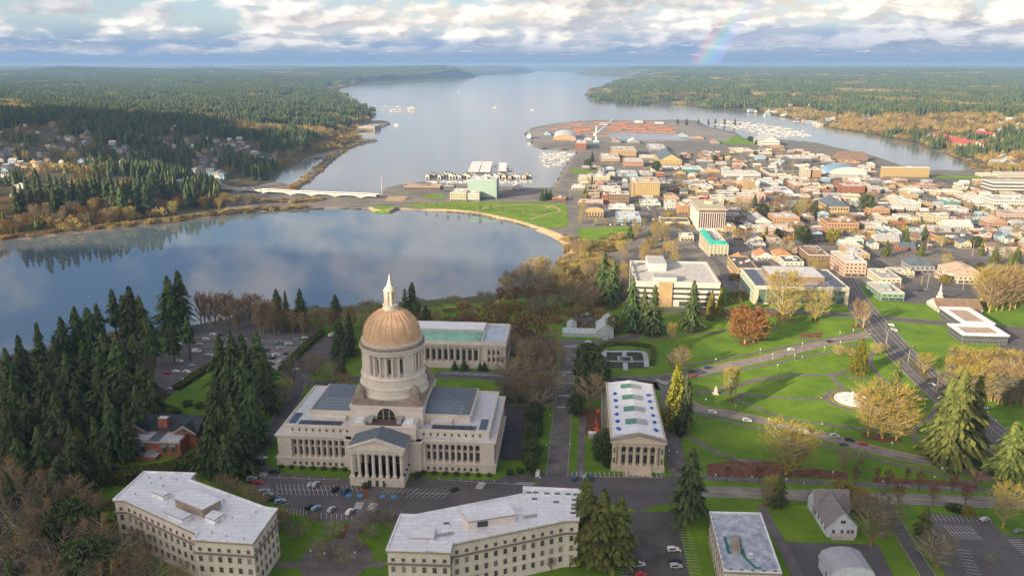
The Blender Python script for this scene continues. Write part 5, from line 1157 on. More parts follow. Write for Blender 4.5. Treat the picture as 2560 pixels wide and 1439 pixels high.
BL = [ # xl, xr, roof y, base y, roof back y, wall, roof, style, floors
(1591,1650,456,492,443,'yellow','pale','flat',7),(1579,1592,456,491,444,'tan','pale','flat',7),(1522,1573,485,509,478,'brown','pale','flat',3),(1505,1521,487,506,482,'brick','grey','flat',2),(1495,1552,472,482,464,'white','pale','flat',2),
(1446,1508,503,512,498,'pink','white','flat',1),(1463,1509,525,545,516,'tan','dark','vault',1),(1523,1587,520,527,511,'white','white','flat',1),(1543,1603,546,560,529,'blue','white','flat',2),(1602,1652,510,516,496,'mint','pale','flat',1),
(1695,1727,514,536,505,'orange','pale','flat',4),(1664,1694,508,525,500,'white','pale','flat',3),(1652,1725,555,561,545,'cream','asphalt','deck',1),(1744,1769,492,500,490,'red','red','flat',1),(1780,1845,494,509,487,'cream','grey','flat',3),
(1848,1890,489,512,482,'pink','pale','flat',5),(1892,1914,487,516,481,'pink','pale','flat',6),(1864,1900,453,475,446,'tan','tan','flat',4),(1841,1863,457,469,452,'orange','rust','flat',1),(1907,1946,459,468,447,'white','white','flat',2),
(1915,1982,478,482,466,'grey','pale','flat',1),(1813,1902,435,444,426,'white','white','flat',2),(1924,1966,434,439,420,'cream','dark','flat',1),(2005,2028,424,446,420,'cream','tan','flat',5),(2031,2054,425,446,421,'orange','tan','flat',5),
(2071,2170,434,440,424,'white','blue','vault',1),(2057,2110,424,428,419,'red','red','flat',1),(1984,2020,462,472,454,'salmon','white','flat',2),(2022,2066,466,473,458,'cream','brown','flat',2),(2108,2163,466,485,458,'brick','white','flat',4),
(2111,2151,488,502,484,'cream','white','flat',2),(2069,2124,516,539,500,'tan','slate','hip',2),(1932,2000,544,562,533,'orange','pale','flat',3),(1919,1986,574,593,563,'pink','pale','flat',2),(2068,2148,557,576,545,'orange','brown','flat',2),
(1880,1930,554,561,541,'white','grey','gable',1),(1813,1840,567,584,553,'tan','tan','flat',3),(2205,2325,419,445,417,'yellow','tan','flat',6),(2480,2600,455,480,447,'slate','white','bands',3),(2500,2620,433,446,428,'tan','white','bands',3),
(2300,2348,464,473,457,'brick','pale','flat',2),(2336,2408,479,490,474,'cream','pale','flat',2),(2395,2440,471,478,466,'cream','grey','flat',1),(2264,2303,508,530,490,'white','white','flat',4),(2276,2297,487,500,476,'yellow','grey','flat',3),
(2172,2225,523,537,515,'orange','grey','flat',2),(2482,2600,500,516,487,'white','pale','flat',2),(2430,2478,498,508,489,'white','pale','flat',2),(2370,2402,504,516,496,'teal','white','flat',2),(2510,2620,536,547,524,'pink','grey','flat',2),
(2330,2372,542,560,532,'cream','grey','flat',3),(2470,2520,556,570,547,'salmon','tan','gable',2),(2362,2467,601,611,580,'orange','dark','flat',1),(2194,2245,545,555,541,'cream','grey','flat',2),(2272,2302,549,558,543,'tan','grey','flat',2),
(2165,2217,566,576,556,'cream','grey','flat',2),(2150,2190,580,597,577,'tan','pale','flat',3),(2020,2074,638,657,615,'brown','brown','flat',3),(2109,2168,655,691,628,'pink','white','flat',4),(2130,2175,636,650,612,'tan','white','flat',4),
(2274,2338,664,683,650,'grey','slate','hip',2),(2201,2254,696,712,672,'cream','grey','flat',2),(2226,2287,679,691,669,'cream','grey','flat',2),(2200,2262,733,751,706,'green','pale','flat',2),(2392,2470,690,708,662,'cream','tan','hip',2),(2360,2404,690,703,676,'pink','grey','flat',1),
(1560,1609,404,419,395,'salmon','white','flat',4),(1502,1550,397,406,384,'tan','white','flat',2),(1529,1591,376,393,366,'tan','pale','flat',5),(1439,1466,359,376,350,'brick','white','flat',4),(1650,1705,400,415,383,'yellow','slate','gable',4),
(1625,1667,371,379,360,'grey','white','flat',2),(1760,1807,394,401,383,'orange','brown','flat',1),(1654,1699,420,426,415,'white','white','flat',1),(1705,1757,422,428,415,'teal','white','flat',1),(1445,1478,443,455,437,'cream','white','flat',3),(1483,1525,442,455,436,'cream','white','flat',3),
(1545,1595,437,445,426,'blue','pale','flat',1),(1598,1632,436,443,426,'grey','pale','flat',1),(1636,1682,452,460,447,'slate','pale','flat',2),(1712,1770,460,467,452,'salmon','grey','flat',2),(1725,1783,467,473,461,'cream','white','flat',1),
(1429,1462,465,475,461,'white','grey','flat',2),(1380,1414,495,502,490,'brick','pale','flat',1),(1903,1950,353,366,345,'white','grey','gable',2),(1830,1880,375,382,370,'cream','pale','flat',1),(1890,1930,382,389,376,'pale' if False else 'cream','white','flat',2),
(1383,1440,347,355,334,'tan','white','vault',1),(1170,1241,450,497,441,'mint','white','flat',9),(1125,1165,482,503,472,'cream','white','flat',3),(1166,1198,484,503,478,'white','white','flat',3),(1010,1100,466,474,461,'brown','rust','flat',1),(1110,1135,465,480,461,'slate','grey','flat',2),(1280,1305,468,478,463,'white','white','gabley',1),
(1975,2030,396,408,388,'slate','white','flat',3),(2100,2170,398,404,391,'brown','brown','gable',1),(2108,2150,405,412,400,'orange','brown','flat',1),(1960,1990,449,456,444,'mint','grey','flat',1),(1790,1810,500,512,492,'cream','pale','flat',2),
(2455,2500,437,444,432,'cream','white','flat',2),(2400,2450,489,496,483,'cream','pale','flat',1),(2100,2140,608,616,602,'blue','pale','gable',1),(2120,2160,600,611,594,'mint','white','flat',2),(1890,1935,640,650,628,'white','rust','gabley',1),(1940,1985,640,655,626,'cream','rust','hip',2),
(1840,1870,648,655,636,'cream','rust','gabley',1),(1960,2010,655,668,640,'white','dark','flat',2),(1990,2040,628,636,620,'cream','rust','gable',1),(2190,2250,598,606,590,'white','grey','gable',2),(2248,2290,618,626,610,'brick','slate','gable',1),
(1925,1960,605,612,598,'grey','pale','flat',2),(1880,1915,612,622,600,'slate','pale','flat',1),(1700,1735,590,603,582,'cream','grey','flat',1),(1600,1640,392,398,387,'cream','pale','flat',1),(1840,1868,414,420,408,'cream','white','flat',1),(1772,1800,427,435,421,'tan','tan','vault',1),(1756,1772,429,435,424,'tan','pale','vault',1)]
for b in BL: building(*b[:8], floors=b[8])
# the slab tower, the teal-roofed block, the garage, the wide white office and the glass-fronted office
T = building(1744,1815,524,577,500,'white','white','none', floors=1, label='white slab office tower with dark window stripes on its lit front', cat='office tower', name='office_tower', bay=4, ww=.01, hh=.01)
e, n, w, d, z0, z1 = solve(1744,1815,524,577,500); h = z1-z0
o = MB(); o.box(-w/2-1.2, w/2+1.2, -d/2-1.2, d/2+1.2, h, h+1.4); o.obj('roof_slab', M_BW['cream'], T); o = MB(); o.box(-w/2, w/2, -d/2, d/2, h-3.6, h-.4); o.obj('dark_cornice', M_BW['brown'], T)
for i in range(12):
    x = -w/2+1.8+i*(w-3.6)/11; o = MB(); o.box(x-.85, x+.85, -d/2-.12, -d/2+.2, 4, h-4.2); o.obj('window_stripe', mat('maroon_glass', (.07,.03,.035), .25, .1, 1, spec=.6), T)
o = MB(); o.box(-4, 6, -2, 8, h+1.4, h+5.5); o.obj('penthouse', M_BW['cream'], T)
T = building(1772,1822,612,641,578,'cream','white','flat', floors=5, label='cream five-storey office wedge with teal metal roof edges', cat='office building', name='office_building')
e, n, w, d, z0, z1 = solve(1772,1822,612,641,578); h = z1-z0
o = MB(); o.idx([(-w/2-.5,-d/2-.5,h+.2),(w/2+.5,-d/2-.5,h+.2),(w/2-3,-d/2+5,h+4),(-w/2+5,-d/2+5,h+4),(-w/2-.5,d/2,h+.2),(-w/2+5,d/2,h+4)], [(0,1,2,3),(0,3,5,4)]); o.obj('teal_roof', M_RF['teal'], T)
T = building(1842,1895,672,693,641,'tan','asphalt','deck', floors=2, label='tan concrete parking garage with cars on its open roof deck', cat='parking garage', name='parking_garage', bay=5, ww=.7, hh=.4)
DECK = (T.location.x, T.location.y, solve(1842,1895,672,693,641)[5])
GBe, GBn, GBw, GBd, GBz0, GBz1 = solve(1586,1801,706,764,654)
T = building(0,0,0,0,0,'white','pale','none', floors=1, raw=(GBe,GBn,GBw,GBd,GBz0,GBz1), label='wide white government office with strip windows and a tan entrance tower', cat='office building', name='office_building', bay=400, ww=.001, hh=.001)
h = GBz1-GBz0; X, Y = GBw/2, GBd/2
for k in range(3):
    z = h*(.30+.22*k); o = MB(); o.box(-X-.15, X+.15, -Y-.15, Y+.15, z, z+1.7, 0)
    o.obj('window_strip', M_WIN2, T)
    for i in range(int(X*2/2.2)):
        pass
o = MB(); o.box(X*.0+2, X-2, -Y-.2, -Y+.5, .6, 4.4); o.obj('ground_glazing', M_WIN2, T)
o = MB(); o.box(-X*.45, -X*.45+11, -Y-1.2, -Y+1, -4, h+1); o.obj('entrance_tower', M_BW['tan'], T)
o = MB()
for a in ((-X-.2,X+.2,-Y-.2,-Y+1.6),(-X-.2,X+.2,Y-1.6,Y+.2),(-X-.2,-X+1.6,-Y+1.6,Y-1.6),(X-1.6,X+.2,-Y+1.6,Y-1.6)): o.box(*a, h-.05, h+1.3)
o.obj('parapet', M_BW['white'], T)
o = MB(); o.box(-X*.55, -X*.02, -Y+2.2, -Y+14, h, h+4.0, 0, 1); o.obj('roof_storey', [M_BW['white'], M_RF['grey']], T)
o = MB(); o.box(-X*.6, -X*.15, Y*.1, Y-1.8, h, h+6.5, 0, 1); o.obj('roof_penthouse', [M_BW['white'], M_RF['pale']], T)
for k in range(7): o = MB(); o.box(-X*.9+k*3, -X*.9+k*3+1.6, Y-9, Y-6, h, h+1.5); o.obj('roof_unit', M_MECH, T)
HSe, HSn, HSw, HSd, HSz0, HSz1 = solve(1884,2124,716,760,671); X, Y = HSw/2, HSd/2; h = HSz1-HSz0
T = building(0,0,0,0,0,'cream','grey','none', floors=1, raw=(HSe,HSn,HSw,HSd,HSz0,HSz1), label='modern glass-fronted office with solar panels around its roof edge', cat='office building', name='office_building', bay=400, ww=.001, hh=.001)
MGL = mat('green_glass', (.07,.12,.10), .12, .1, 1, spec=.8); MGP = mat('pale_glass', (.34,.46,.42), .2, .08, 1, spec=.7)
for x0, x1 in ((-X+3,-X*.45),(-X*.38,X*.52),(X*.66,X-3)): o = MB(); o.box(x0, x1, -Y-.1, -Y+.4, 1.5, h-2.2); o.obj('glazed_front', MGL, T)
for k in range(3): o = MB(); o.box(-X-.1, -X+.3, -Y+2, Y-2, h*(.12+.28*k), h*(.33+.28*k)); o.obj('side_glazing', MGP, T)
for k in range(12):
    o = MB(); x = -X+3+k*(2*X-6)/11; o.box(x-.12, x+.12, -Y-.2, -Y, 1.5, h-2.2); o.obj('mullion', M_BW['white'], T)
for (x0,x1,y0,y1) in ((-X,X,-Y,-Y+1),(-X,X,Y-1,Y),(-X,-X+1,-Y+1,Y-1),(X-1,X,-Y+1,Y-1)): o = MB(); o.box(x0,x1,y0,y1,h-.02,h+.8); o.obj('roof_rim', M_BW['white'], T)
for (x0,x1,y0,y1) in ((-X+2,-X+11,-Y+3,-1),(-X+2,-X+11,1,Y-3),(X-11,X-2,-Y+3,-1),(X-11,X-2,1,Y-3),(-X+14,X-14,-Y+1.5,-Y+5)): o = MB(); o.box(x0,x1,y0,y1,h+.1,h+.35); o.obj('solar_array', M_SOLAR, T)
o = MB(); o.box(-X+16, X-15, -Y*.45, Y*.75, h, h+4.6, 0, 1); o.obj('roof_screen', [M_BW['brown'], M_RF['white']], T)
# stepped dark office with white roof edges; steepled church; green glass hotel details
for (xl,xr,yt,yb,yk,lb) in ((2404,2485,808,832,769,'dark stone office block with broad white roof rim, upper step beside the church'),(2404,2521,837,858,811,'low dark stone office wing with broad white roof rim, nearest the bare trees')):
    T = building(xl,xr,yt,yb,yk,'slate','tan','none', floors=2, label=lb, cat='office building', name='office_building', bay=1.5, ww=.6, hh=.7)
    e, n, w, d, z0, z1 = solve(xl,xr,yt,yb,yk); h = z1-z0; X, Y = w/2, d/2
    for a in ((-X-.6,X+.6,-Y-.6,-Y+3.2),(-X-.6,X+.6,Y-3.2,Y+.6),(-X-.6,-X+3.2,-Y+3.2,Y-3.2),(X-3.2,X+.6,-Y+3.2,Y-3.2)): o = MB(); o.box(*a, h-.02, h+.9); o.obj('roof_rim', M_WROOF, T)
T = building(2345,2458,772,780,752,'white','brown','gable', floors=1, label='brown-roofed church hall with a slim white steeple', cat='church', name='church')
x, y, z = G(2347,757); ex, ey = (x-T.location.x), (y-T.location.y); H = ztop(x, y, 706)-T.location.z
o = MB(); o.box(-2, 2, -2, 2, -2, H*.34, 0); o.box(-1.3, 1.3, -1.3, 1.3, H*.34, H*.52); o.lathe([(1.3,H*.52),(.9,H*.62),(.5,H*.8),(.0,H)], 8)
c_, s_ = math.cos(GA), math.sin(GA); o.obj('steeple', M_BW['white'], T, (ex*c_-ey*s_, ex*s_+ey*c_, 0))
# small buildings between the named ones
def overlaps(e0, e1, n0, n1, m=5):
    for a, b, c, d in FOOT:
        if e0-m < b and e1+m > a and n0-m < d and n1+m > c: return True
    return False
FILL = [(1455,425),(1640,405),(1760,375),(1960,372),(2120,398),(2260,455),(2440,462),(2560,452),(2600,640),(2440,640),(2300,600),(2160,640),(2060,600),(1900,620),(1840,600),(1680,570),(1640,520),(1455,520),(1440,460)]
rr = random.Random(99); cnt = 0; tries = 0
while cnt < 165 and tries < 9000:
    tries += 1; px, py = rr.uniform(1440, 2600), rr.uniform(370, 640)
    if not inpoly(FILL, px, py): continue
    x, y, z = G(px, py); e, n = EN(x, y); w, d = (rr.uniform(14, 36), rr.uniform(14, 34)) if cnt < 70 else (rr.uniform(9, 20), rr.uniform(9, 20))
    if overlaps(e, e+w, n, n+d, 6): continue
    far = y > 1100; h = rr.choice((4.2, 4.8, 5.5, 6, 8.5)); wl = rr.choice(('white','cream','cream','tan','grey','grey','salmon','brick','brown','blue','white','tan')); rf = rr.choice(('white','pale','pale','grey','grey','dark','tan','asphalt'))
    st = 'flat' if rr.random() < .75 else rr.choice(('gable','hip'))
    if py > 590 or (px > 2380 and py > 560): w, d, h, st, rf = rr.uniform(9, 15), rr.uniform(9, 14), 6, 'gable', rr.choice(('dark','brown','slate','grey')); wl = rr.choice(('white','cream','blue','pink'))
    building(0,0,0,0,0, wl, rf, st, bay=rr.choice((3.2,3.6,60)), ww=rr.choice((.45,.6,.9)), hh=rr.choice((.35,.46,.5)), raw=(e,n,w,d,z,z+h), parts=cnt % 2 == 0, where='downtown'); cnt += 1
tries = 0; cnt = 0
while cnt < 150 and tries < 9000:
    tries += 1; px, py = rr.uniform(1440, 2600), rr.uniform(362, 650)
    if not inpoly(FILL, px, py): continue
    x, y, z = G(px, py); e, n = EN(x, y); w, d = rr.uniform(8, 17), rr.uniform(8, 17)
    if overlaps(e, e+w, n, n+d, 3): continue
    st = rr.choice(('flat','flat','flat','gable','gable','hip')); h = rr.uniform(3.6, 6)
    building(0,0,0,0,0, rr.choice(('white','cream','tan','grey','brick','brown','blue','white')), rr.choice(('grey','pale','dark','brown','slate','white')), st, floors=1 if st == 'flat' else 2, raw=(e,n,w,d,z,z+h), parts=False, name='shop_building' if st == 'flat' else 'town_house', cat='shop' if st == 'flat' else 'house'); cnt += 1
# sheds in the port yard
for xl, xr, yt, yb, yk in ((1425,1452,351,356,347),(1460,1480,348,353,345),(1530,1552,354,359,350),(1570,1600,355,359,351),(1700,1722,341,345,337),(1735,1760,345,349,341),(1640,1660,308,311,305),(1500,1520,311,314,308),(1360,1378,336,340,332),(1780,1800,357,361,353)):
    building(xl,xr,yt,yb,yk, rr.choice(('white','tan','grey','blue')), rr.choice(('pale','white','rust','grey')), rr.choice(('gable','flat')), 1, where='in the port yard', name='port_shed', cat='shed', parts=False)
# ---------------------------------------------------------------- houses on the western and eastern hillsides
HM = []
for i, (wl, rf) in enumerate((('white','slate'),('white','pale'),('cream','brown'),('blue','grey'),('tan','dark'),('white','dark'))):
    b = MB(); b.box(-6, 6, -4.5, 4.5, -4, 5.2, 0); b.gable(-6, 6, -4.5, 4.5, 5.2, 3, 'x' if i % 2 else 'y', .6, 1, 0); windows(b, -5.4, 5.4, -4.5, .3, 5.2, 2, 3, .4, .45, 's'); windows(b, -4, 4, -6, .3, 5.2, 2, 3, .4, .45, 'w'); b.box(1, 2, 1, 2, 5, 8.6, 0)
    HM.append((wl, rf, b.mesh('small_house', [M_BW[wl], M_RF[rf], M_WIN2])))
def small_house(px, py, s=1.0, where=''):
    x, y, z = G(px, py); wl, rf, me = random.choice(HM); o = link('house', me, None, (x, y, z), random.choice((-GA, -GA+math.pi/2, random.uniform(0, 6.28)))); o.scale = (s, s, s)
    tag(o, None, 'house'); o['look'] = '%s gabled house with %s roof' % (WORD.get(wl, wl), WORD.get(rf, rf)); in_cluster(o, (o['look']+' '+where, where)); CLEAR.append((x, y, 13*s)); return o
CLEAR = []
rr = random.Random(5); random.seed(12)
WH = 'on the wooded western hillside'
for (x0, x1, y0, y1, n_) in ((0,330,360,425,52),(330,520,350,410,30),(140,420,330,362,22),(500,620,350,380,20),(480,560,400,470,20),(0,100,430,500,10),(0,200,300,340,12),(420,620,320,350,6),(620,690,385,412,9),(430,470,455,480,8),(660,740,320,345,4)):
    for k in range(n_): small_house(rr.uniform(x0, x1), rr.uniform(y0, y1), rr.uniform(.8, 1.25), WH)
EH = 'along the eastern shore'
for (x0, x1, y0, y1, n_) in ((1750,1800,263,268,8),(1860,1985,275,292,16),(1990,2090,295,318,14),(2100,2200,280,300,6),(1930,2100,255,272,9),(2420,2560,300,350,12),(2450,2550,260,285,8),(2480,2560,395,420,8)):
    for k in range(n_): small_house(rr.uniform(x0, x1), rr.uniform(y0, y1), rr.uniform(1.1, 1.9), EH)
EX = 'on the far green slope'
for i in range(8): building(2308+i*9, 2320+i*9, 333+i*3.4, 337+i*3.5, 329+i*3.2, 'cream', 'red' if i > 5 else 'tan', 'gable', 2, where=EX, parts=False)
for xl, xr, yt, yb, yk in ((2390,2425,357,366,350),(2422,2460,363,372,356),(2470,2505,341,348,334),(2368,2388,344,350,338),(2350,2366,339,344,334)): building(xl, xr, yt, yb, yk, 'cream', 'red', 'gable', 3, where=EX, parts=False)
# ---------------------------------------------------------------- mansion, conservatory, court garden, timber house
MBR = mat('red_brick', (.36,.13,.09), .85, .15, .5)
mx, my = P(405, 1122, 0); MN = thing('brick_mansion', 'red brick mansion with white-trimmed gables among the dark firs', 'mansion', (mx, my, 0), -GA+.02)
b = MB(); b.box(-11, 11, 2, 14, -1, 7.6, 0); b.obj('walls', MBR, MN)
b = MB(); b.box(-8.6, 8.6, -5, 2.01, -1, 6, 0); b.obj('front_wing', MBR, MN)
b = MB(); b.box(-8.8, 8.8, -5.2, -4.7, 5.7, 6.2); b.obj('white_cornice', M_BW['white'], MN)
for x0, x1 in ((-8.2,-1.8),(1.8,8.2)): b = MB(); b.box(x0, x1, -4.6, 2, 6, 6.5); b.obj('flat_roof', M_FLAT, MN)
b = MB(); b.box(-1.7, 1.7, -4.6, 2, 6, 6.3); b.obj('roof_glazing', M_SLATE, MN)
b = MB(); b.gable(-11.6, 11.6, 2, 14, 7.6, 3.6, 'x', .5, 0); b.obj('roof', mat('dark_slates', (.035,.05,.058), .7, .2, .6), MN)
for s in (-1, 1):
    b = MB(); b.gable(min(s*4.6,s*11.6), max(s*4.6,s*11.6), -.2, 9, 7.3, 2.8, 'y', .2, 0, 1); g = b.obj('gable', [MATS['dark_slates'], MBR], MN)
    b = MB(); xm = s*8.1
    for q in (-1, 1): b.idx([(xm+q*3.9,-.5,7.0),(xm,-.5,10.2),(xm,-.3,10.2),(xm+q*3.9,-.3,7.0),(xm+q*3.9,-.5,7.5),(xm,-.5,10.7),(xm,-.3,10.7),(xm+q*3.9,-.3,7.5)], [(0,1,5,4),(4,5,6,7)])
    b.obj('gable_trim', M_BW['white'], MN); put('window', win_mesh(1.6, 1.3, name='gable_window'), MN, xm, -.21, 8.0)
for x in (-6.4,-3.6,3.6,6.4):
    put('window', bpy.data.meshes.get('mansion_window') or win_mesh(1.3, 2.8, name='mansion_window'), MN, x, -5.01, 1.8); b = MB(); b.idx([(x-1,-5,5.3),(x+1,-5,5.3),(x+1,-6,4.5),(x-1,-6,4.5)], [(0,1,2,3)]); b.obj('awning', M_BW['green'], MN)
b = MB(); b.box(-1.5, 1.5, 2.6, 5, 7.5, 12, 0, 1); b.obj('chimney', [MBR, M_FLAT], MN)
b = MB(); b.box(-16, -8.6, -6, 1, -1, 2.6, 0, 1); b.box(-15.6, 2, -8.5, -5.2, -1, 1.6, 0, 1); b.obj('terrace', [MBR, M_FLAT], MN)
b = MB()
for i in range(6): b.box(-1.4+i*.5, -1.2+i*.5, -8.4, -5, 2.8, 3.0)
b.obj('pergola', M_BW['white'], MN)
MN.scale = (1.55, 1.4, 1.25)
# clipped hedges
def hedge(pts, w, h, label):
    mb = MB(); q = smoothpts([G(a_, b_)[:2] for a_, b_ in pts], 3); r = random.Random(3)
    for i in range(len(q)-1):
        d = (q[i+1]-q[i]).normalized(); nn = Vector((-d.y, d.x))
        for k in range(int(w*26)):
            a_ = r.random(); u = r.uniform(-w/2, w/2); face = r.random()
            z = h*(.96+.1*r.random()) if face < .45 else h*r.random()
            if face >= .45: u = (w/2)*r.choice((-1, 1))*(1+r.uniform(-.1,.1))
            p = q[i].lerp(q[i+1], a_)+nn*u; c = Vector((p.x, p.y, z)); t = Vector((r.gauss(0,1), r.gauss(0,1), r.gauss(0,1))).normalized(); s = .5*r.uniform(.6,1.4); o_ = t.orthogonal().normalized(); mb.face([c-t*s, c+o_*s, c+t*s, c-o_*s])
    inner = MB(); ribbon_mb(inner, pts, w*.92, h*.93); mb.v = mb.v; 
    k = len(mb.v); mb.v += inner.v; mb.f += [tuple(i+k for i in f) for f in inner.f]; mb.m += inner.m
    o = mb.obj('hedge', mat('hedge_leaves', (.085,.10,.016), .9, .3, .5)); tag(o, label, 'hedge')
hedge([(195,1200),(300,1203),(400,1194),(470,1172),(530,1140)], 8, 5.5, 'broad clipped yellow-green hedge in front of the brick mansion')
hedge([(805,834),(772,862),(740,893),(705,928)], 4.5, 2.6, 'long clipped hedge on the eastern edge of the big car park')
hedge([(548,905),(500,935),(440,975)], 4.5, 2.4, 'clipped hedge between the big car park and the mansion lawn')
hedge([(1500,880),(1505,868),(1560,862),(1625,870),(1632,885),(1630,915)], 2.5, 2.2, 'clipped hedge wrapping the sunken garden')
hedge([(1320,1030),(1318,1080),(1314,1160)], 2.5, 2.0, 'clipped hedge along the dark terrace beside the avenue')
for a_, b_ in ((400,1005),(440,1020),(470,1000),(500,1005),(385,985)): tree_px('shrub', a_, b_+14, b_, 1.6, where='on the mansion lawn')
for a_, b_ in ((1300,1180),(1275,1185),(915,1218),(1045,1190),(560,1008)): tree_px('shrub', a_, b_, b_-10, 1.4, where='at the domed building corners')
# conservatory
cx, cy, _ = G(1512, 845); CV = thing('conservatory', 'white-framed glass conservatory with a long low greenhouse wing', 'conservatory', (cx, cy, 0), -GA)
MCG = mat('greenhouse_glass', (.42,.50,.52), .25, .15, .6, spec=.8)
def frame_house(T, x0, x1, y0, y1, h, rh, axis, nm):
    b = MB(); b.box(x0, x1, y0, y1, 0, h, 0); b.gable(x0, x1, y0, y1, h, rh, axis, .1, 0, 0); g = b.obj(nm, MCG, T); f = MB(); L = (x1-x0) if axis == 'x' else (y1-y0); n = max(2, int(L/2.2))
    for i in range(n+1):
        t = i/n
        if axis == 'x':
            x = x0+L*t; f.tube((x,y0-.08,0),(x,y0-.08,h),.08,.08,4); f.tube((x,y0-.1,h+.05),(x,(y0+y1)/2,h+rh+.06),.08,.08,4); f.tube((x,y1+.1,h+.05),(x,(y0+y1)/2,h+rh+.06),.08,.08,4)
        else:
            y = y0+L*t; f.tube((x0-.08,y,0),(x0-.08,y,h),.08,.08,4); f.tube((x0-.1,y,h+.05),((x0+x1)/2,y,h+rh+.06),.08,.08,4); f.tube((x1+.1,y,h+.05),((x0+x1)/2,y,h+rh+.06),.08,.08,4)
    if axis == 'y':
        for i in range(6): x = x0+(x1-x0)*i/5; f.tube((x,y0-.1,0),(x,y0-.1,h+rh*(1-abs(i-2.5)/2.5)),.08,.08,4)
        f.tube((x0,y0-.1,h),(x1,y0-.1,h),.12,.12,4); f.tube((x0,y0-.1,h),((x0+x1)/2,y0-.1,h+rh),.16,.16,4); f.tube((x1,y0-.1,h),((x0+x1)/2,y0-.1,h+rh),.16,.16,4)
    f.obj('glazing_bars', M_BW['white'], g)
frame_house(CV, -6, 6, 0, 20, 5.5, 4, 'y', 'main_glasshouse'); frame_house(CV, -30, -6.1, 1, 8, 3, 2.6, 'x', 'long_glasshouse'); frame_house(CV, -27, -20, 9, 24, 3.5, 2.4, 'y', 'rear_glasshouse'); frame_house(CV, -2, 2, -4, -.2, 3, 1.6, 'y', 'porch')
frame_house(CV, -1, 8, 20.2, 34, 5, 3, 'y', 'north_glasshouse')
sheet('car_park', [(1425,800),(1440,790),(1495,786),(1498,815),(1428,820)], M_ASPH, .06)
# sunken garden
for pts, w in (([(1512,918),(1511,880),(1528,878),(1596,878),(1612,885),(1617,917)],3.2),([(1561,877),(1561,890)],3),([(1563,906),(1564,925)],3),([(1514,902),(1550,903)],1.6),([(1577,903),(1614,903)],1.6)): road('garden_path', pts, w, mat('garden_paving', (.42,.45,.50), .7, .15, .3), dz=.075, kerb=False, step=2)
sheet('planting_bed', [(1510,920),(1508,876),(1528,873),(1600,873),(1618,882),(1623,920)], mat('garden_bed', (.05,.055,.035), .95, .3, .4), .05)
gx, gy, _ = G(1563, 898); GP = thing('garden_pool', 'square paved pool in the centre of the sunken garden', 'pool', (gx, gy, 0), -GA)
b = MB()
for a_ in ((-5,5,-5,-3.4),(-5,5,3.4,5),(-5,-3.4,-3.4,3.4),(3.4,5,-3.4,3.4)): b.box(*a_, -.1, .4)
b.obj('rim', M_KERB, GP); b = MB(); b.box(-3.4, 3.4, -3.4, 3.4, -.1, .18); b.obj('pool_water', M_GLASS, GP)
# fountain
fx, fy, _ = G(2130, 999); FT = thing('fountain', 'round white-basined fountain ringed by flower beds in the park', 'fountain', (fx, fy, 0))
b = MB(); b.lathe([(15.5,.03),(15.5,.12),(12.3,.13)], 48); b.obj('paved_ring', M_PATH, FT)
b = MB(); b.lathe([(12.2,.1),(12.1,.5),(10.6,.5),(10.4,.1)], 48); b.obj('flower_bed', mat('flower_bed', (.28,.22,.04), .95, .4, .8, col2=(.10,.13,.03)), FT)
b = MB(); b.lathe([(9.8,.05),(9.8,.55),(9.2,.55),(9.2,.25),(.1,.25)], 48); b.obj('basin', mat('white_basin', (.74,.73,.72), .6, .05, .5), FT)
b = MB(); b.lathe([(1.3,.25),(1.0,1.4),(1.5,1.7),(1.4,1.8),(.5,1.9),(.4,3.0),(.8,3.2),(.1,3.4)], 16); b.obj('pedestal', M_STONE, FT)
for k in range(6):
    a_ = k*1.047+.3; b = MB(); b.lathe([(.7,.25),(.6,.7),(.1,.8)], 10); b.obj('jet_cluster', M_STONE_D, FT, (4.6*math.cos(a_), 4.6*math.sin(a_), 0)); b = MB(); b.lathe([(.12,.8),(.3,1.9),(.05,2.4)], 8); b.obj('water_jet', mat('white_water', (.9,.92,.95), .4, .05, 1), FT, (4.6*math.cos(a_), 4.6*math.sin(a_), 0))
b = MB(); b.lathe([(.2,3.3),(.5,4.6),(.1,5.6)], 8); b.obj('water_jet', MATS['white_water'], FT)
# timber house and barn-like neighbour
hx, hy, _ = G(2100, 1342); HS = thing('timber_house', 'pale blue-grey timber house with steep grey gables beside a bare tree', 'house', (hx, hy, 0), -.02)
mws = mat('blue_siding', (.58,.63,.70), .8, .1, .8); mrf = mat('grey_shingles', (.23,.215,.21), .9, .2, 1.2)
b = MB(); b.box(-5.5, 6.5, 0, 17, -.5, 5.4, 0); b.obj('walls', mws, HS); b = MB(); b.gable(-5.5, 6.5, 0, 14, 5.4, 6.6, 'y', .6, 0, 1); b.obj('main_roof', [mrf, mws], HS)
b = MB(); b.gable(-5.5, 9, 14, 23, 5.4, 6.0, 'x', .6, 0, 1); b.box(-5.5, 9, 14, 23, -.5, 5.4, 1); b.obj('rear_cross_gable', [mrf, mws], HS)
for x in (-3, .5, 3, 4.6): put('window', bpy.data.meshes.get('house_window') or win_mesh(1.1, 1.5, name='house_window'), HS, x, -.01, 2)
put('window', win_mesh(2.0, 1.2, name='gable_window'), HS, .5, -.01, 6.6)
for k in range(4): put('window', bpy.data.meshes['house_window'], HS, -5.51, 2.5+k*3.6, 2.4, -math.pi/2)
b = MB(); b.box(-4, 5, -2, 0, -.3, 2, 0); b.obj('porch', M_BW['white'], HS)
hx, hy, _ = G(2140, 1484); HB = thing('timber_house', 'pale house with a curved grey gambrel roof cut by the bottom edge', 'house', (hx, hy+4, 0), -.02)
b = MB(); b.box(-8, 8, 0, 12, -.5, 4.5, 0); b.obj('walls', mws, HB)
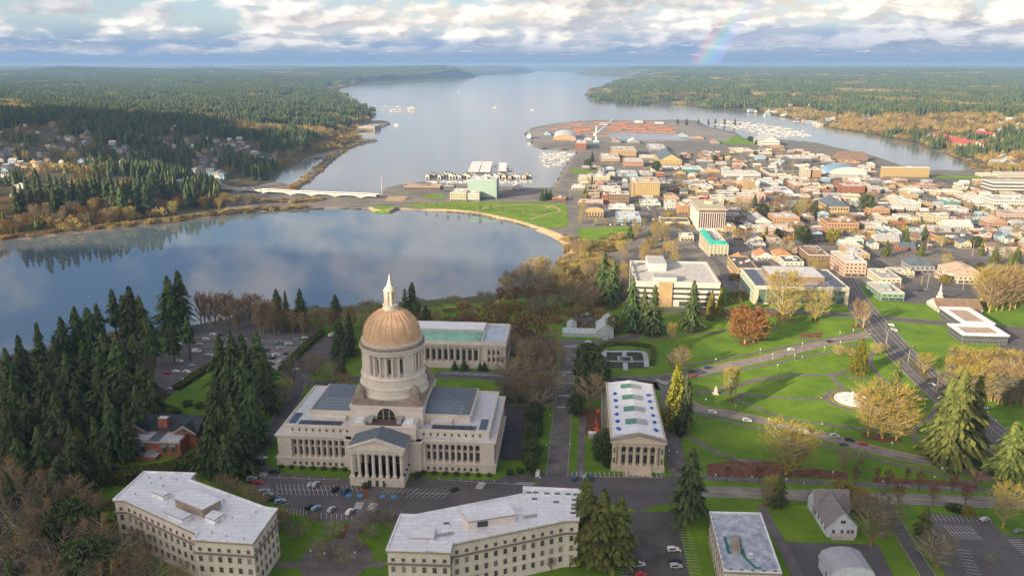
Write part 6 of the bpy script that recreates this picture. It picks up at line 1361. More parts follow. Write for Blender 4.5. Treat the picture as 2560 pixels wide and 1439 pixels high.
b = MB(); pr = [(-8.5,4.4),(-7,7.2),(-3.5,8.6),(0,9),(3.5,8.6),(7,7.2),(8.5,4.4)]
for i in range(6): b.face([(pr[i][0],-.4,pr[i][1]),(pr[i+1][0],-.4,pr[i+1][1]),(pr[i+1][0],12.4,pr[i+1][1]),(pr[i][0],12.4,pr[i][1])])
b.face([(x,-.1,z) for x, z in pr], 1); b.face([(x,12.1,z) for x, z in pr], 1); b.obj('roof', [mat('pale_shingles', (.36,.38,.42), .8, .1, 1), mws], HB)
put('window', bpy.data.meshes['house_window'], HB, -8.01, 4, 2, -math.pi/2)
# site cabin, digger and lorry by the avenue
x, y, _ = G(1490, 1098); SCB = thing('site_cabin', 'white site cabin on the fenced yard beside the columned hall', 'site cabin', (x, y, 0), -GA); MB().box(-4, 4, 0, 3, .2, 3).obj('cabin_body', M_BW['white'], SCB); put('window', bpy.data.meshes['house_window'], SCB, 0, -.01, 1.3); MB().box(-4.1, 4.1, -.1, 3.1, 3, 3.15).obj('cabin_roof', M_WROOF, SCB)
x, y, _ = G(1492, 1078); LF = thing('boom_lift', 'orange boom lift parked on the bare yard', 'boom lift', (x, y, 0), .4); MO = mat('orange_paint', (.70,.13,.03), .5, .08, 1)
MB().box(-1.1, 1.1, -2, 2, .5, 1.5).obj('chassis', MO, LF); m = MB(); m.tube((0,-1,1.5), (.5,3,6.5), .3, .2, 6); m.tube((.5,3,6.5), (1,1,11), .2, .15, 6); m.obj('boom', MO, LF); MB().box(.3, 1.8, .4, 1.6, 10.6, 11.8).obj('basket', MO, LF)
for a_ in ((-1.2,-1.4),(1.2,-1.4),(-1.2,1.4),(1.2,1.4)): w_ = MB(); w_.tube((a_[0]-.2,a_[1],.5), (a_[0]+.2,a_[1],.5), .5, .5, 10); w_.obj('wheel', M_GLASS, LF)
random.seed(77)
# ---------------------------------------------------------------- forest masses (one object each)
M_FFIR = mat('far_fir', (.045,.070,.026), .95, .35, .02, mul=0)
M_FFIR2 = mat('far_fir_light', (.085,.105,.032), .95, .35, .02)
M_FBARE = mat('far_bare', (.26,.17,.075), .95, .3, .03)
M_FBARE2 = mat('far_bare_gold', (.33,.25,.07), .95, .3, .03)
HID = bpy.data.collections.new('tree_models')
def far_cone(mb, r, x, y, h, R, m, tiers=3, n=6):
    for t in range(tiers):
        z0 = h*(.12+.27*t); z1 = min(h, z0+h*.46); rr_ = R*(1-.27*t)
        vs = [(x+rr_*(r.uniform(.7,1.25))*math.cos(6.283*i/n+t), y+rr_*(r.uniform(.7,1.25))*math.sin(6.283*i/n+t), z0+r.uniform(-.06,.05)*h) for i in range(n)]+[(x+r.uniform(-.3,.3), y, z1)]
        mb.idx(vs, [(i, (i+1) % n, n) for i in range(n)], m)
def far_bare(mb, r, x, y, h, R, m, n=46):
    mb.tube((x,y,0), (x,y,h*.7), .35, .15, 3, m)
    for i in range(n):
        z = r.random(); a = r.uniform(0, 6.283); q = R*math.sqrt(max(0, 1-(2*z-1)**2))*r.uniform(.3, 1); c = Vector((x+q*math.cos(a), y+q*math.sin(a), h*(.3+.7*z))); d = Vector((r.gauss(0,.5), r.gauss(0,.5), 1)).normalized(); o = d.orthogonal().normalized()*.35
        mb.face([c-o, c+o, c+d*r.uniform(1.5, 3.5)], m)
def clump(name, seed, R, n, fir, hs, far=False):
    r = random.Random(seed); mb = MB()
    for i in range(n):
        a = r.uniform(0, 6.283); q = R*math.sqrt(r.random()); x, y = q*math.cos(a), q*math.sin(a); h = hs*r.uniform(.6, 1.15)
        if r.random() < fir: far_cone(mb, r, x, y, h, h*.17+1, 0 if r.random() < .6 else 1, 2 if far else 3, 5 if far else 6)
        else: far_bare(mb, r, x, y, h*.62, h*.26, 2 if r.random() < .6 else 3, 16 if far else 46)
    me = mb.mesh(name, [M_FFIR, M_FFIR2, M_FBARE, M_FBARE2]); o = bpy.data.objects.new(name, me); HID.objects.link(o)
PRO = [('a_fir', 1, 15, 9, 1., 30), ('b_fir', 2, 15, 8, .85, 27), ('c_mix', 3, 15, 9, .4, 24), ('d_bare', 4, 15, 9, .0, 25), ('e_bare', 5, 15, 8, .12, 22)]
for p in PRO: clump(*p)
for k, (nm, f, hs) in enumerate((('f_fir', 1., 30), ('g_mix', .7, 27), ('h_bare', .12, 25))): clump(nm, 20+k, 55, 95, f, hs, True)
def scrub(name, seed):
    r = random.Random(seed); mb = MB()
    for i in range(150):
        a = r.uniform(0, 6.283); q = 4*math.sqrt(r.random()); c = Vector((q*math.cos(a), q*math.sin(a), r.uniform(0, 2.2))); d = Vector((r.gauss(0,.6), r.gauss(0,.6), 1)).normalized(); o = d.orthogonal().normalized()*.22
        mb.face([c-o, c+o, c+d*r.uniform(.8, 2)], r.choice((0, 1, 2, 3) if seed % 2 else (2, 3, 3)))
    o = bpy.data.objects.new(name, mb.mesh(name, [M_LEAF, M_TWIG_Y, M_TWIG, M_FBARE])); HID.objects.link(o)
scrub('i_scrub', 1); scrub('j_scrub', 2)
def scatter(name, pts):
    me = bpy.data.meshes.new(name); a = np.array(pts, dtype=np.float32); me.vertices.add(len(a)); me.vertices.foreach_set('co', a[:, :3].ravel())
    for nm, tp, col in (('scl', 'FLOAT', 3), ('rot', 'FLOAT', 4)):
        at = me.attributes.new(nm, tp, 'POINT'); at.data.foreach_set('value', a[:, col])
    at = me.attributes.new('pick', 'INT', 'POINT'); at.data.foreach_set('value', a[:, 5].astype(np.int32)); me.update()
    o = link(name, me); tag(o, kind='stuff'); ng = bpy.data.node_groups.new(name+'_scatter', 'GeometryNodeTree')
    ng.interface.new_socket('Geometry', in_out='INPUT', socket_type='NodeSocketGeometry'); ng.interface.new_socket('Geometry', in_out='OUTPUT', socket_type='NodeSocketGeometry')
    N = ng.nodes; L = ng.links; i_ = N.new('NodeGroupInput'); o_ = N.new('NodeGroupOutput'); ip = N.new('GeometryNodeInstanceOnPoints'); ci = N.new('GeometryNodeCollectionInfo')
    ci.inputs['Collection'].default_value = HID; ci.inputs['Separate Children'].default_value = True; ci.inputs['Reset Children'].default_value = True
    def att(n_, t_):
        q = N.new('GeometryNodeInputNamedAttribute'); q.data_type = t_; q.inputs['Name'].default_value = n_; return q.outputs['Attribute']
    cx_ = N.new('ShaderNodeCombineXYZ'); L.new(att('rot', 'FLOAT'), cx_.inputs[2]); L.new(i_.outputs[0], ip.inputs['Points']); L.new(ci.outputs[0], ip.inputs['Instance']); ip.inputs['Pick Instance'].default_value = True
    L.new(att('pick', 'INT'), ip.inputs['Instance Index']); L.new(cx_.outputs[0], ip.inputs['Rotation']); L.new(att('scl', 'FLOAT'), ip.inputs['Scale']); L.new(ip.outputs[0], o_.inputs[0])
    m = o.modifiers.new('scatter', 'NODES'); m.node_group = ng; return o
def forest(region, name, seed, shore_bare=True):
    rng_ = np.random.default_rng(seed); out = []
    clr = np.array(CLEAR) if CLEAR else np.zeros((1, 3))
    def cand(r0, r1, s):
        n = int(math.pi*(r1*r1-r0*r0)*(76/360)/(s*s)); rr_ = np.sqrt(rng_.uniform(r0*r0, r1*r1, n)); aa = np.radians(rng_.uniform(-38, 38, n)); x = rr_*np.sin(aa); y = rr_*np.cos(aa)
        k = inside(region, x, y); x, y = x[k], y[k]; d = wdist(x, y); k = d > 7; return x[k], y[k], d[k]
    for r0, r1, s, far in ((700, 3600, 25, False), (3600, 16000, 88, True)):
        x, y, d = cand(r0, r1, s)
        if far: k = d > 30; x, y, d = x[k], y[k], d[k]
        z = hgt_np(x, y)
        for i in range(len(x)):
            X, Y = float(x[i]), float(y[i])
            nz = mnoise.noise(Vector((X*.0016, Y*.0016, seed)))+.5*mnoise.noise(Vector((X*.006, Y*.006, seed)))
            px, py = proj(X, Y, float(z[i]))
            if not far:
                if name == 'forest' and py > 300 and px < 900:
                    town = (px < 640 and 325 < py < 425) or (px < 760 and 310 < py < 345)
                    if town and nz < .12: 
                        if rng_.random() < .42: continue
                    if py > 455 and px < 560 and rng_.random() < .3: continue
                    if 540 < px < 640 and 440 < py < 505: continue
                if np.min((clr[:, 0]-X)**2+(clr[:, 1]-Y)**2) < 26**2 and rng_.random() < .93: continue
                if any(inpoly(q, px, py) for q in OPEN): continue
            east = name != 'forest'
            near = d[i] < (230 if east else 90)
            b = .55 if near else (.30 if east else .22)
            b += -1.3*nz*(1.2 if near else .8)
            if far: k = 5 if b < .3 and rng_.random() < .8 else 6 if b < .5 else 7
            else:
                q = rng_.random(); k = (3 if q < .55 else 4) if b > .42 else (2 if q < .5 else 4) if b > .28 else (0 if q < .55 else 1)
                if near and east and rng_.random() < .5: k = 3
            out.append((X, Y, float(z[i])-.5, rng_.uniform(.75, 1.15), rng_.uniform(0, 6.28), k))
    return scatter('forest', out)
OPEN = [[(500,400),(530,400),(560,440),(600,455),(700,462),(700,500),(600,500),(520,470)], [(2265,330),(2330,325),(2400,360),(2470,375),(2440,392),(2340,352)], [(2330,340),(2520,330),(2520,352),(2350,350)], [(2270,368),(2330,372),(2480,410),(2460,425)], [(1900,305),(2060,335),(2040,342),(1900,318)], [(2410,375),(2470,378),(2460,388),(2400,385)]]
def NEARG(px, py): return py > 455 and px < 560
random.seed(21)
# the trees one can tell apart on the near western shore
WS = 'on the western lake shore'
for px, py in [(60,520),(80,515),(105,525),(120,518),(140,530),(150,522),(172,526),(190,520),(205,525),(222,515),(238,520),(255,512),(268,518),(283,512),(300,520),(316,505),(335,508),(352,512),(365,505),(378,512),(95,500),(130,505),(165,508),(200,500),(240,495),(280,498),(320,490),(350,492),(385,495),(410,490),(430,500),(70,498),(50,540),(290,535),(345,530),(310,540),(372,535),(505,492),(395,470),(420,462)]:
    x, y, z = G(px, py); tree(firk() if random.random() < .8 else 'tallfir1', x, y, random.uniform(30, 46), random.uniform(.85, 1.15), where=WS, z=z)
for k in range(46):
    px = 10+k*14+random.uniform(-8, 8); yb = np.interp(px, [0,100,250,400,500,560,660], [588,576,560,545,534,525,515]); py = yb-random.choice((6, 14, 24, 34))+random.uniform(-4, 4)
    if px > 560: py = yb-random.uniform(4, 12)
    x, y, z = G(px, py); tree(pick('bare0','bare2','moss0','moss1','rust0','bare1'), x, y, random.uniform(14, 22), 1.1, where=WS, z=z)
forest(WESTP, 'forest', 3); forest(EASTP, 'forest_east', 8)
# undergrowth on banks, bluff and the old causeway
ug = []
r8 = random.Random(8)
def band(pts, w, n):
    q = smoothpts([G(a, b)[:2] for a, b in pts], 20)
    for _ in range(n):
        i = r8.randrange(len(q)-1); p = q[i].lerp(q[i+1], r8.random()); x, y = p.x+r8.uniform(-w, w), p.y+r8.uniform(-w, w); z = hgt(x, y)
        if z > -29.8: ug.append((x, y, z-.2, r8.uniform(.6, 1.5), r8.uniform(0, 6.28), r8.choice((8, 9))))
band([(735,472),(790,430),(840,388),(900,354),(940,351)], 14, 260); band([(0,597),(200,574),(400,554),(600,529),(760,520)], 9, 420); band([(1440,640),(1425,612),(1400,594)], 12, 60); band([(600,500),(700,505),(800,500)], 14, 120)
band([(1460,640),(1450,700),(1400,740)], 26, 300); band([(2100,362),(2230,398),(2330,420)], 16, 160); band([(2300,368),(2400,395),(2470,430)], 16, 120); band([(1560,590),(1500,625),(1470,660)], 16, 150); band([(1150,790),(1280,780),(1400,800),(1500,760)], 22, 160)
for _ in range(420):
    x, y = r8.uniform(-420, 250), r8.uniform(480, 730); z = hgt(x, y)
    if -29.4 < z < -1: ug.append((x, y, z-.2, r8.uniform(.8, 1.8), r8.uniform(0, 6.28), r8.choice((8, 9))))
for _ in range(120):
    px, py = r8.uniform(-20, 330), r8.uniform(1000, 1439); x, y = P(px, py); ug.append((x, y, -.1, r8.uniform(.5, 1.1), r8.uniform(0, 6.28), 9))
for _ in range(2600):
    px, py = r8.uniform(1440, 2600), r8.uniform(360, 660); x, y = P(px, py, -25); e, n = EN(x, y)
    if e < 100 or overlaps(e, e, n, n, 1.5) or any(abs(n-q) < 9 for q in (925, 1010, 1095, 1180, 1265, 1350, 1440)) or any(abs(e-q) < 9 for q in (118, 215, 312, 409, 506, 603, 700, 797)) or not inpoly(FILL, px, py): continue
    z = hgt(x, y)
    if z > -29: ug.append((x, y, z-.2, r8.uniform(.5, 1.5), r8.uniform(0, 6.28), r8.choice((8, 8, 9))))
scatter('undergrowth', ug)
# ---------------------------------------------------------------- shore, bridge, boats, port
M_RIP = mat('riprap', (.30,.20,.15), .95, .35, .12)
def strip_wall(name, pts, w, z, m, label, cat):
    mb = MB(); q = ribbon_mb(mb, pts, w, z); o = mb.obj(name, m); return tag(o, label, cat)
road('hill_road', [(538,452),(525,440),(512,422),(500,405)], 14, dz=.6, kerb=False, step=15)
mb = MB(); ribbon_mb(mb, [(0,603),(100,595),(250,578),(400,560),(500,548),(600,535)], 6, .6); tag(mb.obj('rocky_shore', M_RIP), kind='structure')
mb = MB(); ribbon_mb(mb, [(1432,635),(1424,612),(1395,592),(1345,574)], 12, .7); tag(mb.obj('rocky_shore', mat('tan_boulders', (.46,.34,.20), .95, .35, .15)), kind='structure')
M_BR = mat('bridge_concrete', (.52,.50,.47), .8, .1, .1)
bx, by = P(760, 486, -22); BR = thing('road_bridge', 'long white concrete road bridge with shallow arches between lake and inlet', 'bridge', (bx, by, 0))
dk = smoothpts([P(a, b, -21.5) for a, b in [(534,450),(546,461),(565,468),(600,471),(660,474),(730,478),(800,481),(880,484),(945,487)]], 12)
mb = MB(); n = len(dk); L_ = []
for i, p in enumerate(dk):
    d = (dk[min(i+1, n-1)]-dk[max(i-1, 0)]).normalized(); nn = Vector((-d.y, d.x)); L_.append((p, nn))
for (o0, o1, z0, z1, nm, mm) in ((-7, 7, -23.4, -21.8, 'deck', M_BR), (-7.2, -6.8, -21.8, -20.6, 'parapet', M_BR), (6.8, 7.2, -21.8, -20.6, 'parapet', M_BR), (-6, 6, -21.79, -21.7, 'carriageway', M_PATH)):
    mb = MB(); vs = []
    for p, nn in L_:
        for o_, z_ in ((o0, z0), (o1, z0), (o1, z1), (o0, z1)): q = p+nn*o_; vs.append((q.x-bx, q.y-by, z_))
    mb.idx(vs, [(i*4+j, i*4+(j+1) % 4, i*4+4+(j+1) % 4, i*4+4+j) for i in range(n-1) for j in range(4)]); mb.obj(nm, mm, BR)
for a in (600, 657, 722, 790, 850, 905):
    i = min(range(n), key=lambda k: abs(proj(L_[k][0].x, L_[k][0].y, -22)[0]-a)); p, nn = L_[i]; mb = MB(); mb.box(-1.4, 1.4, -6, 6, -36, -23.3); mb.idx([(-14,-6,-23.4),(14,-6,-23.4),(2,-6,-26.2),(-2,-6,-26.2),(-14,6,-23.4),(14,6,-23.4),(2,6,-26.2),(-2,6,-26.2)], [(0,1,2,3),(4,5,6,7),(1,5,6,2),(0,4,7,3)])
    mb.obj('pier', M_BR, BR, (p.x-bx, p.y-by, 0), math.atan2(nn.y, nn.x)-math.pi/2)
M_HULL = mat('boat_white', (.56,.555,.54), .5, .06, 1); M_CAB = mat('boat_blue', (.06,.13,.30), .5, .1, 1); M_MAST = mat('mast_metal', (.6,.6,.58), .5, .05, 1)
def boat_mesh(k, L, B, mast):
    mb = MB(); st = [(-L/2,B*.42),(-L*.2,B*.5),(L*.2,B*.46),(L*.38,B*.28),(L/2,.05)]; vs = []
    for x, b in st: vs += [(x,-b,1.2),(x,b,1.2),(x,b*.55,-.4),(x,-b*.55,-.4)]
    mb.idx(vs, [(i*4+j, i*4+(j+1) % 4, i*4+4+(j+1) % 4, i*4+4+j) for i in range(4) for j in range(4)]+[(0,1,2,3)], 0)
    mb.box(-L*.28, L*.12, -B*.3, B*.3, 1.2, 2.2 if mast else 3.0, 0 if k % 2 else 1)
    if not mast: mb.box(-L*.1, L*.2, -B*.34, B*.34, 1.2, 2.0, 2)
    if mast: mb.tube((0,0,1), (0,0,mast), .16, .09, 4, 2); mb.tube((0,0,3), (-L*.4,0,3.1), .22, .2, 4, 1)
    return mb.mesh('boat', [M_HULL, M_CAB, M_MAST])
BM = [('white sailboat with bare mast', 'sailboat', boat_mesh(1, 11, 3.4, 14)), ('white sailboat with blue sail cover', 'sailboat', boat_mesh(2, 12.5, 3.6, 16)), ('white motor cruiser', 'motorboat', boat_mesh(3, 12, 4, 0)), ('white motor cruiser with blue canopy', 'motorboat', boat_mesh(4, 10, 3.6, 0))]
def boat(px, py, where, k=None, s=1.0, rz=None):
    x, y = P(px, py, WZ); lk, nm, me = BM[random.randrange(4) if k is None else k]; o = link(nm, me, None, (x, y, WZ+.1), (random.choice((0, math.pi))+random.uniform(-.1,.1)-GA) if rz is None else rz); o.scale = (s, s, s); tag(o, None, 'boat'); o['look'] = lk; in_cluster(o, (lk+' '+where, where))
def dock(a, b, w, label):
    A = Vector(P(*a, WZ)); B = Vector(P(*b, WZ)); d = (B-A); l = d.length; m_ = (A+B)/2; o = MB().box(-l/2, l/2, -w/2, w/2, 0, .7).obj('dock', mat('dock_planks', (.30,.26,.22), .9, .2, .3), None, (m_.x, m_.y, WZ), math.atan2(d.y, d.x)); tag(o, label, 'dock')
for j, (ya, xa, xb) in enumerate(((305,1800,1880),(310,1785,1920),(315,1800,1955),(321,1830,1985),(327,1860,2010),(333,1895,2025),(339,1920,2030))):
    dock((xa, ya), (xb, ya+2.5), 3, 'long grey boat dock in the eastern marina, %s from the far side' % ordinal(j+1))
    n_ = int((xb-xa)/6.0)
    for i in range(n_): boat(xa+(i+.5)*6.0, ya+(i+.5)*6.0/(xb-xa)*2.5+random.choice((-1.4, 1.4)), 'in the eastern marina')
for j, (ya, xa, xb) in enumerate(((385,1350,1436),(391,1352,1432),(398,1354,1425),(406,1356,1415),(415,1360,1402))):
    dock((xa, ya), (xb, ya+.6), 2.4, 'grey finger dock of the central marina, %s from the far side' % ordinal(j+1))
    for i in range(int((xb-xa)/7)): boat(xa+(i+.5)*7, ya+random.choice((-1.6, 1.8)), 'in the central marina')
for i in range(34): boat(1080+i*7.4, 455+random.uniform(-2, 3), 'beside the boathouse row')
for i in range(8): boat(1255+random.uniform(-14, 24), 412+i*5, 'at the end of the boathouse row', s=1.1)
dock((1070,452), (1328,455), 3, 'long dock in front of the white boathouses')
bh = []
for i, (wl, rf) in enumerate((('white','pale'),('cream','grey'),('white','blue'),('white','tan'))):
    b = MB(); b.box(-3.4, 3.4, -6, 6, 0, 6, 0); b.gable(-3.4, 3.4, -6, 6, 6, 3.2, 'y', .3, 1, 0); b.face([(-2,-6.06,.3),(2,-6.06,.3),(2,-6.06,3.6),(-2,-6.06,3.6)], 2); bh.append((rf, b.mesh('boathouse', [M_BW[wl], M_RF[rf], M_WIN2])))
for i in range(36):
    px = 1070+i*7.3; 
    if 1165 < px < 1245 and i % 2: pass
    x, y = P(px, 444+.012*(px-1070)+random.uniform(-2.5, 2), WZ); rf, me = random.choice(bh); o = link('boathouse', me, None, (x, y, WZ), -GA+random.uniform(-.05,.05)); s_ = random.uniform(.85, 1.25); o.scale = (s_, s_, s_); tag(o, None, 'boathouse'); o['look'] = 'white gabled floating boathouse with %s roof' % WORD.get(rf, rf); in_cluster(o, (o['look']+' in the row', 'in the row'))
for k, (xa, xb, yn, yf, lb) in enumerate(((1170,1197,436,410,'long pale-roofed covered moorage, left one of the close pair'),(1199,1226,436,410,'long pale-roofed covered moorage, right one of the close pair'),(1246,1266,434,413,'short pale-roofed covered moorage standing apart by the tall masts'))):
    x0, y0 = P(xa, yn, WZ); x1, y1 = P(xb, yn, WZ); x2, y2 = P(xa, yf, WZ); T = thing('covered_moorage', lb, 'covered moorage', (x0, y0, WZ)); w = x1-x0; Ld = y2-y0; nb_ = 14
    b = MB(); b.box(0, w, 0, Ld, 4.4, 5.2, 0); b.obj('roof', M_RF['pale'], T)
    for i in range(nb_):
        b = MB(); yy = Ld*i/nb_; b.gable(0, w, yy, yy+Ld/nb_*.8, 5.2, 1.2, 'x', .0, 0, 0); b.obj('roof_bay', M_RF['white'], T)
    for i in range(8): b = MB(); b.box(w*i/7-.3, w*i/7+.3, .2, .8, -1, 4.5); b.obj('post', M_STONE_D, T)
    b = MB(); b.box(.5, w-.5, 1.5, Ld-1, .5, 4.3); b.obj('slips', M_WIN2, T)
# western marina and the old warehouse
for j in range(4): dock((962+j*6, 268+j*4), (1042-j*2, 270+j*4), 5, 'weathered far dock of the western marina, %s from the far side' % ordinal(j+1))
for i in range(20): boat(955+random.uniform(0, 88), 266+random.uniform(0, 15), 'in the western marina', s=1.5)
building(895,936,317,324,312,'cream','grey','flat',1,label='old grey-roofed pier warehouse with pale striped front on the western shore',cat='warehouse',name='warehouse',bay=6,ww=.4,hh=.7)
boat(1238, 270, 'out on the open inlet', 0, 2.6); boat(1146, 229, 'out on the open inlet', 0, 1.8); boat(1330, 276, 'out on the open inlet', 2, 1.5); boat(992, 314, 'by the old warehouse', 2, 2.0)
x, y = P(1322, 348, WZ); SH = thing('white_ship', 'white passenger ship moored at the port quay', 'ship', (x, y, WZ), math.pi/2)
b = MB(); vs = []; st = [(-34,7),(-10,8.5),(18,7.5),(30,4),(38,.3)]
for x_, b_ in st: vs += [(x_,-b_,6),(x_,b_,6),(x_,b_*.6,-1),(x_,-b_*.6,-1)]
b.idx(vs, [(i*4+j, i*4+(j+1) % 4, i*4+4+(j+1) % 4, i*4+4+j) for i in range(4) for j in range(4)]+[(0,1,2,3)]); b.obj('hull', mat('ship_hull', (.14,.20,.30), .5, .1, .3), SH)
for k in range(3): b = MB(); b.box(-28+k*4, 16-k*6, -6.5+k*.6, 6.5-k*.6, 6+k*3.2, 8.8+k*3.2); b.obj('deckhouse', M_HULL, SH); b = MB(); b.box(-27.8+k*4, 15.8-k*6, -6.6+k*.6, 6.6-k*.6, 7+k*3.2, 8+k*3.2); b.obj('window_row', M_WIN2, SH)
b = MB(); b.tube((-8,0,15), (-8,0,27), .5, .3, 6); b.obj('mast', M_MAST, SH)
x, y = P(1490, 356, -27); CR = thing('harbour_crane', 'tall white mobile harbour crane with its boom raised to the upper right', 'crane', (x, y, -27), 0)
b = MB(); b.box(-8, 8, -7, 7, 0, 6); b.obj('chassis', mat('crane_blue', (.30,.45,.62), .5, .1, .3), CR); b = MB(); b.tube((0,0,6), (0,0,46), 3.2, 1.6, 8); b.obj('tower', M_HULL, CR); b = MB(); b.tube((1,0,26), (46,0,64), 1.5, .8, 5); b.tube((0,0,46), (46,0,64), .4, .4, 4); b.obj('boom', mat('crane_steel', (.34,.42,.52), .5, .1, .3), CR); b = MB(); b.box(-8, -1, -4, 4, 18, 26); b.obj('cab', M_HULL, CR)
M_LOG = mat('cut_logs', (.34,.15,.085), .95, .35, .12, col2=(.20,.10,.06))
rr = random.Random(31); 
for i, (px, py, w_) in enumerate([(1385,323,34),(1412,320,60),(1440,312,60),(1470,318,70),(1455,326,80),(1480,332,60),(1435,330,60),(1420,336,70),(1500,340,50),(1515,318,70),(1540,312,70),(1555,320,80),(1535,326,50),(1575,316,60),(1590,323,70),(1610,314,60),(1622,322,70),(1645,318,60),(1660,325,60),(1680,321,50),(1605,330,70),(1640,331,70),(1570,331,60),(1675,332,50),(1400,345,30),(1500,308,60),(1560,306,60),(1620,307,60)]):
    x, y, z = G(px, py); b = MB(); n_ = 8; l = w_*rr.uniform(.7, 1.1); dp = rr.uniform(7, 11); h = rr.uniform(4, 7)
    for k in range(n_):
        a0, a1 = math.pi*k/n_, math.pi*(k+1)/n_; b.face([(-l/2,-dp*math.cos(a0),h*math.sin(a0)**.6),(l/2,-dp*math.cos(a0),h*math.sin(a0)**.6),(l/2,-dp*math.cos(a1),h*math.sin(a1)**.6),(-l/2,-dp*math.cos(a1),h*math.sin(a1)**.6)])
    for s_ in (-1, 1): b.face([(s_*l/2,-dp*math.cos(math.pi*k/n_),h*math.sin(math.pi*k/n_)**.6) for k in range(n_+1)])
    o = b.obj('log_pile', M_LOG, None, (x, y, z), -GA+rr.uniform(-.08,.08)); tag(o, None, 'log pile'); o['look'] = 'long orange-brown pile of cut logs'; in_cluster(o, ('log piles in the port yard', 'in the port yard'))
for k in range(5):
    for lx in (1335,): dock((1330+k*2.5, 322+k*9), (1338+k*2.5, 331+k*9), 12, 'section of port quay, %s from the far end' % ordinal(k+1))
building(1588,1608,305,309,302,'white','white','flat',2,label='small white port building behind the log piles',cat='building',name='port_building')
# ---------------------------------------------------------------- town trees
random.seed(55); DT = 'between the downtown blocks'
for px, pb, pt, k in [(1845,525,492,'bare0'),(1870,528,497,'bare2'),(1885,520,483,'fir3'),(1905,545,510,'round'),(1925,540,503,'bare0'),(1950,535,483,'bare0'),(1965,535,490,'bare1'),(1990,540,500,'gfir0'),(2003,545,497,'moss1'),(2035,545,500,'column'),(2165,530,487,'round'),(2180,510,480,'bare0'),(1915,600,565,'gfir1'),(1945,598,572,'round'),(2003,610,565,'round'),(2012,612,575,'round'),
    (2080,605,572,'gshrub'),(1640,430,402,'round'),(1470,420,398,'round'),(1480,405,378,'fir1'),(1365,500,468,'fir1'),(1375,500,470,'fir1'),(1355,503,472,'fir1'),(1463,498,466,'fir3'),(1500,490,470,'bare0'),(2262,620,570,'fir1'),(2282,610,585,'bare0'),(2310,598,562,'fir3'),(2302,640,605,'gfir0'),(2215,640,598,'gfir0'),(2365,670,633,'moss1'),(2340,590,565,'bare0'),(2352,615,588,'moss0'),(2440,620,590,'round'),(2452,640,600,'gfir1'),(2485,660,615,'gfir0'),(2520,680,628,'gfir1'),(2540,660,612,'gfir1'),(2480,700,655,'bare0'),(2500,660,610,'bare2'),(2450,680,655,'round'),(2360,708,685,'gshrub'),(2250,735,712,'bare0'),(2140,600,570,'bare2'),(2120,560,530,'bare0'),
    (1955,640,595,'pop0'),(1975,645,600,'pop0'),(1930,635,600,'bare1'),(2030,680,645,'moss1'),(2050,690,650,'moss0'),(1760,600,580,'bare1'),(1840,600,570,'moss1'),(1860,605,575,'bare0'),(1700,470,440,'bare0'),(1560,450,430,'bare0'),(1670,500,480,'bare0'),(1820,470,450,'bare0'),(2230,470,455,'bare0'),(2380,520,500,'bare2'),(2420,530,500,'bare0'),(2350,530,510,'bare1'),(2420,560,540,'bare0'),(2540,580,555,'bare2'),(2560,600,570,'bare0')]:
    tree_px(k, px, pb, pt, 1.1, where=DT)
for i in range(12): tree_px('pop0', 1065+i*27, 522+i*1.2+random.uniform(-3, 3), 506+i*1.2, 1.5, where='in the lakeside park row')
for i in range(9): tree_px('moss1', 1490+i*24, 566+random.uniform(-3, 3), 545, 1.0, where='along the lakeside park edge')
for i in range(8): tree_px('moss1', 1450+i*3, 560-i*14, 540-i*14, 1.0, where='along the lakeside street')
for i in range(7): tree_px('fir2', 1700+i*22+random.uniform(-6,6), 312+random.uniform(-3,6), 296, 1.2, where='on the port headland')
for k in range(70):
    px, py = random.uniform(1450, 2560), random.uniform(430, 660); x, y = P(px, py, -25); e, n = EN(x, y)
    if e < 100 or overlaps(e, e, n, n, 2) or any(abs(n-q) < 6 for q in (925, 1010, 1095, 1180, 1265, 1350)) or not inpoly(FILL, px, py): continue
    z = hgt(x, y); tree(pick('round','round','fir3','gfir0','column','moss1','bare0','moss0'), x, y, random.uniform(7, 15), 1.15, where=DT, z=z)
for e0 in (215, 409, 603):
    for n0 in range(940, 1420, 34):
        for sd in (-8.5, 8.5):
            if overlaps(e0+sd, e0+sd, n0, n0, 0) or random.random() < .45: continue
            x, y = XY(e0+sd, n0); 
            if proj(x, y, -27)[0] < 2560: tree(pick('pop0','red0'), x, y, random.uniform(6, 9), 1.4, where='lining the downtown streets', z=hgt(x, y))
for k in range(26):
    px = random.uniform(1780, 2300); py = random.uniform(345, 420)
    if wdist(np.array([G(px, py)[0]]), np.array([G(px, py)[1]]))[0] > 10 and py > 350+max(0, px-1950)*.2: tree_px(pick('round','bare0','fir3'), px, py, py-random.uniform(9, 14), 1.3, where=DT)
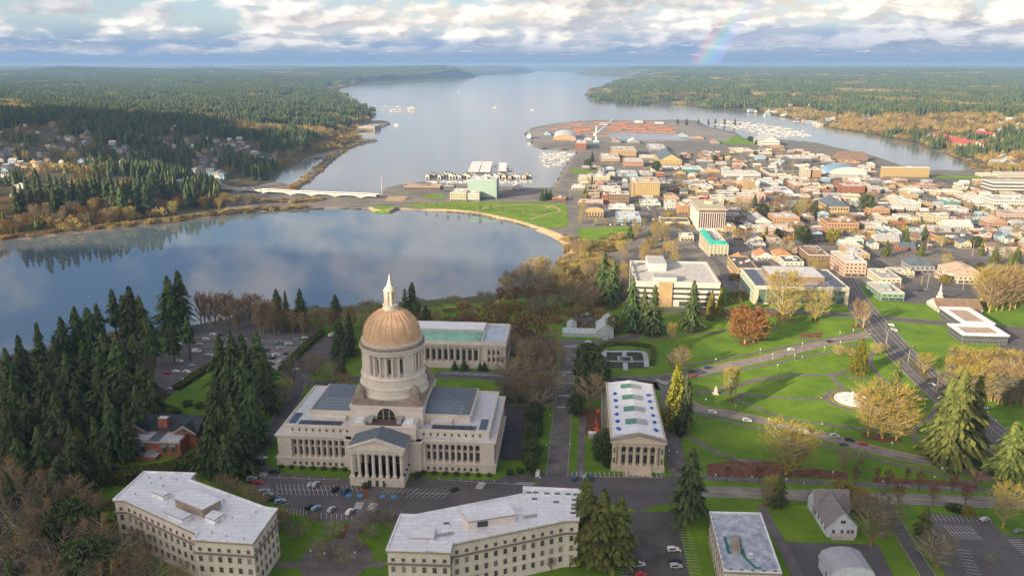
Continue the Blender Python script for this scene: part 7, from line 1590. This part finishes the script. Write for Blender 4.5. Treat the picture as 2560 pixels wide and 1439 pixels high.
# ---------------------------------------------------------------- vehicles, lamps, people
random.seed(5)
PAINT = {'white':(.78,.78,.78),'silver':(.45,.47,.50),'black':(.02,.02,.025),'dark blue':(.03,.06,.14),'red':(.42,.03,.03),'light blue':(.28,.42,.56),'grey':(.17,.18,.19)}
M_TYRE = mat('tyre', (.02,.02,.02), .9, .1, 2)
def car_parts(kind):
    L, W, H = {'car':(4.5,1.8,1.45),'suv':(4.8,1.95,1.8),'van':(5.6,2.1,2.4),'pickup':(5.6,2.0,1.85)}[kind]
    prof = {'car':[(-2.25,.45),(-2.2,.85),(-1.5,.95),(-.9,1.4),(.5,1.45),(1.15,.95),(2.1,.8),(2.25,.45)],'suv':[(-2.4,.5),(-2.38,1.1),(-2.1,1.75),(.5,1.8),(1.2,1.15),(2.3,1.0),(2.4,.5)],'van':[(-2.8,.5),(-2.8,2.35),(1.2,2.4),(2.0,1.3),(2.7,1.1),(2.8,.5)],'pickup':[(-2.8,.55),(-2.8,1.1),(-.6,1.1),(-.4,1.8),(.7,1.85),(1.3,1.15),(2.7,1.05),(2.8,.55)]}[kind]
    b = MB(); n = len(prof); w = W/2; tp = lambda z: w*(1-.16*max(0, (z-.95))/(H-.9))
    b.idx([(x,-tp(z),z) for x, z in prof]+[(x,tp(z),z) for x, z in prof], [(i,i+1,n+i+1,n+i) for i in range(n-1)]+[tuple(range(n)), tuple(range(2*n-1, n-1, -1)), (0,n,2*n-1,n-1)], 0)
    g = MB(); zt = H-.12; zb = .98 if kind != 'van' else 1.5
    x0, x1 = {'car':(-1.3,.95),'suv':(-2.0,.9),'van':(.3,1.5),'pickup':(-.35,1.0)}[kind]
    for s in (-1, 1): g.face([(x0,s*(tp(zb)+.02),zb),(x1,s*(tp(zb)+.02),zb),(x1-.5,s*(tp(zt)+.02),zt),(x0+.35,s*(tp(zt)+.02),zt)])
    xf = {'car':(1.17,.52),'suv':(1.22,.52),'van':(1.98,1.22),'pickup':(1.32,.72)}[kind]; g.face([(xf[0],-.7*w*1.1,zb+.0),(xf[0],.7*w*1.1,zb+.0),(xf[1]+.03,.7*w,zt),(xf[1]+.03,-.7*w,zt)])
    wh = MB(); wh.tube((0,-.12,0), (0,.12,0), .34, .34, 12); wh.face([(.34*math.cos(t*.5236),-.12,.34*math.sin(t*.5236)) for t in range(12)]); wh.face([(.34*math.cos(t*.5236),.12,.34*math.sin(t*.5236)) for t in range(12)]); wh.tube((0,-.14,0), (0,.14,0), .17, .17, 8, 1)
    return b, g, wh, L, W
CARS = {}
WHEEL = None
for kind in ('car', 'suv', 'van', 'pickup'):
    b, g, wh, L, W = car_parts(kind); gm = g.mesh('car_glass', M_GLASS)
    if WHEEL is None: WHEEL = wh.mesh('wheel', [M_TYRE, M_MECH])
    far = MB(); 
    for c, rgb in PAINT.items():
        pm = mat('paint_'+c.replace(' ', '_'), rgb, .3, .03, 1, spec=.6); f = MB(); f.v = b.v+g.v; k = len(b.v); f.f = b.f+[tuple(i+k for i in q) for q in g.f]; f.m = b.m+[1]*len(g.f)
        CARS[kind, c] = (b.mesh('body', pm), gm, f.mesh('parked_car', [pm, M_GLASS]), L, W)
NOUN = {'car':'car','suv':'sport utility car','van':'van','pickup':'pickup truck'}
NAMEC = {'car':'parked_car','suv':'parked_car','van':'parked_van','pickup':'pickup_truck'}
def car(px, py, kind='car', c='white', hd=0., where='', parts=True, xyz=None):
    x, y, z = xyz or G(px, py); z += .09
    bm_, gm, fm, L, W = CARS[kind, c]
    if parts:
        T = link(NAMEC[kind], None, None, (x, y, z), hd); link('body', bm_, T); link('windows', gm, T)
        for sx in (-.3, .3):
            for sy in (-.46, .46): link('wheel', WHEEL, T, (L*sx, W*sy, .34))
    else: T = link(NAMEC[kind], fm, None, (x, y, z-.15 if xyz else z), hd)
    tag(T, None, 'car' if kind in ('car', 'suv') else kind.replace('pickup', 'pickup truck')); T['look'] = c+' '+NOUN[kind]; in_cluster(T, (T['look']+' '+where, where)); return T
F = 'in the front car park'
for px, py, k, c, h in [(630,1199,'suv','silver',.4),(635,1207,'car','black',.35),(645,1210,'suv','red',.3),(662,1231,'suv','light blue',.4),(670,1240,'suv','light blue',.45),(680,1250,'car','black',.5),(701,1256,'suv','light blue',.5),(686,1181,'suv','black',0),(776,1213,'car','light blue',1.25),(790,1213,'suv','silver',1.25),(839,1226,'suv','black',1.2),(863,1230,'suv','dark blue',1.3),
    (775,1270,'suv','black',1.0),(791,1273,'suv','light blue',1.0),(829,1276,'suv','silver',1.2),(874,1282,'suv','white',1.25),(937,1282,'suv','grey',1.5),(1136,1226,'car','black',.7)]: car(px, py, k, c, h, F)
for px, py, k, c, h in [(655,1147,'pickup','white',.25),(649,1161,'suv','black',.2)]: car(px, py, k, c, h, 'on the lane beside the domed building')
car(1344, 1187, 'van', 'white', 1.5, 'by the avenue junction')
for px, c in ((1435,'dark blue'),(1461,'light blue'),(1476,'dark blue')): car(px, 1196, 'suv', c, 1.5, 'in the bays by the columned hall')
for px, py, k, c, h in [(1683,1376,'suv','white',.05),(1690,1418,'suv','silver',.05),(1688,1407,'suv','black',.05),(1598,1414,'suv','silver',.15),(1602,1438,'car','red',.1)]: car(px, py, k, c, h, 'in the striped lot right of the tall firs')
for px, py, k, c, h in [(2087,1092,'suv','silver',-.28),(2124,1101,'suv','black',-.28),(2109,1112,'car','dark blue',-.28),(2157,1111,'car','red',-.28),(2367,1176,'suv','white',-.25),(1978,876,'suv','white',.3),(2074,855,'car','black',.3),(1781,1033,'suv','white',-.25),(1868,1053,'suv','white',-.25),(1729,930,'suv','black',.3),(1767,921,'suv','dark blue',.3),(1732,942,'car','red',.3),(2012,1084,'van','white',-.25)]: car(px, py, k, c, h, 'on the park drive')
for px, py, k, c, h in [(2229,814,'car','white',-.9),(2237,827,'suv','silver',-.9),(2466,1022,'car','dark blue',-.7),(2330,962,'car','silver',-.8),(2400,1010,'suv','grey',-.8),(2180,790,'car','black',-1)]: car(px, py, k, c, h, 'on the broad road')
car(1410, 943, 'suv', 'silver', 1.5, 'on the avenue'); car(1423, 1029, 'suv', 'black', 1.5, 'on the avenue'); car(1471, 857, 'car', 'white', 0, 'in front of the conservatory')
for px, py in ((1458,792),(1466,788),(1475,800)): car(px, py, 'suv', pick('white','white','grey'), random.uniform(0, 3), 'behind the conservatory')
for px, py, k, c, h in [(492,880,'van','white',.1),(520,889,'car','silver',0),(537,890,'car','white',0),(467,932,'suv','white',0),(533,838,'suv','white',.1),(552,839,'car','black',0),(697,858,'suv','light blue',.5),(715,886,'car','dark blue',.2),(743,926,'car','white',.1),(447,861,'car','white',0),(425,974,'car','silver',0),(683,897,'car','black',.5),(831,840,'van','white',.8),(417,934,'car','red',.2),(650,845,'car','grey',.5),(610,850,'car','silver',.1),(575,848,'suv','white',.1),(590,862,'car','light blue',.1),(560,868,'suv','silver',.1),(640,872,'car','white',.4),(668,876,'suv','grey',.4),(700,872,'car','silver',.4),(722,862,'suv','white',.4),(742,850,'car','light blue',.4),(762,846,'car','white',.4),(690,890,'suv','white',.5),(705,905,'car','silver',.5),(450,905,'suv','white',0),(480,915,'car','light blue',0),(500,862,'car','silver',.1),(515,850,'suv','white',.1),(441,930,'car','white',0),(463,952,'suv','silver',0)]: car(px, py, k, c, h, 'in the big lakeside car park')
for px, py in ((2226,747),(2300,728),(2318,726),(2362,742),(2250,722)): car(px, py, 'suv', pick('black','grey','white'), 0, 'by the steepled church', parts=False)
for px, py, c in ((2545,1330,'grey'),(2462,1300,'silver')): car(px, py, 'car', c, .3, 'in the lower right car park')
for i in range(5): car(0, 0, 'suv', pick('white','red','silver','white'), 1.5, 'on the parking garage deck', parts=False, xyz=(DECK[0]-6+i*3.4, DECK[1]+random.uniform(-12, 12), DECK[2]+.1))
# cars in the downtown streets and lots
cnt = 0; DC = 'in the downtown streets'
while cnt < 190:
    e = random.choice((118, 215, 312, 409, 506, 603, 700)); n = random.uniform(770, 1500)
    if random.random() < .5: e2, n2, h = e+random.choice((-5, 5)), n, math.pi/2-GA
    else: n2 = random.choice((925, 1010, 1095, 1180, 1265, 1350))+random.choice((-5, 5)); e2 = random.uniform(100, 760); h = -GA
    if overlaps(e2, e2, n2, n2, 2): continue
    x, y = XY(e2, n2); px, py = proj(x, y, -27)
    if not (1440 < px < 2570 and 370 < py < 640): continue
    car(0, 0, random.choice(('car','suv')), random.choice(('white','silver','black','dark blue','red','grey','white')), h, DC, parts=False, xyz=(x, y, hgt(x, y)+.3)); cnt += 1
for i in range(14): car(1482+i*9+random.uniform(-2,2), 563, 'suv', pick('white','silver','black','grey'), 1.5, 'along the lakeside lawn', parts=False)
# street lamps
ml = mat('lamp_post', (.34,.34,.33), .6, .1, 1, metal=.3); mg = mat('lamp_glass', (.75,.75,.72), .4, .05, 1)
pm_ = MB(); pm_.lathe([(.28,0),(.2,.4),(.13,9.2)], 8); post = pm_.mesh('pole', ml); am = MB(); am.tube((0,0,9.1), (2.6,0,10.4), .09, .07, 6); am.tube((2.6,0,10.4), (3.4,0,10.4), .07, .07, 6); arm = am.mesh('arm', ml); hd_ = MB(); hd_.box(3.2, 4.3, -.22, .22, 10.25, 10.45); head = hd_.mesh('lamp_head', mg)
def lamp(px, py, rz, where, s=1.0):
    x, y, z = G(px, py); T = link('street_lamp', None, None, (x, y, z), rz); T.scale = (s, s, s); link('pole', post, T); link('arm', arm, T); link('lamp_head', head, T); tag(T, None, 'street lamp'); T['look'] = 'tall curved-arm street lamp'; in_cluster(T, ('street lamps '+where, where))
for px, py in ((2216,858),(2270,907),(2341,976),(2409,1040),(2475,1100),(2172,806),(2247,742),(2318,720)): lamp(px, py, .7, 'beside the broad road')
for px, py in ((2010,1250),(2130,1252),(2250,1256),(2370,1262),(2480,1268)): lamp(px, py, 1.5, 'along the lower road', .7)
gp = MB(); gp.lathe([(.16,0),(.08,.3),(.06,3.2)], 6); gpost = gp.mesh('pole', MATS['kerb_stone']); gb = MB(); gb.lathe([(.05,3.2),(.3,3.4),(.34,3.65),(.22,3.95),(.02,4.05)], 10); globe = gb.mesh('globe', mg)
def globe_lamp(px, py, where):
    x, y, z = G(px, py); T = link('globe_lamp', None, None, (x, y, z), 0); link('pole', gpost, T); link('globe', globe, T); tag(T, None, 'street lamp'); T['look'] = 'short lamp with a white globe'; in_cluster(T, ('globe lamps '+where, where))
for px, py in ((1789,910),(1900,885),(1943,925),(2005,870),(1930,898),(2099,842),(2132,836),(1986,900),(2060,880),(2100,866)): globe_lamp(px, py, 'on the park drive verge')
for px, py in ((1764,1012),(1838,1028),(1692,1145),(1920,1062),(2228,1122),(2390,1176),(2442,1215),(2080,1196),(1788,1203),(1878,1208),(1965,1214),(2205,1220),(2334,1208),(2500,1232)): globe_lamp(px, py, 'beside the lower park paths')
for px, py in ((1380,950),(1383,985),(1375,1052),(1366,1128),(1452,940),(1446,1030),(1425,1126),(1350,1210),(880,1216),(908,1218),(965,1222),(993,1224),(778,1395),(888,1400),(812,1402),(1700,1395),(1672,1142)): globe_lamp(px, py, 'on the capitol grounds')
# utility poles in the town
for px, py, t in ((1465,505,468),(1424,500,455),(2318,622,582),(2354,618,588),(2430,640,600),(2492,640,605),(2320,705,680),(2303,712,690),(2407,725,700),(2332,565,540),(2160,470,430),(1852,420,385),(1980,440,400),(2080,450,420),(1530,440,400),(2028,560,530)):
    x, y, z = G(px, py); h = ztop(x, y, t)-z; b = MB(); b.tube((0,0,0), (0,0,h), .28, .18, 6); b.tube((-1.6,0,h-1), (1.6,0,h-1), .12, .12, 4); o = b.obj('utility_pole', mat('pole_wood', (.34,.27,.19), .9, .15, 1), None, (x, y, z)); tag(o, None, 'utility pole'); o['look'] = 'bare wooden utility pole'; in_cluster(o, ('utility poles', 'in the town'))
x, y, z = G(955, 491); b = MB(); b.tube((0,0,0), (0,0,34), .5, .2, 8); o = b.obj('flagpole', M_HULL, None, (x, y, z)); tag(o, 'very tall white flagpole at the land end of the bridge', 'flagpole')
x, y, z = G(1958, 985); b = MB(); b.box(-1.5, 1.5, -1.5, 1.5, 0, .6); b.box(-.8, .8, -.8, .8, .6, 3.0); b.lathe([(.5,3.0),(.4,4.2),(.1,5.2)], 8); x, y, z = G(1789, 984); o = b.obj('monument', M_STONE, None, (x, y, z)); tag(o, 'small pale stone monument on the path west of the ring walk', 'monument')
x, y, z = G(1890, 480)
x, y, z = G(1892, 512); b = MB(); b.tube((0,0,0), (0,0,30), .6, .6, 6); b.lathe([(.1,28),(2.8,29),(4.2,31.5),(4.2,33),(2.8,36),(.1,37)], 16); o = b.obj('water_globe', M_HULL, None, (x+3, y+14, z)); tag(o, 'white ball-shaped tank on a mast behind the pink hotel block', 'tank')
# walkers: one continuous body each
def person_mesh(name, top, pants):
    V = [(0,0,.95),(0,0,1.2),(0,0,1.42),(0,0,1.52),(0,0,1.62),(0,0,1.74),(-.1,0,.9),(-.12,.06,.5),(-.13,.12,.08),(-.13,-.04,.03),(.1,0,.9),(.12,-.05,.5),(.13,-.16,.08),(.13,-.3,.04),(-.2,0,1.4),(-.27,-.03,1.12),(-.26,-.12,.86),(.2,0,1.4),(.27,.03,1.12),(.26,.0,.86)]
    E = [(0,1),(1,2),(2,3),(3,4),(4,5),(0,6),(6,7),(7,8),(8,9),(0,10),(10,11),(11,12),(12,13),(2,14),(14,15),(15,16),(2,17),(17,18),(18,19)]
    rad = [.15,.15,.16,.06,.1,.08,.1,.07,.045,.04,.1,.07,.045,.04,.07,.045,.035,.07,.045,.035]
    me = bpy.data.meshes.new(name); me.from_pydata(V, E, []); me.materials.append(top); me.materials.append(pants); me.materials.append(mat('skin', (.45,.27,.19), .7, .1, 3))
    o = bpy.data.objects.new(name, me); COL.objects.link(o); o.modifiers.new('s', 'SKIN')
    for i, r in enumerate(rad): me.skin_vertices[0].data[i].radius = (r, r)
    me.skin_vertices[0].data[0].use_root = True; o.modifiers.new('u', 'SUBSURF').levels = 1
    dg = bpy.context.evaluated_depsgraph_get(); m2 = bpy.data.meshes.new_from_object(o.evaluated_get(dg)); bpy.data.objects.remove(o)
    for p in m2.polygons: z = p.center.z; p.material_index = 2 if z > 1.5 else (1 if z < .93 and abs(p.center.x) < .2 else 0)
    m2.name = name; return m2
PM = [(c, person_mesh('person', mat('cloth_'+c, col, .9, .1, 3), mat('dark_trousers', (.03,.035,.05), .9, .1, 3))) for c, col in (('white', (.7,.7,.68)), ('red', (.4,.05,.04)), ('blue', (.08,.14,.35)), ('black', (.03,.03,.03)))]
random.seed(9)
hair = MB(); hair.lathe([(.11,1.64),(.12,1.74),(.08,1.82),(.0,1.84)], 10); hair = hair.mesh('hair', mat('dark_hair', (.04,.025,.015), .8, .1, 4))
for px, py, w in ((2059,1061,'on the path below the fountain'),(2067,1059,'on the path below the fountain'),(2055,1064,'on the path below the fountain'),(1991,897,'on the park drive footpath'),(2006,896,'on the park drive footpath'),(1932,900,'on the park drive footpath'),(2036,877,'on the park drive footpath'),(1961,892,'on the park drive footpath'),(2003,846,'on the park drive footpath'),(2040,998,'near the fountain'),(2046,997,'near the fountain'),(2052,999,'near the fountain'),(2140,860,'at the road corner'),(2175,838,'at the road corner'),(1953,828,'on the upper lawn path'),(2200,842,'at the road corner')):
    x, y, z = G(px, py); c, me = random.choice(PM); T = link('person', me, None, (x, y, z+.08), random.uniform(0, 6.28)); link('hair', hair, T); tag(T, None, 'person'); T['look'] = 'walking person in %s top' % c; in_cluster(T, (T['look']+' '+w, w))
x, y, z = G(1967, 815); 
for k in range(5):
    b = MB(); b.lathe([(.5,0),(.35,.3),(.3,2.4),(.45,2.6),(.1,3.0)], 8); o = b.obj('bronze_figure', mat('dark_bronze', (.03,.03,.03), .5, .1, 2), None, (x-14+k*1.6, y+(k % 2)*2, z)); tag(o, None, 'statue'); o['look'] = 'dark bronze memorial figure'; in_cluster(o, ('memorial figures', 'on the upper lawn'))
label_clusters()
